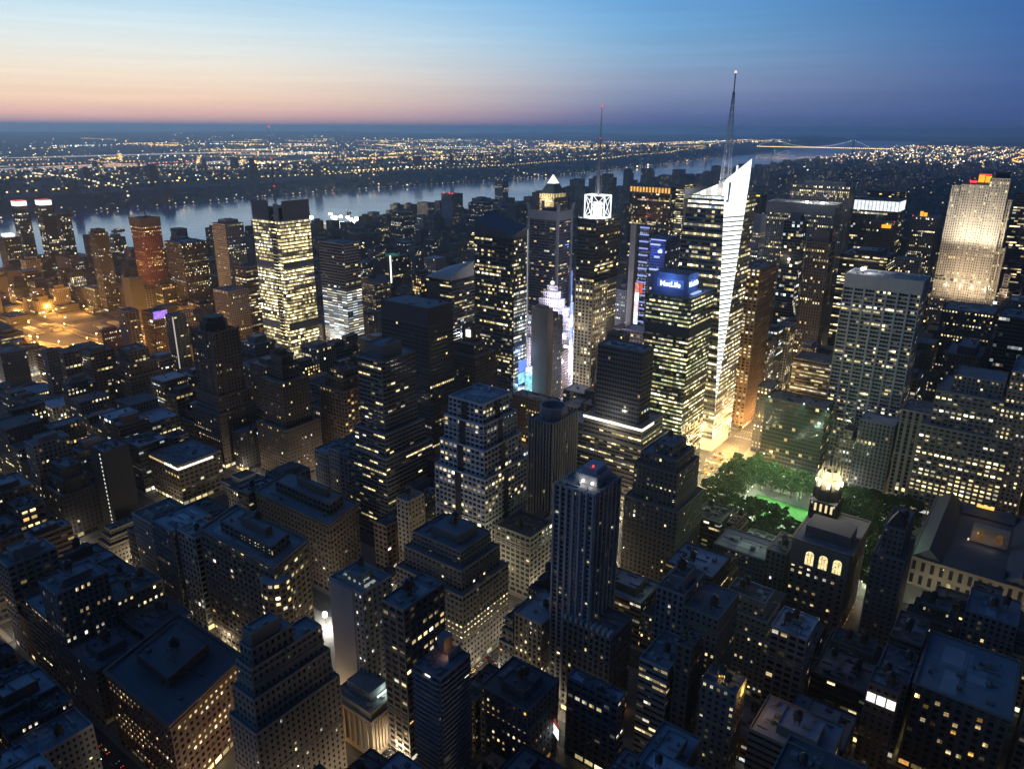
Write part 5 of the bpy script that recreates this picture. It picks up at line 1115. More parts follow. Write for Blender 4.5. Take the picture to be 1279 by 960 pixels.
 dict(n='loft_building', l='broad dark block with bright upper corner floor and pale stone base', v=374.2, u=292, w=84, d=34, h=56.8, k=0.25, s='loft', c=(0.16, 0.125, 0.09), p=(0.03, 0.03, 'w', 1.0), over=(4.0, 3.9, 0.66, 0.55, 0.6), top=((10, 8, 8, 14, 9, 'loft'), (6, 8, 6, 20, 6, 'blank')), near=1, cornice=0.9),
 dict(n='loft_building', l='low triangular lofts with round bay roof and amber window rows', v=326.2, u=213, w=73.1, d=32.0, h=81.7, k=0.3, s='loft', c=(0.17, 0.14, 0.11), p=(0.06, 0.22, 'w', 1.0), top=((7, 8, 8, 14, 7, 'loft'), (5, 10, 6, 16, 5, 'blank')), near=1, cornice=0.7, tank=1, hero='bay'),
 dict(n='loft_building', l='flat roofed avenue block with heavy cornice and rows of lit windows, low in the corner', v=299.9, u=130.7, w=62.0, d=49.8, h=48, k=0.3, s='loft', c=(0.16, 0.095, 0.07), p=(0.05, 0.45, 'w', 1.2), over=(3.6, 4.0, 0.55, 0.55, 0.6), near=1, cornice=1.2, eq=6, roof=1, top=((14, 20, 8, 10, 5, 'blank'),)),
 dict(n='loft_building', l='grey stepped brick tower with flat blue cap in front of the colonnaded hall', v=252.5, u=148.4, w=11.9, d=39.4, h=92, s='punch', c=(0.25, 0.22, 0.19), p=(0.03, 0.02, 'w', 1.0), over=(3.0, 3.6, 0.42, 0.52, 0.4), steps=((14, 2.2), (30, 4.5)), top=((2, 1.5, 15, 1.5, 9, 'punch'), (1.5, 1, 6, 1, 7, 'blank')), near=1),
 dict(n='loft_building', l='tall narrow loft wing with lit floor bands next to the windowless flank block', v=225.3, u=216, w=15.6, d=30, h=95.7, s='loft', c=(0.19, 0.17, 0.15), p=(0.08, 0.1, 'w', 1.0), near=1),
 dict(n='loft_building', l='slim pale framed loft at the west end of the round bay lofts', v=409.8, u=214, w=20.5, d=18, h=70.2, s='loft', c=(0.34, 0.33, 0.31), p=(0.03, 0.02, 'w', 1.0), over=(4.2, 4, 0.7, 0.7, 0.5), near=1),
 dict(n='loft_building', l='low corner block edged by bright white top floor lights under the octagon crowned tower', v=584.3, u=300, w=47.6, d=42.1, h=38.6, s='loft', c=(0.17, 0.14, 0.11), p=(0.04, 0.05, 'w', 1.0), hero='toprow'),
 dict(n='loft_building', l='black slab with a single column of dotted stair lights', v=575.7, u=238, w=22.8, d=20.7, h=76.2, s='blank', c=(0.05, 0.05, 0.052), p=(0, 0, 'w', 1), hero='dots'),
 dict(n='bank_hall', l='low classical hall with colonnade of tall dark windows and lit roof edge', v=243.1, u=206.1, w=28.8, d=23.6, h=30, s='blank', c=(0.34, 0.3, 0.22), p=(0, 0, 'w', 1), hero='hall'),
 dict(n='loft_building', l='pale windowless flank block with scattered white windows by the street lamp glare', v=262.2, u=222, w=26.1, d=21.7, h=86.5, s='punch', c=(0.26, 0.25, 0.24), p=(0.12, 0.03, 'n', 1.1), near=1, top=((6, 8, 6, 10, 5, 'blank'),), hero='whitewall'),
 dict(n='apartment_building', l='balconied apartment tower with orange lit roof terrace at the avenue corner', v=193.0, u=206.1, w=16.8, d=22.0, h=78, s='balc', c=(0.19, 0.18, 0.17), p=(0.05, 0.01, 'n', 1.0), near=1, hero='terrace'),
 dict(n='loft_building', l='setback loft block with double row of lit windows low on its shaft', v=254.7, u=292.9, w=39.4, d=29.3, h=80, s='loft', c=(0.16, 0.15, 0.14), p=(0.03, 0.02, 'w', 1), over=(3.3, 3.8, 0.55, 0.5, 0.5), steps=((10, 4), (24, 8)), top=((6, 6, 6, 10, 6, 'blank'),), hero='stepped', near=1),
 dict(n='loft_building', l='narrow beige blank sided block between banded tower and setback loft', v=331.0, u=326.9, w=11.6, d=16.1, h=74, s='punch', c=(0.36, 0.31, 0.23), p=(0.05, 0.0, 'y', 1.0), near=1),
 dict(n='office_building', l='stone club building with three arched lit windows before the gold crowned tower', v=71.0, u=452.0, w=35.5, d=52, h=68, s='punch', c=(0.22, 0.18, 0.14), p=(0.1, 0.02, 'w', 1), over=(5.2, 4.2, 0.42, 0.5, 0.5), hero='club', near=1, cornice=1.0),
 dict(n='office_tower', l='dark narrow setback tower with pyramid cap beside the library', v=44.3, u=456.2, w=11.9, d=30.9, h=92, s='punch', c=(0.14, 0.13, 0.125), p=(0.03, 0.0, 'w', 0.9), steps=((18, 3),), hero='pyr', near=1),
 dict(n='loft_building', l='white gridded loft block with cluttered bright blue roof below the club building', v=70.1, u=360.2, w=19.3, d=22.6, h=62, s='loft', c=(0.36, 0.35, 0.33), p=(0.05, 0.05, 'y', 1), over=(4.4, 4.0, 0.72, 0.62, 0.5), near=1, eq=22, roof=4),
 dict(n='loft_building', l='narrow dark tower with columns of lit stair windows in the blue roof rows', v=108.0, u=293.8, w=8, d=15.5, h=80, s='punch', c=(0.15, 0.11, 0.085), p=(0.04, 0.0, 'w', 1), near=1),
 dict(n='loft_building', l='building with bright white penthouse windows between dark lofts', v=23.2, u=350.8, w=13.9, d=16.0, h=58, s='punch', c=(0.15, 0.11, 0.085), p=(0.04, 0.0, 'y', 1), near=1, hero='whitepent'),
 dict(n='office_building', l='wide dark palazzo with tall arched top windows at the corner', v=-22.9, u=372.6, w=41.7, d=52, h=52, s='loft', c=(0.17, 0.14, 0.11), p=(0.06, 0.0, 'o', 0.8), over=(4.4, 4.3, 0.5, 0.62, 0.6), near=1, cornice=1.0),
 dict(n='loft_building', l='blue roofed loft beside billboard street with lit lower windows', v=134.3, u=271.3, w=30, d=8.3, h=50, s='loft', c=(0.15, 0.15, 0.155), p=(0.06, 0.06, 'n', 1.0), near=1, roof=4),
 dict(n='apartment_building', l='grey apartment block with amber lit roof garden and yellow windows', v=84.0, u=293.7, w=17.7, d=13.8, h=66, s='punch', c=(0.24, 0.22, 0.19), p=(0.12, 0.0, 'y', 1.0), near=1, hero='garden'),
 dict(n='loft_building', l='ribbed loft with saw toothed blue parapet behind the blue roofed loft', v=153.7, u=297.1, w=30.4, d=24.3, h=62, s='piers', c=(0.19, 0.17, 0.15), p=(0.03, 0.0, 'w', 1.0), near=1, hero='sawtooth'),
]
# street blocks: v, u, width, depth, height, style, colour, feature, lights, relation, neighbour, mood, seed, roof, plant, detail, step
FILLERS = [
(82.6,212.2,19,28.5,65.5,3,6,0,2,1,38,'n',98,4,9,1,0),
(176.6,161.8,30,28.5,40.8,0,6,3,0,1,30,'n',52,4,18,1,0),
(23.4,242.2,30,28.5,77.8,0,3,2,0,1,35,'n',44,3,18,1,0),
(90.6,242.2,19,28.5,53.2,2,3,1,0,1,38,'c',32,2,17,1,0),
(151.4,212.2,19,28.5,27,1,4,1,1,1,37,'o',0,0,10,1,0),
(207.2,161.8,18.8,28.5,30.9,1,0,1,1,1,28,'c',3,0,19,1,0),
(110.2,242.2,19,28.5,25.7,1,0,1,2,1,37,'c',89,2,8,1,0),
(174,212.2,16,28.5,11.2,3,4,2,2,2,30,'n',30,2,9,1,0),
(276.6,56.2,30,23.5,68.7,0,2,2,1,1,26,'y',3,4,12,1,0),
(27.2,296.6,8.3,20.8,38.3,0,2,4,1,1,35,'w',85,3,8,1,1.92),
(168.8,242.2,30,28.5,46.5,0,6,1,3,1,39,'o',10,3,9,1,0),
(40,292.8,36,28.5,50.9,4,2,1,2,1,34,'w',10,2,18,1,0),
(307.2,56.2,22,23.5,59.5,4,6,1,2,1,26,'c',68,2,13,1,0),
(202.4,242.2,13,28.5,33.7,3,1,0,2,0,30,'w',5,3,12,1,0),
(118.6,292.8,16,28.5,62.7,4,5,2,1,2,38,'w',42,0,19,1,0),
(38.8,322.8,30,28.5,35.3,2,4,1,2,1,35,'y',56,0,15,1,0),
(69.4,322.8,36,28.5,15.9,1,0,2,0,0,38,'n',91,0,10,1,0),
(106,322.8,19,28.5,80.9,0,2,0,1,1,34,'y',56,0,11,1,0),
(331.8,81.2,19,28.5,45.9,3,5,0,0,0,26,'w',80,0,10,1,0),
(125.6,322.8,16,28.5,86.8,2,5,1,1,1,23,'w',83,3,11,1,0),
(195.2,292.8,19,28.5,55,2,2,2,1,2,22,'w',44,2,8,1,0),
(351.4,81.2,13,28.5,50.2,3,1,3,3,0,26,'n',55,3,10,1,0),
(217.5,295.5,5.8,23.1,46.6,0,3,4,0,0,22,'o',26,1,14,1,1.34),
(21.2,373.2,16,28.5,49.1,3,6,2,0,0,35,'n',52,1,15,1,0),
(365,81.2,22,28.5,52,1,1,1,2,0,26,'n',20,2,8,1,0),
(37.8,373.2,30,28.5,33.9,4,4,3,1,0,35,'y',33,3,14,1,0),
(-40.4,373.2,13,28.5,82,1,1,0,1,2,36,'n',23,3,15,1,0),
(98.8,379.6,23.2,15.7,61.6,0,5,4,1,0,34,'n',19,3,14,1,3.2),
(215.8,322.8,10.2,28.5,50.5,2,4,1,3,0,22,'n',13,1,16,1,0),
(129,373.2,30,28.5,69.6,4,4,0,2,1,23,'w',45,2,13,1,0),
(387.6,81.2,16,28.5,48.1,0,6,2,1,0,26,'o',18,1,13,1,0),
(380,131.8,30,28.5,38,3,3,1,0,0,26,'c',61,0,19,1,0),
(20.6,403.2,16,28.5,54.5,4,0,0,0,1,33,'w',57,3,14,1,0),
(43.6,409.6,23.2,15.7,33,3,2,4,1,1,33,'n',55,1,11,1,3.2),
(159.6,373.2,13,28.5,26.6,3,3,2,1,0,39,'w',46,3,13,1,0),
(173.2,373.2,36,28.5,32.5,4,1,1,3,0,39,'w',72,4,11,1,0),
(380,161.8,30,28.5,41.6,1,6,3,0,0,26,'n',76,3,8,1,0),
(134.1,406.3,6.8,22.3,55.1,1,0,4,1,1,23,'y',39,3,10,0,1.56),
(417.8,81.2,13,28.5,46.6,0,1,0,1,0,26,'o',97,1,19,1,0),
(410.6,131.8,22,28.5,73.6,2,6,1,1,0,26,'w',77,0,18,1,0),
(410.6,161.8,22,28.5,52.5,0,2,0,1,0,25,'w',70,3,10,1,0),
(335,292.8,13,28.5,19.6,3,4,2,0,0,29,'y',48,0,19,1,0),
(433.2,131.8,30,28.5,48.3,4,6,3,2,0,26,'y',41,2,9,1,0),
(13.2,460.2,17.2,15.7,45.5,3,1,4,1,2,33,'y',31,0,15,1,3.2),
(-19.8,453.8,26,28.5,55,2,3,0,0,0,36,'w',78,0,14,1,0),
(260,373.2,30,28.5,49.2,1,3,0,0,1,21,'n',97,1,14,1,0),
(-36.4,453.8,16,28.5,37,2,2,1,0,0,36,'w',88,1,14,1,0),
(433.2,161.8,36,28.5,47.4,4,1,0,0,0,26,'o',95,3,16,1,0),
(109.4,453.8,13,28.5,52.6,2,2,0,0,2,32,'c',6,0,18,1,0),
(123,453.8,36,28.5,43.2,3,6,0,1,2,32,'w',55,2,8,1,0),
(350,322.8,13,28.5,50,1,1,2,0,0,31,'c',3,3,8,1,0),
(263.1,406.3,6.8,22.3,46.5,2,2,4,1,0,22,'w',55,4,10,0,1.56),
(467.6,135.6,8.3,20.8,47.2,0,0,4,0,0,26,'y',20,3,15,1,1.92),
(434,212.2,26,28.5,67.6,2,6,0,0,0,25,'o',94,2,13,1,0),
(6.4,483.8,19,28.5,32.2,2,1,1,3,0,33,'w',22,1,12,0,0),
(-10.2,483.8,16,28.5,43.5,0,1,2,1,0,33,'w',53,1,18,0,0),
(469.8,161.8,13,28.5,47.8,2,2,0,2,0,26,'n',16,2,17,1,0),
(480.4,131.8,17.6,28.5,64.4,1,5,1,0,0,26,'o',59,0,18,1,0),
(132.6,483.8,19,28.5,30.9,2,5,1,0,0,32,'y',74,0,12,0,0),
(155.3,486.9,6.8,22.3,44.3,4,0,4,1,0,23,'w',69,2,17,1,1.56),
(460.6,212.2,26,28.5,64.2,0,5,1,0,0,25,'o',15,3,17,1,0),
(483.4,161.8,13,28.5,47.2,2,4,1,0,0,26,'n',20,3,15,1,0),
(165.8,483.8,22,28.5,42.8,4,4,2,3,0,23,'n',2,3,14,1,0),
(359.6,373.2,13,28.5,48.3,3,4,2,2,0,20,'y',3,2,19,1,0),
(460.2,242.2,30,28.5,51,0,4,0,2,0,25,'n',40,3,16,0,0),
(376.3,376.3,6.8,22.3,50.3,0,6,4,3,0,20,'o',53,0,11,0,1.56),
(487.2,212.2,10.8,28.5,47.4,0,4,3,1,0,25,'w',91,0,13,0,0),
(532,131.8,13,28.5,57.1,1,4,3,1,1,45,'o',36,3,19,0,0),
(371.2,403.2,13,28.5,64.2,1,4,2,0,0,20,'c',60,1,8,0,0),
(312.6,453.8,13,28.5,44.7,1,1,1,3,0,21,'w',81,0,9,0,0),
(470.2,292.8,13,28.5,50.7,4,4,2,2,0,24,'w',94,0,9,0,0),
(532,161.8,16,28.5,49.8,4,0,1,0,1,45,'w',28,4,14,0,0),
(545.6,131.8,19,28.5,59.1,0,3,3,0,1,45,'c',0,0,17,0,0),
(336,457.6,8.3,20.8,59,1,5,4,2,1,49,'n',31,3,9,0,1.92),
(483.8,292.8,14.2,28.5,47.6,2,2,0,1,0,24,'y',58,3,13,0,0),
(468.6,322.8,22,28.5,50.8,1,3,1,0,0,24,'n',75,1,12,0,0),
(555,168.2,23.2,15.7,62.1,1,1,4,2,1,45,'o',40,0,16,0,3.2),
(536.6,216.8,9.9,19.4,30.2,3,2,4,0,0,25,'c',47,4,12,0,2.28),
(437.8,373.2,19,28.5,61.5,1,6,3,0,0,18,'w',23,0,12,0,0),
(457.4,373.2,13,28.5,61.2,0,5,0,1,0,18,'n',47,3,8,0,0),
(471,373.2,19,28.5,54.9,0,6,0,1,1,17,'w',71,2,8,0,0),
(585.2,161.8,30,28.5,66.3,0,1,1,1,1,45,'c',62,2,10,0,0),
(314,534.2,19,28.5,49.2,1,6,0,3,0,12,'c',10,3,11,0,0),
(260,564.2,26,28.5,58.1,1,3,3,0,0,23,'y',57,3,11,2,0),
(532,322.8,26,28.5,23.6,3,6,1,0,0,24,'o',12,3,11,2,0),
(609,218.6,23.2,15.7,60.1,0,4,4,0,1,15,'o',72,2,13,2,3.2),
(333.4,564.2,26,28.5,55.4,4,6,2,2,0,12,'o',24,2,9,2,0),
(639.2,212.2,16,28.5,74.2,0,5,1,1,1,45,'w',70,0,10,2,0),
(631.8,242.2,16,28.5,59.4,3,2,1,0,1,15,'n',53,2,16,2,0),
(635.2,292.8,30,28.5,45.6,4,4,2,0,1,15,'c',66,4,16,2,0),
(338,614.8,30,28.5,53.5,0,4,1,0,0,12,'y',11,0,4,2,0),
(672.4,212.2,16,28.5,61.7,3,2,0,1,1,45,'w',14,0,4,2,0),
(92.2,700.2,30,23.5,68.6,2,6,2,0,2,3,'w',39,4,4,2,0),
(601,373.2,13,28.5,40.5,0,4,0,1,2,16,'n',95,2,4,2,0),
(126.6,704,8.3,15.8,54,0,2,4,1,1,47,'c',96,1,4,2,1.92),
(641.6,329.2,17.2,15.7,40.3,1,5,4,0,2,14,'o',55,1,4,2,3.2),
(371.6,614.8,19,28.5,47.4,1,5,2,0,0,21,'c',96,0,4,2,0),
(595,403.2,22,28.5,55.3,3,1,0,0,0,16,'n',79,0,4,2,0),
(679,242.2,16,28.5,68.8,2,1,0,0,1,15,'o',71,0,4,2,0),
(689,212.2,30,28.5,75.5,3,1,0,0,1,45,'w',75,3,4,2,0),
(665.8,292.8,13,28.5,58.7,4,0,1,0,1,15,'n',98,4,4,2,0),
(571,453.8,26,28.5,47,2,3,1,1,2,17,'n',81,3,4,2,0),
(679.4,292.8,22,28.5,61.3,2,4,0,1,1,15,'n',63,4,4,2,0),
(665.8,322.8,36,28.5,52.1,1,6,2,3,1,15,'n',63,4,4,2,0),
(382.8,644.8,26,23.5,51.4,1,6,3,1,2,13,'n',22,4,4,2,0),
(604,460.2,23.2,15.7,46.6,1,3,4,0,0,16,'w',61,3,4,2,3.2),
(211.8,725.2,14.2,28.5,72,0,4,0,3,0,1,'y',7,0,4,2,0),
(702,292.8,22,28.5,45.9,0,1,1,2,1,15,'o',75,0,4,2,0),
(678,379.6,23.2,15.7,47.7,4,4,4,0,0,14,'n',73,2,4,2,3.2),
(598.2,483.8,36,28.5,55.9,1,5,1,0,0,17,'o',10,1,4,2,0),
(702.4,322.8,26,28.5,61.2,2,2,0,1,1,15,'w',30,1,4,2,0),
(-16.2,775.8,26,28.5,59.7,3,3,0,0,0,2,'o',90,0,4,2,0),
(90.2,775.8,16,28.5,92.4,1,0,1,2,0,3,'c',3,0,4,2,0),
(724.6,292.8,13,28.5,52.6,0,1,2,0,1,15,'w',73,4,4,2,0),
(738.2,292.8,22,28.5,64.8,0,6,2,2,1,15,'w',39,0,4,2,0),
(759.4,242.2,12.6,28.5,67,0,4,2,1,1,45,'n',20,1,4,2,0),
(634.8,483.8,13,28.5,58.2,0,5,2,0,0,17,'w',80,0,4,2,0),
(708.2,373.2,22,28.5,55.2,1,1,1,2,0,14,'w',49,3,4,2,0),
(664.8,453.8,30,28.5,74.7,3,1,1,1,0,16,'o',71,2,4,2,0),
(648.4,483.8,22,28.5,68.3,0,4,1,3,0,16,'o',35,1,4,2,0),
(760.8,292.8,11.2,28.5,74,0,4,1,2,1,15,'w',32,0,4,2,0),
(730.8,373.2,26,28.5,65.8,3,0,0,3,1,44,'n',21,4,4,2,0),
(281,775.8,26,28.5,79.9,1,5,1,1,2,48,'w',30,1,4,2,0),
(695.4,453.8,26,28.5,68,0,1,0,1,0,16,'w',66,0,4,2,0),
(728.4,403.2,22,28.5,64,0,1,1,2,0,14,'w',61,4,4,2,0),
(646,538.8,9.9,19.4,62.8,4,4,4,1,0,17,'o',80,4,4,2,2.28),
(462.4,700.2,13,23.5,110.4,0,4,1,1,0,13,'n',10,0,4,2,0),
(281,805.8,36,28.5,105.6,2,5,1,0,0,48,'w',88,1,4,2,0),
(806,292.8,30,28.5,43.4,2,6,0,3,1,45,'y',73,4,4,2,0),
(471.4,725.2,16,28.5,60.1,2,0,1,0,0,13,'y',55,1,4,2,0),
(680.6,534.2,30,28.5,72.6,2,5,1,1,0,17,'n',94,0,4,2,0),
(726.8,483.8,30,28.5,81.5,3,6,1,1,0,16,'n',36,2,4,2,0),
(210,856.2,16,28.5,82.7,0,5,1,1,0,47,'n',39,4,4,2,0),
(685.6,564.2,26,28.5,65.1,4,6,1,0,0,17,'n',67,3,4,2,0),
(84.8,886.2,22,28.5,61.5,0,3,1,2,0,3,'y',95,1,4,2,0),
(260,856.2,13,28.5,82.6,2,3,1,3,0,48,'n',3,2,4,2,0),
(397.6,805.8,30,28.5,82.8,1,1,0,1,0,12,'w',12,4,4,2,0),
(663.8,614.8,36,28.5,66.4,0,2,1,1,0,18,'w',16,4,4,2,0),
(260,886.2,22,28.5,89.1,1,4,1,2,0,48,'c',26,0,4,2,0),
(99,936.8,36,28.5,89.7,0,4,0,0,0,0,'o',13,0,4,2,0),
(726.8,618.6,8.3,20.8,61.9,4,6,4,1,2,5,'y',60,0,4,2,1.92),
(344.4,886.2,16,28.5,130.4,4,6,1,1,0,48,'o',49,3,4,2,0),
(888.6,373.2,22,28.5,67.6,1,1,1,0,2,15,'w',29,0,4,2,0),
(667.6,700.2,19,23.5,136.6,2,4,1,1,0,8,'o',77,2,4,2,0),
(929.4,299.2,17.2,15.7,31,2,5,4,2,1,45,'c',28,0,4,2,3.2),
(260,936.8,19,28.5,83.9,2,5,0,1,0,47,'w',14,0,4,2,0),
(574,805.8,30,28.5,71.7,2,5,0,1,0,13,'n',78,0,4,2,0),
(937.6,322.8,36,28.5,21.1,3,3,0,1,1,45,'w',52,2,4,2,0),
(891.2,453.8,36,28.5,38,4,2,1,1,2,44,'n',46,4,4,2,0),
(466.8,886.2,16,28.5,112,0,3,1,1,0,11,'c',1,2,4,2,0),
(370,936.8,36,28.5,135.2,2,3,1,0,0,11,'c',85,3,4,2,0),
(538,856.2,19,28.5,59.9,0,3,1,3,0,10,'y',92,3,4,2,0),
(716.8,725.2,36,28.5,81.9,1,5,1,1,0,19,'c',31,0,4,2,0),
(754.4,700.2,17.6,23.5,69.2,2,0,1,2,1,6,'n',72,2,4,2,0),
(961.4,373.2,22,28.5,54.8,1,3,0,1,0,15,'n',48,1,4,2,0),
(1017.2,373.2,26,28.5,42,4,2,0,2,2,45,'w',70,0,4,2,0),
(380.8,1017.2,16,28.5,100.8,0,3,1,0,0,48,'w',38,3,4,2,0),
(565.2,936.8,19,28.5,119,0,1,1,3,0,9,'y',90,0,4,2,0),
(707,856.2,22,28.5,128.3,1,3,0,1,0,7,'y',38,1,4,2,0),
(979.4,538,8.3,20.8,72.3,2,2,4,0,0,44,'n',80,3,4,2,1.92),
(1031.6,453.8,14.4,28.5,51.6,3,0,1,2,2,40,'w',79,2,4,2,0),
(16.8,1127.8,30,28.5,114.9,0,2,1,0,0,2,'w',48,4,4,2,0),
(1080,373.2,19,28.5,35.1,1,6,1,2,0,45,'n',43,3,4,2,0),
(1125.6,379.6,17.2,15.7,38.4,2,0,4,0,0,45,'w',56,4,4,2,3.2),
(144.4,1182.8,9.9,19.4,80.1,0,0,4,1,0,0,'o',6,0,4,2,2.28),
(1149.8,373.2,22,28.5,45.3,4,4,1,1,0,45,'w',39,0,4,2,0),
(416.2,1178.2,22,28.5,122.4,2,2,0,0,0,48,'c',38,4,4,2,0),
(438.8,1178.2,13,28.5,117.6,4,4,0,0,0,48,'n',81,2,4,2,0),
(58.7,1261.9,6.8,22.3,125.3,1,1,4,1,0,0,'w',7,0,4,2,1.56),
(1107.2,644.8,36,23.5,45.2,3,4,1,1,0,14,'n',41,1,4,2,0),
(613.2,1178.2,26,28.5,95.5,0,1,1,0,0,11,'w',49,3,4,2,0),
(130.6,1339.2,36,28.5,81.9,4,2,0,1,0,0,'n',29,0,4,2,0),
(79.4,1369.2,26,28.5,115.5,1,6,1,0,0,0,'o',65,1,4,2,0),
(1216.6,644.8,22,23.5,63.5,1,4,1,3,2,46,'o',16,3,4,2,0),
(1241.8,614.8,36,28.5,58.4,1,3,1,2,1,43,'c',30,2,4,2,0),
(958.2,1047.2,30,28.5,82.3,0,5,0,0,0,8,'y',50,4,4,2,0),
(83.6,1419.8,16,28.5,140.3,1,0,0,3,0,0,'y',55,3,4,2,0),
(116.8,1419.8,19,28.5,106.3,4,4,1,0,0,0,'n',94,3,4,2,0),
(551.6,1339.2,16,28.5,93.8,0,1,1,0,0,48,'w',72,0,4,2,0),
(140.8,1449.8,13,28.5,114.9,3,2,1,2,0,0,'w',93,4,4,2,0),
(154.4,1449.8,13,28.5,120.3,2,3,0,1,0,0,'y',76,3,4,2,0),
(548.6,1369.2,30,28.5,99.2,0,3,1,1,0,48,'n',73,4,4,2,0),
(139.8,1500.2,19,28.5,128.8,2,6,1,1,0,0,'w',92,0,4,2,0),
(173,1500.2,13,28.5,119.6,0,1,1,1,0,0,'w',46,0,4,2,0),
(1130.2,1017.2,26,28.5,59.2,1,1,0,3,0,6,'n',16,2,4,2,0),
(1444,483.8,22,28.5,22.4,0,4,0,0,0,45,'o',18,2,4,2,0),
(1396,614.8,36,28.5,39,2,6,1,1,0,40,'y',22,4,4,2,0),
(1444,534.2,13,28.5,22.9,0,2,1,0,0,45,'y',76,1,4,2,0),
(1444,564.2,13,28.5,40.5,0,2,1,3,0,40,'w',82,0,4,2,0),
(1462.2,538.8,9.9,19.4,42.1,3,1,4,1,0,45,'c',23,0,4,2,2.28),
(532,1500.2,22,28.5,126.3,0,2,1,3,0,48,'w',35,0,4,2,0),
(1485.8,614.8,13,28.5,56.5,2,4,1,3,0,40,'n',69,3,4,2,0),
(1513.8,564.2,36,28.5,44.8,0,3,1,3,0,45,'w',94,2,4,2,0),
(1536.6,540.4,13.5,16,53.7,2,4,4,0,0,45,'c',80,1,4,2,3.12),
(1138.8,1178.2,30,28.5,64.5,2,6,1,2,0,8,'y',82,0,4,2,0),
(1519,614.8,22,28.5,57.7,2,0,1,1,0,40,'y',49,0,4,2,0),
(1550.4,564.2,26,28.5,59.8,4,1,0,0,0,45,'o',20,4,4,2,0),
(1207.6,1127.8,26,28.5,65.5,3,3,1,2,0,6,'n',19,1,4,2,0),
(1541.6,644.8,36,23.5,74,0,1,1,2,0,43,'c',42,0,4,2,0),
(583.6,1580.8,30,28.5,108.5,0,5,1,1,0,48,'n',42,1,4,2,0),
(129.8,1691.2,19,28.5,127.7,3,4,1,1,0,0,'w',80,2,4,2,0),
(172,1691.2,26,28.5,130.7,4,2,1,0,0,0,'n',15,0,4,2,0),
(1196,1208.2,36,28.5,73.1,0,1,0,0,0,8,'c',74,0,4,2,0),
(656.4,1580.8,36,28.5,128.6,0,2,0,1,0,48,'w',90,4,4,2,0),
(1197.4,1295.2,23.2,15.7,68.4,3,1,4,0,0,8,'c',83,4,4,2,3.2),
(1671.2,614.8,26,28.5,60.1,2,5,1,0,0,45,'w',35,3,4,2,0),
(663.6,1661.2,26,28.5,126.6,0,4,1,0,0,48,'y',94,2,4,2,0),
(618.4,1691.2,22,28.5,132.9,0,6,1,0,0,48,'n',0,4,4,2,0),
(1687.2,644.8,13,23.5,65.4,2,4,0,1,0,40,'n',98,4,4,2,0),
(1354,1208.2,26,28.5,77.3,4,5,0,0,0,5,'w',2,1,4,2,0),
(1162.2,1426.2,23.2,15.7,75.5,4,4,4,3,0,7,'w',81,0,4,2,3.2),
(99.6,1858.6,23.2,15.7,129.4,0,0,4,0,0,0,'o',26,2,4,2,3.2),
(200.4,1939.2,17.2,15.7,125.4,0,1,4,2,0,0,'w',25,4,4,2,3.2),
(1410.8,1339.2,19,28.5,74.8,2,1,1,1,0,5,'w',45,0,4,2,0),
(1691.2,1047.2,36,28.5,79.2,3,4,1,0,0,42,'w',53,0,4,2,0),
(1801.2,856.2,36,28.5,68.3,2,3,1,3,0,43,'n',1,0,4,2,0),
(1478,1610.8,22,28.5,74.8,3,6,1,0,0,7,'w',76,0,4,2,0),
(1526.6,1617.2,23.2,15.7,71.1,0,5,4,2,0,8,'c',97,1,4,2,3.2),
]
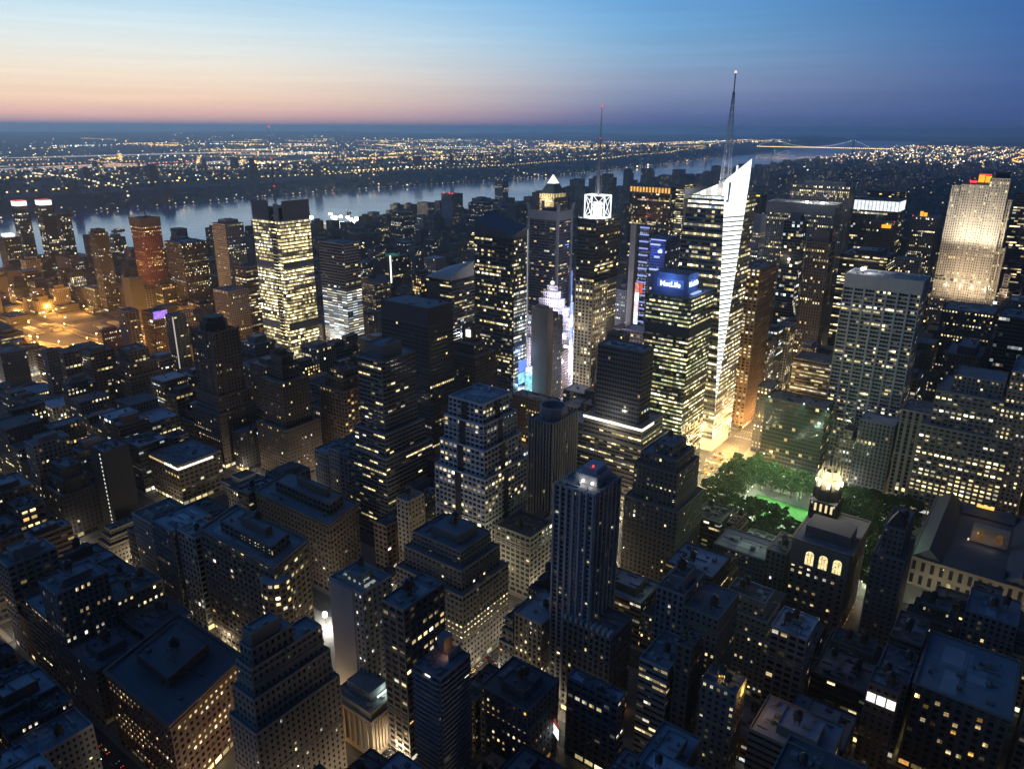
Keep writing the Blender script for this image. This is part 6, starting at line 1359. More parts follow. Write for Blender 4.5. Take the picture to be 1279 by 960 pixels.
REST = [(201,95,26,28,88),(348,68,36,24,41),(381,68,30,24,74),(408,68,22,24,42),(435,68,30,24,71),(277,95,16,28,45),(295,95,19,28,36),(318,95,26,28,17),(411,95,13,28,39),(438,95,13,28,47),(454,95,19,28,61),(478,95,26,28,66),(550,95,36,28,81),(172,146,30,28,53),(214,146,24,28,47),(122,176,30,28,67),(166,176,19,28,37),(578,146,26,28,39),(607,146,30,28,62),(632,146,19,28,44),(660,146,36,28,68),(694,146,30,28,36),(624,176,16,28,58),(643,176,22,28,56),(668,176,26,28,42),(693,176,22,28,66),(715,176,22,28,44),(738,176,22,28,61),(757,176,16,28,61),(72,226,19,28,70),(113,226,22,28,38),(138,226,26,28,29),(72,256,36,28,41),(421,256,16,28,39),(445,256,30,28,37),(664,226,16,28,52),(738,226,36,28,60),(764,226,16,28,64),(550,256,36,28,15),(610,256,16,28,41),(625,256,13,28,44),(663,256,30,28,36),(702,256,13,28,57),(716,256,13,28,46),(741,256,36,28,47),(812,226,13,28,73),(835,226,30,28,29),(858,226,16,28,19),(873,226,13,28,77),(898,226,36,28,43),(935,226,36,28,55),(816,256,19,28,20),(835,256,19,28,31),(858,256,26,28,42),(881,256,19,28,46),(909,256,36,28,28),(941,256,26,28,55),(966,256,22,28,43),(-54,307,19,28,70),(-25,307,36,28,56),(-0,307,13,28,27),(15,307,16,28,34),(-50,337,26,28,42),(-25,337,22,28,32),(-6,337,16,28,26),(206,337,19,28,38),(358,307,13,28,13),(545,307,26,28,11),(738,337,19,28,47),(758,337,19,28,41),(843,307,13,28,35),(857,307,13,28,38),(882,307,36,28,31),(911,307,22,28,28),(969,307,30,28,22),(995,307,22,28,24),(814,337,16,28,42),(829,337,13,28,19),(843,337,13,28,55),(868,337,36,28,15),(893,337,13,28,24),(908,337,16,28,22),(981,337,13,28,18),(1003,337,30,28,14),(-52,387,22,28,88),(218,387,16,28,65),(-50,417,26,28,54),(87,417,26,28,28),(115,417,30,28,40),(160,417,30,28,29),(283,417,19,28,36),(452,417,26,28,53),(472,417,13,28,51),(488,417,19,28,50),(764,387,13,28,37),(678,417,13,28,61),(698,417,26,28,55),(720,417,16,28,50),(762,417,21,28,48),(817,387,22,28,27),(921,387,19,28,36),(946,387,30,28,25),(814,417,16,28,36),(902,417,26,28,18),(922,417,13,28,24),(938,417,19,28,45),(1002,417,26,28,49),(1180,387,16,28,50),(1202,387,26,28,49),(-50,468,26,28,30),(-52,498,22,28,62),(-34,498,13,28,45),(-19,498,16,28,34),(121,498,22,28,13),(195,498,13,28,29),(212,498,19,28,48),(268,468,16,28,51),(396,468,16,28,52),(415,468,16,28,47),(492,468,11,28,69),(324,498,19,28,50),(340,498,13,28,43),(405,498,19,28,50),(492,498,11,28,58),(649,468,30,28,43),(733,468,22,28,66),(756,468,22,28,70),(578,498,13,28,51),(591,498,13,28,70),(679,498,16,28,52),(697,498,19,28,54),(717,498,19,28,66),(765,498,15,28,55),(821,468,30,28,36),(852,468,30,28,29),(1023,468,16,28,24),(821,498,30,28,18),(852,498,30,28,29),(904,498,26,28,20),(1454,468,19,28,43),(1482,498,30,28,20),(1510,498,26,28,35),(-50,548,26,28,46),(-54,578,19,28,38),(342,548,16,28,38),(360,548,19,28,31),(480,548,16,28,41),(493,548,10,28,56),(295,578,16,28,50),(311,578,16,28,52),(326,578,13,28,49),(366,578,13,28,24),(476,578,36,28,60),(538,548,13,28,68),(564,548,36,28,63),(593,548,22,28,59),(623,548,36,28,36),(670,548,19,28,41),(719,548,16,28,36),(547,578,30,28,59),(571,578,16,28,76),(592,578,26,28,48),(619,578,26,28,57),(643,578,22,28,64),(670,578,30,28,54),(722,578,19,28,52),(814,548,16,28,46),(841,548,36,28,21),(962,548,26,28,31),(1037,548,17,28,72),(817,578,22,28,66),(1010,578,22,28,40),(1033,578,22,28,55),(1488,548,22,28,25),(1515,548,30,28,15),(1467,578,19,28,39),(1638,548,19,28,44),(1638,578,19,28,52),(1733,578,26,28,39),(-55,629,16,28,31),(-54,657,13,24,30),(320,657,30,24,66),(344,657,16,24,70),(367,657,30,24,57),(469,657,36,24,55),(493,657,10,24,64),(592,629,30,28,64),(617,629,19,28,49),(645,629,36,28,43),(711,629,22,28,40),(584,657,13,24,52),(597,657,13,24,80),(611,657,13,24,48),(636,657,36,24,54),(667,657,26,24,65),(689,657,16,24,51),(716,657,36,24,56),(899,629,19,28,48),(922,629,26,28,28),(1030,629,30,28,45),(814,657,16,24,61),(1086,629,13,28,38),(1109,629,30,28,37),(1178,629,13,28,32),(1296,629,36,28,20),(1086,657,13,24,39),(1181,657,36,24,35),(1246,657,13,24,59),(1441,629,16,28,37),(1467,629,36,28,31),(1509,629,19,28,36),(1579,629,30,28,32),(1369,657,30,24,38),(1403,657,36,24,37),(1495,657,30,24,42),(1586,657,16,24,75),(1658,629,26,28,25),(1808,629,30,28,30),(1646,657,36,24,22),(1676,657,22,24,34),(1804,657,16,24,28),(-48,712,30,24,55),(-24,712,16,24,97),(-52,739,22,28,92),(-32,739,16,28,133),(-17,739,13,28,85),(324,712,19,24,118),(347,712,26,24,79),(370,712,19,24,70),(391,712,22,24,78),(487,712,22,24,43),(325,739,22,28,72),(345,739,16,28,58),(366,739,26,28,68),(389,739,19,28,52),(493,739,10,28,57),(542,712,19,24,41),(570,712,36,24,106),(596,712,16,24,98),(614,712,19,24,41),(637,712,26,24,110),(659,712,16,24,54),(705,712,36,24,36),(739,712,30,24,70),(543,739,22,28,56),(568,739,26,28,44),(594,739,26,28,122),(614,739,13,28,38),(632,739,22,28,38),(654,739,19,28,87),(677,739,26,28,109),(1194,739,16,28,48),(1250,739,22,28,73),(1459,712,16,24,56),(1553,712,36,24,19),(1498,739,26,28,62),(1527,739,30,28,21),(1638,712,19,24,22),(1680,712,26,24,33),(1732,712,22,24,53),(1636,739,16,28,23),(1685,739,19,28,24),(1725,739,16,28,46),(-40,790,19,28,74),(-23,790,13,28,93),(23,790,26,28,55),(48,790,22,28,47),(75,790,30,28,41),(113,790,13,28,84),(127,790,13,28,74),(147,790,26,28,27),(-55,820,16,28,59),(-31,820,30,28,98),(-9,820,13,28,58),(4,820,13,28,65),(24,820,26,28,47),(53,820,30,28,36),(78,820,19,28,50),(95,820,13,28,80),(113,820,22,28,70),(139,820,30,28,64),(316,790,16,28,34),(331,790,13,28,37),(353,790,30,28,39),(376,790,16,28,33),(392,790,13,28,51),(407,790,16,28,50),(430,790,30,28,44),(326,820,16,28,88),(341,820,13,28,33),(359,820,22,28,70),(377,820,13,28,93),(390,820,13,28,38),(435,820,13,28,73),(450,820,16,28,56),(585,790,22,28,102),(610,790,26,28,57),(633,790,19,28,50),(766,790,11,28,88),(868,790,19,28,40),(972,790,36,28,24),(999,790,16,28,29),(1292,790,26,28,51),(1468,790,22,28,48),(1491,790,22,28,82),(1580,790,29,28,75),(1636,790,16,28,12),(1653,790,16,28,28),(1753,790,22,28,80),(1826,790,19,28,20),(1726,820,36,28,43),(1833,820,16,28,78),(-45,870,36,28,74),(-8,870,36,28,56),(18,870,16,28,52),(38,870,16,28,63),(90,870,16,28,52),(108,870,19,28,74),(134,870,30,28,84),(157,870,16,28,82),(181,870,30,28,76),(203,870,13,28,70),(-50,900,26,28,74),(-23,900,26,28,74),(-3,900,13,28,86),(125,900,36,28,87),(154,900,19,28,81),(175,900,22,28,76),(204,900,36,28,69),(283,870,19,28,49),(306,870,26,28,49),(335,870,30,28,101),(365,870,30,28,42),(396,870,30,28,74),(418,870,13,28,55),(432,870,13,28,32),(463,870,13,28,68),(292,900,19,28,43),(313,900,22,28,104),(334,900,19,28,94),(379,900,36,28,81),(406,900,16,28,62),(425,900,22,28,42),(630,870,36,28,87),(544,900,19,28,76),(875,870,22,28,42),(901,870,30,28,18),(1095,870,30,28,18),(1095,900,30,28,20),(1119,900,16,28,21),(1364,900,19,28,70),(1445,900,19,28,42),(1470,900,30,28,48),(-38,951,16,28,61),(-12,951,36,28,63),(64,951,36,28,42),(90,951,16,28,42),(151,951,30,28,73),(176,951,19,28,50),(194,951,16,28,49),(212,951,19,28,62),(-33,981,26,28,90),(-12,981,16,28,75),(15,981,36,28,99),(44,981,22,28,39),(67,981,22,28,35),(94,981,30,28,30),(117,981,16,28,89),(141,981,30,28,56),(169,981,26,28,62),(196,981,26,28,55),(218,981,16,28,52),(288,951,16,28,43),(309,951,26,28,93),(331,951,16,28,85),(354,951,30,28,38),(271,981,22,28,81),(605,981,30,28,75),(918,951,26,28,48),(959,951,26,28,21),(974,981,22,28,36),(1000,981,30,28,15),(1024,981,16,28,32),(1151,951,19,28,25),(1172,951,22,28,26),(1190,951,13,28,29),(1579,951,22,28,34),(1679,951,36,28,72),(1685,981,13,28,63),(139,1031,26,28,82),(135,1061,22,28,74),(319,1031,16,28,72),(367,1031,26,28,70),(408,1031,22,28,107),(386,1061,13,28,82),(647,1031,19,28,106),(587,1061,26,28,88),(1032,1031,16,28,22),(913,1061,16,28,71),(1039,1061,13,28,45),(1090,1031,19,28,30),(1274,1031,30,28,15),(1300,1031,22,28,17),(1127,1061,22,28,29),(1310,1061,19,28,19),(1480,1031,26,28,21),(1509,1031,30,28,31),(1523,1061,16,28,58),(1550,1061,36,28,71),(1643,1031,30,28,31),(1667,1031,16,28,28),(1820,1031,30,28,73),(48,1112,36,28,70),(123,1112,13,28,70),(58,1142,22,28,73),(266,1112,13,28,44),(292,1112,36,28,56),(328,1112,36,28,80),(278,1142,36,28,35),(305,1142,16,28,64),(477,1142,36,28,92),(602,1112,22,28,68),(712,1112,19,28,96),(615,1142,30,28,76),(1221,1112,36,28,44),(1192,1142,30,28,13),(1367,1112,26,28,24),(1392,1112,22,28,28),(1393,1142,16,28,43),(1439,1142,30,28,23),(1674,1142,13,28,80),(38,1192,30,28,104),(130,1192,19,28,57),(154,1222,13,28,96),(272,1192,13,28,65),(271,1222,22,28,110),(540,1192,16,28,70),(542,1222,19,28,86),(758,1222,29,28,80),(988,1192,30,28,79),(1127,1192,22,28,21),(1091,1222,22,28,28),(1184,1222,22,28,64),(1367,1192,26,28,66),(1424,1192,13,28,84),(1500,1192,16,28,23),(1520,1192,22,28,31),(1502,1222,30,28,57),(1795,1192,30,28,47),(48,1273,13,28,94),(164,1273,16,28,89),(164,1303,16,28,75),(490,1273,16,28,80),(487,1303,19,28,86),(657,1273,36,28,87),(1155,1273,36,28,46),(1128,1303,30,28,28),(1159,1303,30,28,35),(1291,1303,26,28,63),(1360,1273,13,28,75),(1365,1303,22,28,19),(1534,1303,30,28,62),(1838,1273,9,28,70),(1641,1303,26,28,17),(1670,1303,30,28,36),(26,1353,36,28,107),(87,1353,13,28,79),(119,1383,26,28,58),(139,1383,13,28,68),(159,1383,26,28,81),(315,1383,30,28,80),(542,1353,19,28,72),(761,1383,16,28,117),(839,1353,13,28,72),(1136,1353,26,28,35),(1182,1353,19,28,35),(1200,1383,26,28,52),(1274,1383,16,28,59),(1360,1353,13,28,53),(1376,1353,16,28,21),(1397,1353,26,28,28),(1448,1353,36,28,23),(1525,1353,36,28,66),(1579,1383,13,28,72),(1705,1353,36,28,61),(1709,1383,30,28,45),(1833,1383,20,28,74),(108,1434,16,28,65),(151,1434,30,28,72),(98,1464,19,28,122),(117,1464,19,28,96),(540,1434,16,28,88),(562,1434,26,28,82),(606,1434,22,28,86),(763,1434,16,28,88),(607,1464,13,28,94),(622,1464,16,28,107),(638,1464,13,28,117),(1199,1434,13,28,70),(1260,1434,22,28,58),(1280,1434,16,28,68),(1298,1434,19,28,70),(1234,1464,26,28,64),(1390,1434,19,28,29),(1462,1434,26,28,18),(1558,1434,26,28,27),(1385,1464,16,28,60),(1495,1464,19,28,20),(1518,1464,26,28,28),(1774,1434,19,28,60),(1719,1464,19,28,36),(1742,1464,26,28,59),(93,1544,26,28,105),(144,1544,19,28,92),(165,1544,22,28,120),(566,1514,22,28,80),(603,1514,13,28,92),(552,1544,13,28,129),(594,1544,36,28,90),(666,1544,13,28,132),(957,1544,13,28,70),(1090,1514,19,28,78),(1445,1514,16,28,30),(1441,1544,22,28,34),(1641,1514,26,28,38),(1666,1514,22,28,49),(1687,1514,19,28,50),(1689,1544,30,28,68),(1773,1544,30,28,44),(122,1595,36,28,85),(108,1625,36,28,89),(140,1625,26,28,84),(343,1595,16,28,112),(624,1595,19,28,100),(645,1595,22,28,86),(565,1625,26,28,133),(671,1625,19,28,104),(1009,1595,19,28,78),(1531,1595,22,28,19),(1550,1595,16,28,28),(1384,1625,26,28,33),(1510,1625,19,28,58),(1634,1595,13,28,22),(1730,1595,30,28,47),(1718,1625,36,28,52),(1802,1625,19,28,38),(138,1675,16,28,96),(155,1675,16,28,92),(275,1705,30,28,111),(542,1675,19,28,129),(586,1705,30,28,135),(1272,1675,13,28,74),(1294,1675,30,28,44),(1254,1705,16,28,62),(1313,1705,15,28,61),(1412,1675,16,28,51),(1453,1675,26,28,20),(1441,1705,36,28,39),(1714,1675,13,28,17),(1794,1675,26,28,63),(1768,1705,16,28,23),(134,1756,36,28,119),(164,1756,22,28,109),(182,1756,13,28,115),(197,1756,16,28,100),(216,1756,20,28,132),(184,1786,36,28,109),(268,1756,16,28,117),(382,1786,26,28,97),(689,1756,22,28,122),(696,1786,16,28,135),(756,1786,13,28,123),(926,1756,19,28,41),(1093,1756,26,28,56),(1113,1756,13,28,83),(1314,1786,12,28,65),(1515,1786,13,28,49),(1800,1756,16,28,62),(1732,1786,19,28,82),(1801,1786,36,28,77),(98,1836,19,28,118),(172,1836,36,28,112),(705,1866,36,28,85),(750,1866,26,28,125),(996,1866,30,28,77),(1299,1836,19,28,70),(1435,1836,36,28,83),(1404,1866,16,28,53),(1562,1866,26,28,28),(1732,1836,22,28,40),(1677,1866,36,28,20),(1825,1866,19,28,72),(298,1917,22,28,126),(441,1917,36,28,101),(729,1947,19,28,110),(1211,1947,22,28,82),(1417,1917,26,28,58),(1509,1917,30,28,80),(1383,1947,30,28,81),(1438,1947,13,28,66),(1704,1917,26,28,43),(1639,1947,22,28,29)]
PIX_FLOOD = (-349.1, 262.9)
COLOURS = [((0.2, 0.13, 0.09), 'red brick'), ((0.15, 0.11, 0.085), 'brown'), ((0.26, 0.22, 0.17), 'tan'), ((0.17, 0.17, 0.17), 'grey'), ((0.075, 0.07, 0.07), 'black'), ((0.33, 0.31, 0.28), 'pale stone'), ((0.14, 0.16, 0.19), 'slate')]
FEATURES = ['with a bare roof', 'with a roof bulkhead', 'with a water tank', 'with two water tanks', 'with stepped shoulders']
LIGHTS = ['nearly dark', 'few windows lit', 'one floor lit', 'many windows lit']
NEIGHBOURS = ['the white gridded slab', 'the dark green glass block', 'the stone office block', 'the ribbed stone annex', 'the gold newspaper tower', 'the white louvred tower', 'the beige ribbed hotel', 'the slant topped tower', 'the wedge roofed tower', 'the concrete finned tower', 'the cube topped tower', 'the green glass tower', 'the mirror glass box', 'the windowless beige slab', 'the octagon crowned tower', 'the amber setback loft', 'the stair stepped slab', 'the ziggurat roofed loft', 'the banded tower', 'the plain black slab', 'the white terracotta tower', 'the octagon ringed tower', 'the concrete apartment tower', 'the notched brick tower', 'the broad dark block', 'the round bay lofts', 'the cornice avenue block', 'the blue capped brick tower', 'the colonnaded hall', 'the windowless flank block', 'the balconied corner tower', 'the lit row setback loft', 'the three arch club', 'the pyramid capped tower', 'the white gridded loft', 'the white penthouse building', 'the dark palazzo', 'the blue roofed loft', 'the roof garden block', 'the saw toothed loft', 'the striped slab', 'the purple sign hotel', 'the pale blue tower', 'the orange netted tower', 'the white stripe tower', 'the pale speckled block', 'the speckled black slab', 'the low ribbon building', 'the orange pier tower', 'the low dotted building']
FOOTPRINTS = [(258,312,698,754),(72,153,1258,1292),(470,570,758,826),(88,108,486,505),(-32,50,558,680)]
for b in BUILDINGS:
    b = dict(b); hero = b.pop('hero', None); root = tower(**b)
    if hero and not b.get('far'): globals()['h_'+hero](root, **{k: v for k, v in b.items() if k not in ('n', 'l')})
    e = max([q[1] for q in b.get('steps', ())]+[0]); FOOTPRINTS.append((b['v']-e, b['v']+b['w']+e+b.get('k', 0)*b['d'], b['u']-e, b['u']+b['d']+e))
for (v, u, w, d, h, sty, ci, fi, li, rel, an, mood, seed, roof, eq, fl, k) in FILLERS:
    size = 'squat' if h < 28 else ('mid-height' if h < 62 else 'tall'); D_ = math.hypot(v, u)
    kind = ('office_tower' if size == 'tall' else 'loft_building') if v < 800 else ('apartment_tower' if size == 'tall' else 'apartment_building')
    lab = f"{size} {COLOURS[ci][1]} {'tower' if size == 'tall' else 'block'} {FEATURES[fi]}, {LIGHTS[li]}, {('behind', 'before', 'beside')[rel]} {NEIGHBOURS[an]}"
    p = [(.03,.03),(.09,.07),(.05,.22),(.20,.16)][li]; rr = random.Random(seed)
    if D_ > 900: p = (p[0]*1.6+.03, p[1]*.6)
    tower(kind, lab, v, u, w, d, h, ('punch', 'loft', 'piers', 'fine', 'ribbon')[sty], COLOURS[ci][0], (*p, mood, rr.uniform(.8, 1.15)), seed=seed, roof=roof, eq=eq, near=fl == 1, far=fl == 2,
          g='city blocks filling the streets between the towers', top=((d*.2, w*.2, d*.25, w*.3, rr.uniform(3, 7), 'blank'),) if fi == 1 else (), tank=fi-1 if fi in (2, 3) else 0,
          steps=((h*.16, k), (h*.34, 2*k)) if fi == 4 else ())
    FOOTPRINTS.append((v-2*k, v+w+2*k, u-2*k, u+d+2*k))
mass('far_city_blocks', 'small dark street blocks packed between and behind the towers', REST, wall_mat((.13,.115,.10)), 8, .16)

# ------------------------------------------------------------------ park trees and lamps
LEAF = wall_mat((.06,.092,.032), .9, .5, .6); BARK = wall_mat((.09,.07,.05))
def copy_tree(o, parent=None):
    c = o.copy(); COL.objects.link(c)
    if parent is not None: c.parent = parent
    for ch in o.children: copy_tree(ch, c)
    return c
def make_tree(seed, h=15.0):
    r = np.random.default_rng(seed); o = thing('plane_tree', 'leafy green plane tree in the lamplit park grove', 'tree', group='plane trees of the lamplit park')
    t = MB(); t.tube((0,0,0), (0,0,h*.42), .38, 0, 7, .24); cl = []
    for k in range(7):
        a = k*.9+r.uniform(0, .5); L_ = r.uniform(3.0, 4.6); p = (L_*math.cos(a), L_*math.sin(a), h*r.uniform(.55, .8)); t.tube((0,0,h*r.uniform(.3,.42)), p, .18, 0, 5, .05); cl.append(p)
    t.build('trunk', [BARK], o)
    cl += [(r.normal(0, 2.2), r.normal(0, 2.2), h*r.uniform(.55, .92)) for _ in range(9)]
    C, n = [], 150
    for p in cl:
        q = r.normal(0, 1, (n, 3)); q /= np.linalg.norm(q, axis=1)[:, None]; q *= r.uniform(.3, 1, (n, 1))**.5*r.uniform(1.3, 2.3); q[:, 2] *= .75; C.append(q+np.array(p))
    C = np.concatenate(C); k = len(C); a = r.normal(0, 1, (k, 3)); a /= np.linalg.norm(a, axis=1)[:, None]; b = np.cross(a, r.normal(0, 1, (k, 3))); b /= np.linalg.norm(b, axis=1)[:, None]
    s = r.uniform(.18, .42, (k, 1)); a *= s; b *= s*.7
    mb = MB(); mb.quads(np.stack([C-a-b, C+a-b, C+a+b, C-a+b], 1)); mb.build('crown', [LEAF], o)
    return o
protos = [make_tree(s, h) for s, h in ((1, 15), (2, 16.5), (3, 13.5))]; used = [False]*3
r = np.random.default_rng(4)
spots = []
for v in np.arange(60, 230, 9.0):
    for u in np.arange(530, 680, 8.8):
        lawn = 125 < v < 189 and 592 < u < 637; walk = (120 < v < 194 and 588 < u < 641) and r.random() < .4
        if lawn or walk or r.random() < .03: continue
        spots.append((v+r.normal(0, 1.0), u+r.normal(0, 1.0)))
r.shuffle(spots)
print('trees', len(spots))
for v, u in spots[:298]:
    i = int(r.integers(3)); t = protos[i] if not used[i] else copy_tree(protos[i]); used[i] = True
    t.location = (-v, u, .15); t.rotation_euler = (0, 0, r.uniform(0, 6.28)); s = r.uniform(.9, 1.22); t.scale = (s, s, s*r.uniform(.9, 1.1))
def make_park_lamp():
    o = thing('park_lamp', 'small globe lamp on a slim post among the park trees', 'lamp', group='globe lamps in the park')
    mb = MB(); mb.tube((0,0,0), (0,0,4.2), .09, 0, 6); mb.tube((0,0,0), (0,0,.7), .18, 0, 8, .1); mb.build('post', [DARKM], o)
    g = MB(); g.prism(octagon(0, 0, .22), 4.2, 4.75, 0, poly1=octagon(0, 0, .34)); g.prism(octagon(0, 0, .34), 4.75, 5.1, 0, poly1=octagon(0, 0, .1)); g.build('globe', [glow_mat('globe_glow', (1,1,.86), 6.0)], o)
    lamp(o, (0, 0, 6.0), 2600, (.80,1,.62), .35, 'globe_light')
    return o
pl = make_park_lamp(); first = True
for v, u in [(q[0]+4.6, q[1]+4.3) for q in spots[3::5]]+[(v, u) for v in (122, 192) for u in (596, 610, 624, 636)]:
    t = pl if first else copy_tree(pl); first = False; t.location = (-v, u, .15)
kb = thing('park_kiosk', 'small pale kiosk glowing by the lawn edge', 'kiosk', (-118, 600, .15)); part('wall', wall_mat((.4,.42,.38)), kb, lambda m: m.box(-3, -2, 0, 3, 2, 3)); hip(kb, -3.4, -2.4, 3.4, 2.4, 3, 1.6, COPPER, 'roof')
for x in (-172, -150, -205):
    o = thing('park_floodlight', 'roof edge floodlight shining down on the park trees from the dark green block', 'lamp', (x, 699, 72), 0, 'floodlights over the park'); bx('bracket', DARKM, o, -.3, -.2, 0, .3, 1.5, .5); bx('lamp_head', glow_mat('green_white_flood', (.8,1,.8), 3), o, -.6, -1.0, .5, .6, -.2, 1.5); lamp(o, (0, -1.6, .8), 560000, (.60,1,.52), .8, 'flood_light', spot=100, aim=(0, -70, -60))
for x in (-176, -140): lamp(None, (x, 614, 22), 16000, (.72,1,.80), 1.0, 'lawn_light')
# ------------------------------------------------------------------ street lamps and traffic lights of the avenues
def make_street_lamp():
    o = thing('street_lamp', 'tall street lamp with glowing amber head over the dark road', 'lamp', group='street lamps along the avenues')
    mb = MB(); mb.tube((0,0,0), (0,0,8.6), .11, 0, 6, .07); mb.tube((0,0,8.5), (2.0,0,9.1), .06, 0, 5); mb.build('post', [DARKM], o)
    hd = MB(); hd.box(1.7, -.22, 9.02, 2.6, .22, 9.2, 0, True); hd.build('head', [DARKM], o)
    g = MB(); g.box(1.8, -.17, 8.9, 2.5, .17, 9.01, 0, True); g.build('lamp_glass', [glow_mat('sodium_glow', (1,.66,.26), 9.0)], o)
    return o
sl = make_street_lamp(); first = True; r = np.random.default_rng(8); ENERGY = 5200
lamp_spots = []
for i, v in enumerate(AVE[:6]):
    for u in np.arange(118, 1180 if i in (1, 2) else 720, 38.0): lamp_spots.append((v+12.4, u+r.uniform(-3, 3), 0)); lamp_spots.append((v-12.4, u+19, math.pi))
for n in range(35, 46):
    for v in np.arange(-30, 840, 52.0): lamp_spots.append((v, street_u(n)+8.2, -math.pi/2))
for u in np.arange(118, 700, 40.0): lamp_spots.append((bway(u)+9.5, u, 0))
def clear(v, u): return not any(a-3 < v < b+3 and c-3 < u < e+3 for a, b, c, e in FOOTPRINTS)
lamp_spots = [q for q in lamp_spots if clear(q[0], q[1])]
lamp_spots.sort(key=lambda q: q[0]**2+q[1]**2)
for k, (v, u, rz) in enumerate(lamp_spots[:300]):
    t = sl if first else copy_tree(sl); first = False; t.location = (-v, u, .15); t.rotation_euler = (0, 0, rz)
    if k % 2 == 0: lamp(t, (2.1, 0, 8.6), ENERGY*r.uniform(.6, 1.3), [(1,.70,.34),(1,.62,.24),(1,.85,.62)][int(r.integers(3))], .25, 'sodium_light')
# ------------------------------------------------------------------ cars
def make_car(kind, paint, taxi=False):
    o = thing('car', kind[0], 'car', group=kind[1])
    P_ = [(-2.25,.45),(-2.2,.85),(-1.25,.95),(-.75,1.42),(.75,1.46),(1.35,1.0),(2.2,.9),(2.28,.45)]
    b = MB(); hw = .88
    prof = [(-2.25,.35),(2.28,.35),(2.28,.62),(2.2,.88),(1.3,.98),(-1.3,.98),(-2.22,.9),(-2.27,.6)]
    n = len(prof)
    for i in range(n):
        a, c = prof[i], prof[(i+1) % n]; b.quads([[(-hw, a[0], a[1]), (-hw, c[0], c[1]), (hw, c[0], c[1]), (hw, a[0], a[1])]])
    for sgn in (-1, 1):
        for i in range(1, n-1): b.quads([[(sgn*hw, *prof[0]), (sgn*hw, *prof[i]), (sgn*hw, *prof[i+1]), (sgn*hw, *prof[i+1])]])
    b.build('body', [plain_mat('car_paint', paint, .3, .2)], o)
    c = MB(); c.prism([(-.8,-1.35),(.8,-1.35),(.8,1.25),(-.8,1.25)], .98, 1.45, 1, 0, poly1=[(-.62,-.85),(.62,-.85),(.62,.55),(-.62,.55)]); c.build('cabin', [plain_mat('car_paint', paint, .3, .2), plain_mat('car_glass', (.02,.02,.025), .1)], o)
    for sx_ in (-1, 1):
        for y in (-1.4, 1.4):
            w = MB(); w.tube((sx_*.72, y, .34), (sx_*.92, y, .34), .34, 0, 12); w.build('wheel', [plain_mat('tyre', (.02,.02,.02), .9)], o)
        h = MB(); h.box(sx_*.62-.16, 2.2, .62, sx_*.62+.16, 2.3, .82, 0, True); h.build('headlight', [glow_mat('headlight_glow', (1,.95,.82), 9)], o)
        t_ = MB(); t_.box(sx_*.62-.16, -2.32, .66, sx_*.62+.16, -2.22, .84, 0, True); t_.build('taillight', [glow_mat('taillight_glow', (1,.05,.03), 4)], o)
    if taxi: bx('roof_sign', glow_mat('taxi_sign', (1,.8,.4), 2), o, -.3, -.15, 1.46, .3, .1, 1.62)
    return o
KINDS_ = [(('dark saloon car with lit headlamps on the lamplit road', 'dark cars on the lamplit roads'), (.03,.03,.035), False), (('yellow taxi with glowing roof sign on the lamplit road', 'yellow taxis on the lamplit roads'), (.62,.38,.02), True), (('silver saloon car with lit headlamps on the lamplit road', 'silver cars on the lamplit roads'), (.45,.46,.48), False)]
cp = [make_car(*k) for k in KINDS_]; cu = [False]*3; r = np.random.default_rng(12)
cars = []
for v, north, us_ in ((243, True, (330, 372)), (243, True, (196, 250)), (243, True, (640, 700)), (515, False, (300, 360)), (243, True, (255, 330))):
    for lane in (-5.5, -1.9, 1.9, 5.5):
        u = us_[0]+r.uniform(0, 9)
        while u < us_[1]: cars.append((v+lane, u, 0 if north else math.pi)); u += r.uniform(7.5, 17)
for u in np.arange(238, 296, 8.0):
    for lane in (-3.4, 0, 3.4):
        if r.random() < .7: cars.append((bway(u)+lane, u, math.pi+math.atan(.315)))
for n, v0, v1 in ((35, 330, 500), (35, 520, 620), (42, 70, 250), (36, 250, 330), (37, 330, 430)):
    for lane in (-2.4, 2.4):
        v = v0+r.uniform(0, 10)
        while v < v1:
            cars.append((v, street_u(n)+lane, math.pi/2 if lane > 0 else -math.pi/2)); v += r.uniform(8, 20)
for v, u, rz in cars[:170]:
    i = int(r.choice(3, p=[.42,.36,.22])); t = cp[i] if not cu[i] else copy_tree(cp[i]); cu[i] = True; t.location = (-v, u, .01); t.rotation_euler = (0, 0, rz)
# ------------------------------------------------------------------ bright spots of the streets
def screen(name, label, x, y, z, w, h, rz, mats, cells=1):
    o = thing(name, label, 'billboard', (x, y, z), rz); r = np.random.default_rng(int(abs(x*3+z)))
    bx('frame', DARKM, o, -w/2-.4, .05, -.4, w/2+.4, .8, h+.4)
    k = 0
    for i in range(cells): bx('screen', mats[i % len(mats)], o, -w/2, -.12, h*i/cells+.1, w/2, .04, h*(i+1)/cells-.1)
    return o
def vid(c, s, seed, scale=.25): return glow_mat('screen_glow_%d' % seed, c, s, var=.6, scale=scale)
LEG = lambda o, h, w: part('leg', DARKM, o, lambda m: (m.tube((-w*.3, .4, -h), (-w*.3, .4, -.3), .35), m.tube((w*.3, .4, -h), (w*.3, .4, -.3), .35)))
tall = [((800-790)/1, 0)]
a = screen('video_billboard', 'tall narrow stack of white and pink screens glowing between the towers of the square', -457, 893, 6, 13, 118, 0, [vid((.92,.88,1), 1.4, 1), vid((1,.75,.85), 1.1, 2), vid((.95,.95,1), 1.7, 3), vid((1,.3,.2), .9, 4), vid((.85,.9,1), 1.4, 5)], 9)
b = screen('video_billboard', 'narrow vertical blue white light strip beside the ziggurat', -479, 770, 20, 4, 96, 0, [vid((.75,.85,1), 1.6, 6), vid((.35,.5,1), 1.4, 7)], 6)
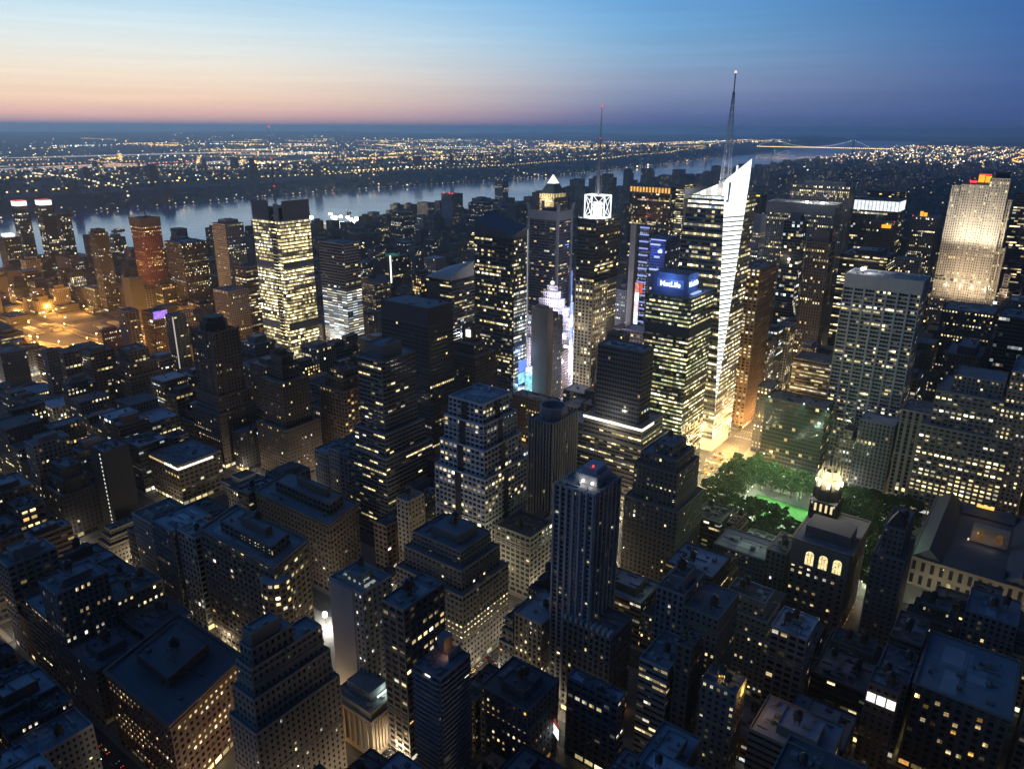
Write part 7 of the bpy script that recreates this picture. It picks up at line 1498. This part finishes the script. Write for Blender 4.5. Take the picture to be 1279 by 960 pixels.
c = screen('video_billboard', 'cyan and blue screen stack low on the dark glass tower flank', -447, 640, 10, 16, 62, RD(60), [vid((.3,.8,1), 1.2, 8), vid((.6,.75,1), 1.4, 9), vid((.2,.35,1), 1.1, 10), vid((.4,.9,.95), 1.0, 11)], 6)
LEG(a, 5.6, 12); LEG(b, 19.6, 3); LEG(c, 9.6, 14)
for x, y, z, e, cc in ((-468, 890, 60, 120000, (.9,.85,1)), (-455, 760, 40, 90000, (.7,.75,1)), (-466, 668, 40, 90000, (.5,.75,1)), (-470, 700, 70, 90000, (.8,.8,1)), (-478, 740, 22, 160000, (.95,.92,1)), (-500, 900, 30, 160000, (.9,.88,1)), (-520, 740, 25, 120000, (.95,.85,1))): lamp(None, (x, y, z), e, cc, 4, 'square_glow')
d = screen('billboard', 'red topped advertising board with two bright panels above the side street', -171, 268, 15, 17, 7, RD(-30), [vid((.9,.92,.95), 1.3, 12, .5)], 1); bx('red_header', glow_mat('red_header', (.5,.06,.04), .5), d, -8.5, -.2, 7.2, 8.5, .05, 10); LEG(d, 14.8, 14); lamp(None, (-171, 262, 10), 2500, (1,.75,.5), .6, 'sign_spill')
def flood_mast(x, y, label):
    o = thing('floodlight_mast', label, 'lamp', (x, y, .15)); part('post', DARKM, o, lambda m: m.tube((0,0,0), (0,0,11), .16, 0, 6)); part('floodlight', glow_mat('white_flood', (1,.98,.94), 16), o, lambda m: (m.prism(octagon(0, 0, 1.6), 11, 12.8, 0), m.prism(octagon(0, 0, 1.2), 12.8, 13.6, 0))); lamp(o, (0, 0, 9.6), 42000, (1,.95,.86), .6); return o
x, y = PIX_FLOOD; flood_mast(x, y, 'single dazzling white flood lamp at the street corner by the windowless flank')
# orange glow of the junction beside the park
for v, u, e in ((243, 650, 34000), (243, 676, 30000), (243, 705, 34000), (236, 735, 30000), (250, 770, 26000), (243, 820, 26000), (200, 690, 20000), (243, 620, 12000)): lamp(None, (-v, u, 12), e, (1,.52,.14), 1.0, 'junction_glow')
# ------------------------------------------------------------------ bus terminal ramps with sodium lamps
def ribbon(mb, pts, w, z):
    P_ = np.array(pts, float); t = np.gradient(P_, axis=0); n = np.stack([-t[:, 1], t[:, 0]], 1); n /= np.linalg.norm(n, axis=1)[:, None]
    for i in range(len(P_)-1):
        zz = [np.interp(k/(len(P_)-1), np.linspace(0, 1, len(z)), z) for k in (i, i+1)]
        a, b, c_, d_ = (*(P_[i]+n[i]*w/2), zz[0]), (*(P_[i]-n[i]*w/2), zz[0]), (*(P_[i+1]-n[i+1]*w/2), zz[1]), (*(P_[i+1]+n[i+1]*w/2), zz[1])
        mb.quads([[b, c_, d_, a][::-1]])
        for p, q in ((b, c_), (a, d_)): mb.quads([[(p[0],p[1],p[2]), (q[0],q[1],q[2]), (q[0],q[1],q[2]+1.0), (p[0],p[1],p[2]+1.0)]]); mb.quads([[(p[0],p[1],p[2]-1.2), (q[0],q[1],q[2]-1.2), (q[0],q[1],q[2]), (p[0],p[1],p[2])]])
def curve(p, n=24):
    p = np.array(p, float); t = np.linspace(0, len(p)-1, n); i = np.clip(t.astype(int), 0, len(p)-2); out = []
    for k, j in zip(t, i):
        f = k-j; p0, p1, p2, p3 = p[max(j-1, 0)], p[j], p[j+1], p[min(j+2, len(p)-1)]
        out.append(.5*((2*p1)+(-p0+p2)*f+(2*p0-5*p1+4*p2-p3)*f*f+(-p0+3*p1-3*p2+p3)*f**3))
    return np.array(out)
CONC = wall_mat((.26,.25,.23), .9)
ramps = [([(-840, 560), (-930, 545), (-1050, 520), (-1150, 470), (-1330, 440)], 12, (9, 9, 7, 2, .3)), ([(-840, 575), (-960, 585), (-1080, 560), (-1180, 520), (-1360, 520)], 12, (10, 9, 7, 3, .3)), ([(-1010, 540), (-1075, 480), (-1120, 430), (-1180, 420), (-1240, 450)], 9, (7, 6, 4, 2, .3)), ([(-1100, 700), (-1130, 600), (-1160, 520), (-1200, 440)], 10, (1, 5, 4, .4))]
for k, (p, w, z) in enumerate(ramps):
    mb = MB(); ribbon(mb, curve(p), w, z); tag(mb.build('ramp_road', [CONC]), kind='structure')
r = np.random.default_rng(14); mast_n = 0
def make_ramp_lamp():
    o = thing('ramp_lamp', 'tall sodium lamp mast blazing orange beside the curving ramps', 'lamp', group='sodium masts along the ramps')
    part('post', DARKM, o, lambda m: m.tube((0,0,0), (0,0,14), .2, 0, 6, .12)); part('lamp_head', glow_mat('sodium_blaze', (1,.58,.14), 40), o, lambda m: m.box(-.9, -.5, 14, .9, .5, 14.7, 0, True)); lamp(o, (0, 0, 13), 55000, (1,.44,.08), .6, 'sodium_light'); return o
rl = make_ramp_lamp(); first = True
for p, w, z in ramps:
    q = curve(p, 9)
    for i in range(9):
        t = rl if first else copy_tree(rl); first = False; t.location = (q[i][0]+r.uniform(-9, 9), q[i][1]-w/2-3, .1)
for _ in range(48):
    t = copy_tree(rl); t.location = (-r.uniform(1085, 1850), r.uniform(400, 660), .1)
def make_bus():
    o = thing('parked_bus', 'long pale bus parked in rows on the orange lit bus lot', 'bus', group='buses parked on the bus lot')
    b = MB(); b.prism([(-1.25,-6),(1.25,-6),(1.25,6),(-1.25,6)], .4, 3.2, 0, poly1=[(-1.2,-5.95),(1.2,-5.95),(1.2,5.8),(-1.2,5.8)]); b.build('body', [plain_mat('bus_paint', (.5,.5,.48), .4)], o)
    g = MB(); g.box(-1.29, -5.6, 1.7, 1.29, 5.6, 2.6); g.build('window_band', [plain_mat('car_glass', (.02,.02,.025), .1)], o)
    for x in (-1.05, 1.05):
        for y in (-3.6, 3.8): part('wheel', plain_mat('tyre', (.02,.02,.02), .9), o, lambda m: m.tube((x-.15, y, .5), (x+.15, y, .5), .5, 0, 10))
    return o
bs = make_bus(); first = True
for row, (v, u) in enumerate(((1110, 560), (1110, 585), (1230, 560), (1230, 585), (1300, 480), (1300, 505))):
    for k in range(15):
        if r.random() < .2: continue
        t = bs if first else copy_tree(bs); first = False; t.location = (-(v+k*4.2), u, .02); t.rotation_euler = (0, 0, r.normal(0, .02)+(math.pi if r.random() < .3 else 0))
for k, (v, u, w, d, h) in enumerate(((1095, 470, 36, 22, 9), (1200, 590, 30, 16, 7), (1150, 545, 60, 8, 6), (1260, 430, 40, 20, 11), (1390, 470, 46, 30, 14), (1420, 560, 50, 34, 12), (1360, 590, 30, 18, 8))):
    tower('depot_building', 'low dark depot shed %s' % ['tucked inside the ramp loop', 'at the river end of the bus rows', 'long and thin between the bus rows', 'below the lowest ramp', 'wide and flat beyond the ramps', 'with grey roof toward the river', 'small and square by the last buses'][k], v, u, w, d, h, 'ribbon', (.13,.11,.09), (.2,.2,'o',.9), seed=k, far=1)
def make_shed(): return None
# ------------------------------------------------------------------ river piers, ship, boats, bridge
for k, (u, L_, w) in enumerate(((1480, 220, 36), (1640, 240, 40), (1720, 250, 44), (1560, 180, 30), (880, 200, 32), (1010, 230, 36), (760, 160, 26))):
    mb = MB(); mb.box(-1885-L_, u-w/2, -1.6, -1880, u+w/2, 1.6); tag(mb.build('pier', [CONC]), 'long low concrete pier reaching into the river, %s' % ['fourth upstream', 'second upstream with tall floodlights', 'furthest upstream blazing with floodlights', 'third upstream', 'beside the lit warship', 'bare with no light', 'closest to the crowned twin towers'][k], 'pier')
    if k in (1, 2):
        o = thing('pier_shed', ['long grey pier shed on the floodlit second pier', 'long grey pier shed on the brightest floodlit pier'][k-1], 'shed', (-1990, u, 1.6)); bx('wall', PALE, o, -60, -10, 0, 60, 10, 9); gable(o, -60.5, -10.5, 60.5, 10.5, 9, 3, ROOF[0], 'roof')
fm_first = None; r = np.random.default_rng(17)
for k in range(14):
    v, u = (1900+r.uniform(-60, 190), 1640+r.uniform(-30, 120))
    if fm_first is None:
        o = thing('pier_floodlight', 'tall pier floodlight mast glaring white at the river edge', 'lamp', (-v, u, 1.6), 0, 'floodlight masts of the riverside piers'); part('post', DARKM, o, lambda m: m.tube((0,0,0), (0,0,28), .3)); part('lamp_head', glow_mat('pier_glare', (1,.93,.72), 14), o, lambda m: m.box(-4, -4, 28, 4, 4, 34, 0, True)); lamp(o, (0, 0, 25), 150000, (1,.9,.62), 1, 'flood_light'); fm_first = o  # head drawn oversized: glare around the lamp is put into its glowing shape
    else: o = copy_tree(fm_first); o.location = (-v, u, 1.6)
def hull(mb, L_, w, h):
    n = 10; st = []
    for i in range(n+1):
        t = i/n; x = -L_/2+L_*t; ww = w/2*(1-max(0, (t-.7)/.3)**2)*(1 if t > .06 else .8); st.append((x, ww))
    for (x0, w0), (x1, w1) in zip(st[:-1], st[1:]):
        mb.quads([[(x0,-w0*.7,0),(x1,-w1*.7,0),(x1,-w1,h),(x0,-w0,h)], [(x1,w1*.7,0),(x0,w0*.7,0),(x0,w0,h),(x1,w1,h)], [(x0,-w0,h),(x1,-w1,h),(x1,w1,h),(x0,w0,h)]])
    mb.quads([[(st[0][0], st[0][1]*.7, 0), (st[0][0], -st[0][1]*.7, 0), (st[0][0], -st[0][1], h), (st[0][0], st[0][1], h)]])
o = thing('warship', 'moored grey flat decked warship dressed with a triangle of lights', 'ship', (-2000, 935, -1.5), RD(180)); mb = MB(); hull(mb, 230, 34, 17); mb.build('hull', [wall_mat((.18,.19,.20))], o)
bx('island_tower', wall_mat((.2,.21,.22)), o, -5, 8, 17, 24, 15, 32); part('mast', DARKM, o, lambda m: m.tube((8, 11, 32), (8, 11, 62), .8, 0, 6, .3))
def strings(m):
    for a, b in (((8, 11, 62), (60, 11, 20)), ((8, 11, 62), (-46, 11, 20))):
        for k in range(16): p = [a[i]+(b[i]-a[i])*k/15 for i in range(3)]; m.box(p[0]-1.2, p[1]-1.2, p[2]-1.2, p[0]+1.2, p[1]+1.2, p[2]+1.2, 0, True)
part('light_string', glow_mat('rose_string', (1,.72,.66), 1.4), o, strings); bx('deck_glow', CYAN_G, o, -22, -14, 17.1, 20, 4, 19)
for k, (v, u, L_, lb) in enumerate(((2450, 1185, 46, 'small ferry with wake crossing the open river'), (2280, 2000, 26, 'tiny dark tug on the river near the floodlit piers'))):
    o = thing('ferry_boat' if k == 0 else 'tug_boat', lb, 'boat', (-v, u, -1.6), RD(100)); mb = MB(); hull(mb, L_, L_*.26, 4); mb.build('hull', [wall_mat((.12,.12,.13))], o); bx('deckhouse', PALE, o, -L_*.3, -L_*.09, 4, L_*.15, L_*.09, 8); bx('lit_cabin', WARM_G, o, -L_*.2, -L_*.095, 5, L_*.1, L_*.095, 6.4)
def bridge():
    o = thing('suspension_bridge', 'distant suspension bridge with two steel towers and an amber lit deck', 'bridge', (-3193, 11400, 0)); st = plain_mat('bridge_steel', (.22,.23,.25), .6)
    T = (-550, 550)
    for x in T:
        def tw(m):
            for y in (-16, 16):
                m.box(x-9, y-5, -2, x+9, y+5, 184)
            for z in (60, 120, 172): m.box(x-7, -16, z, x+7, 16, z+12, 0, True)
        part('tower', st, o, tw)
    part('deck', st, o, lambda m: m.box(-780, -18, 60, 1060, 18, 68, 0, True))
    part('deck_light', glow_mat('bridge_lamp', (1,.66,.26), 7), o, lambda m: [m.box(x-7, -22, 69, x+7, -18.5, 75, 0, True) for x in np.arange(-770, 1060, 26)])
    def cab(m):
        for y in (-16, 16):
            pr = None
            for x in np.linspace(-790, 790, 61):
                z = 78+104*(x/550)**2 if abs(x) <= 550 else 182-110*(abs(x)-550)/240
                if pr: m.tube((pr[0], y, pr[1]), (x, y, z), 1.6, 0, 4)
                if abs(x) < 760: m.tube((x, y, 68), (x, y, z), .5, 0, 3)
                pr = (x, z)
    part('cable', st, o, cab)
    part('cable_light', glow_mat('cable_bead', (.75,.85,1), 3), o, lambda m: [m.box(x-3.4, -20, z-3.4, x+3.4, -16, z+3.4, 0, True) for x, z in [(x, 78+104*(x/550)**2 if abs(x) <= 550 else 182-110*(abs(x)-550)/240) for x in np.linspace(-780, 780, 53)]])
bridge()
# ------------------------------------------------------------------ the evening haze over city and river
HAZE = 1
if HAZE:
    hz, ht, hb_ = new_mat('evening_haze'); ht.nodes.remove(hb_)
    pv = ht.nodes.new('ShaderNodeVolumePrincipled'); pv.inputs['Color'].default_value = (.78,.91,1.0,1); pv.inputs['Density'].default_value = 5.5e-5; pv.inputs['Anisotropy'].default_value = .70
    ht.links.new(pv.outputs[0], ht.nodes['Material Output'].inputs['Volume'])
    mb = MB(); mb.box(-82000, -82000, -450, 82000, 82000, 374, 0, True); tag(mb.build('haze', [hz]), kind='stuff')
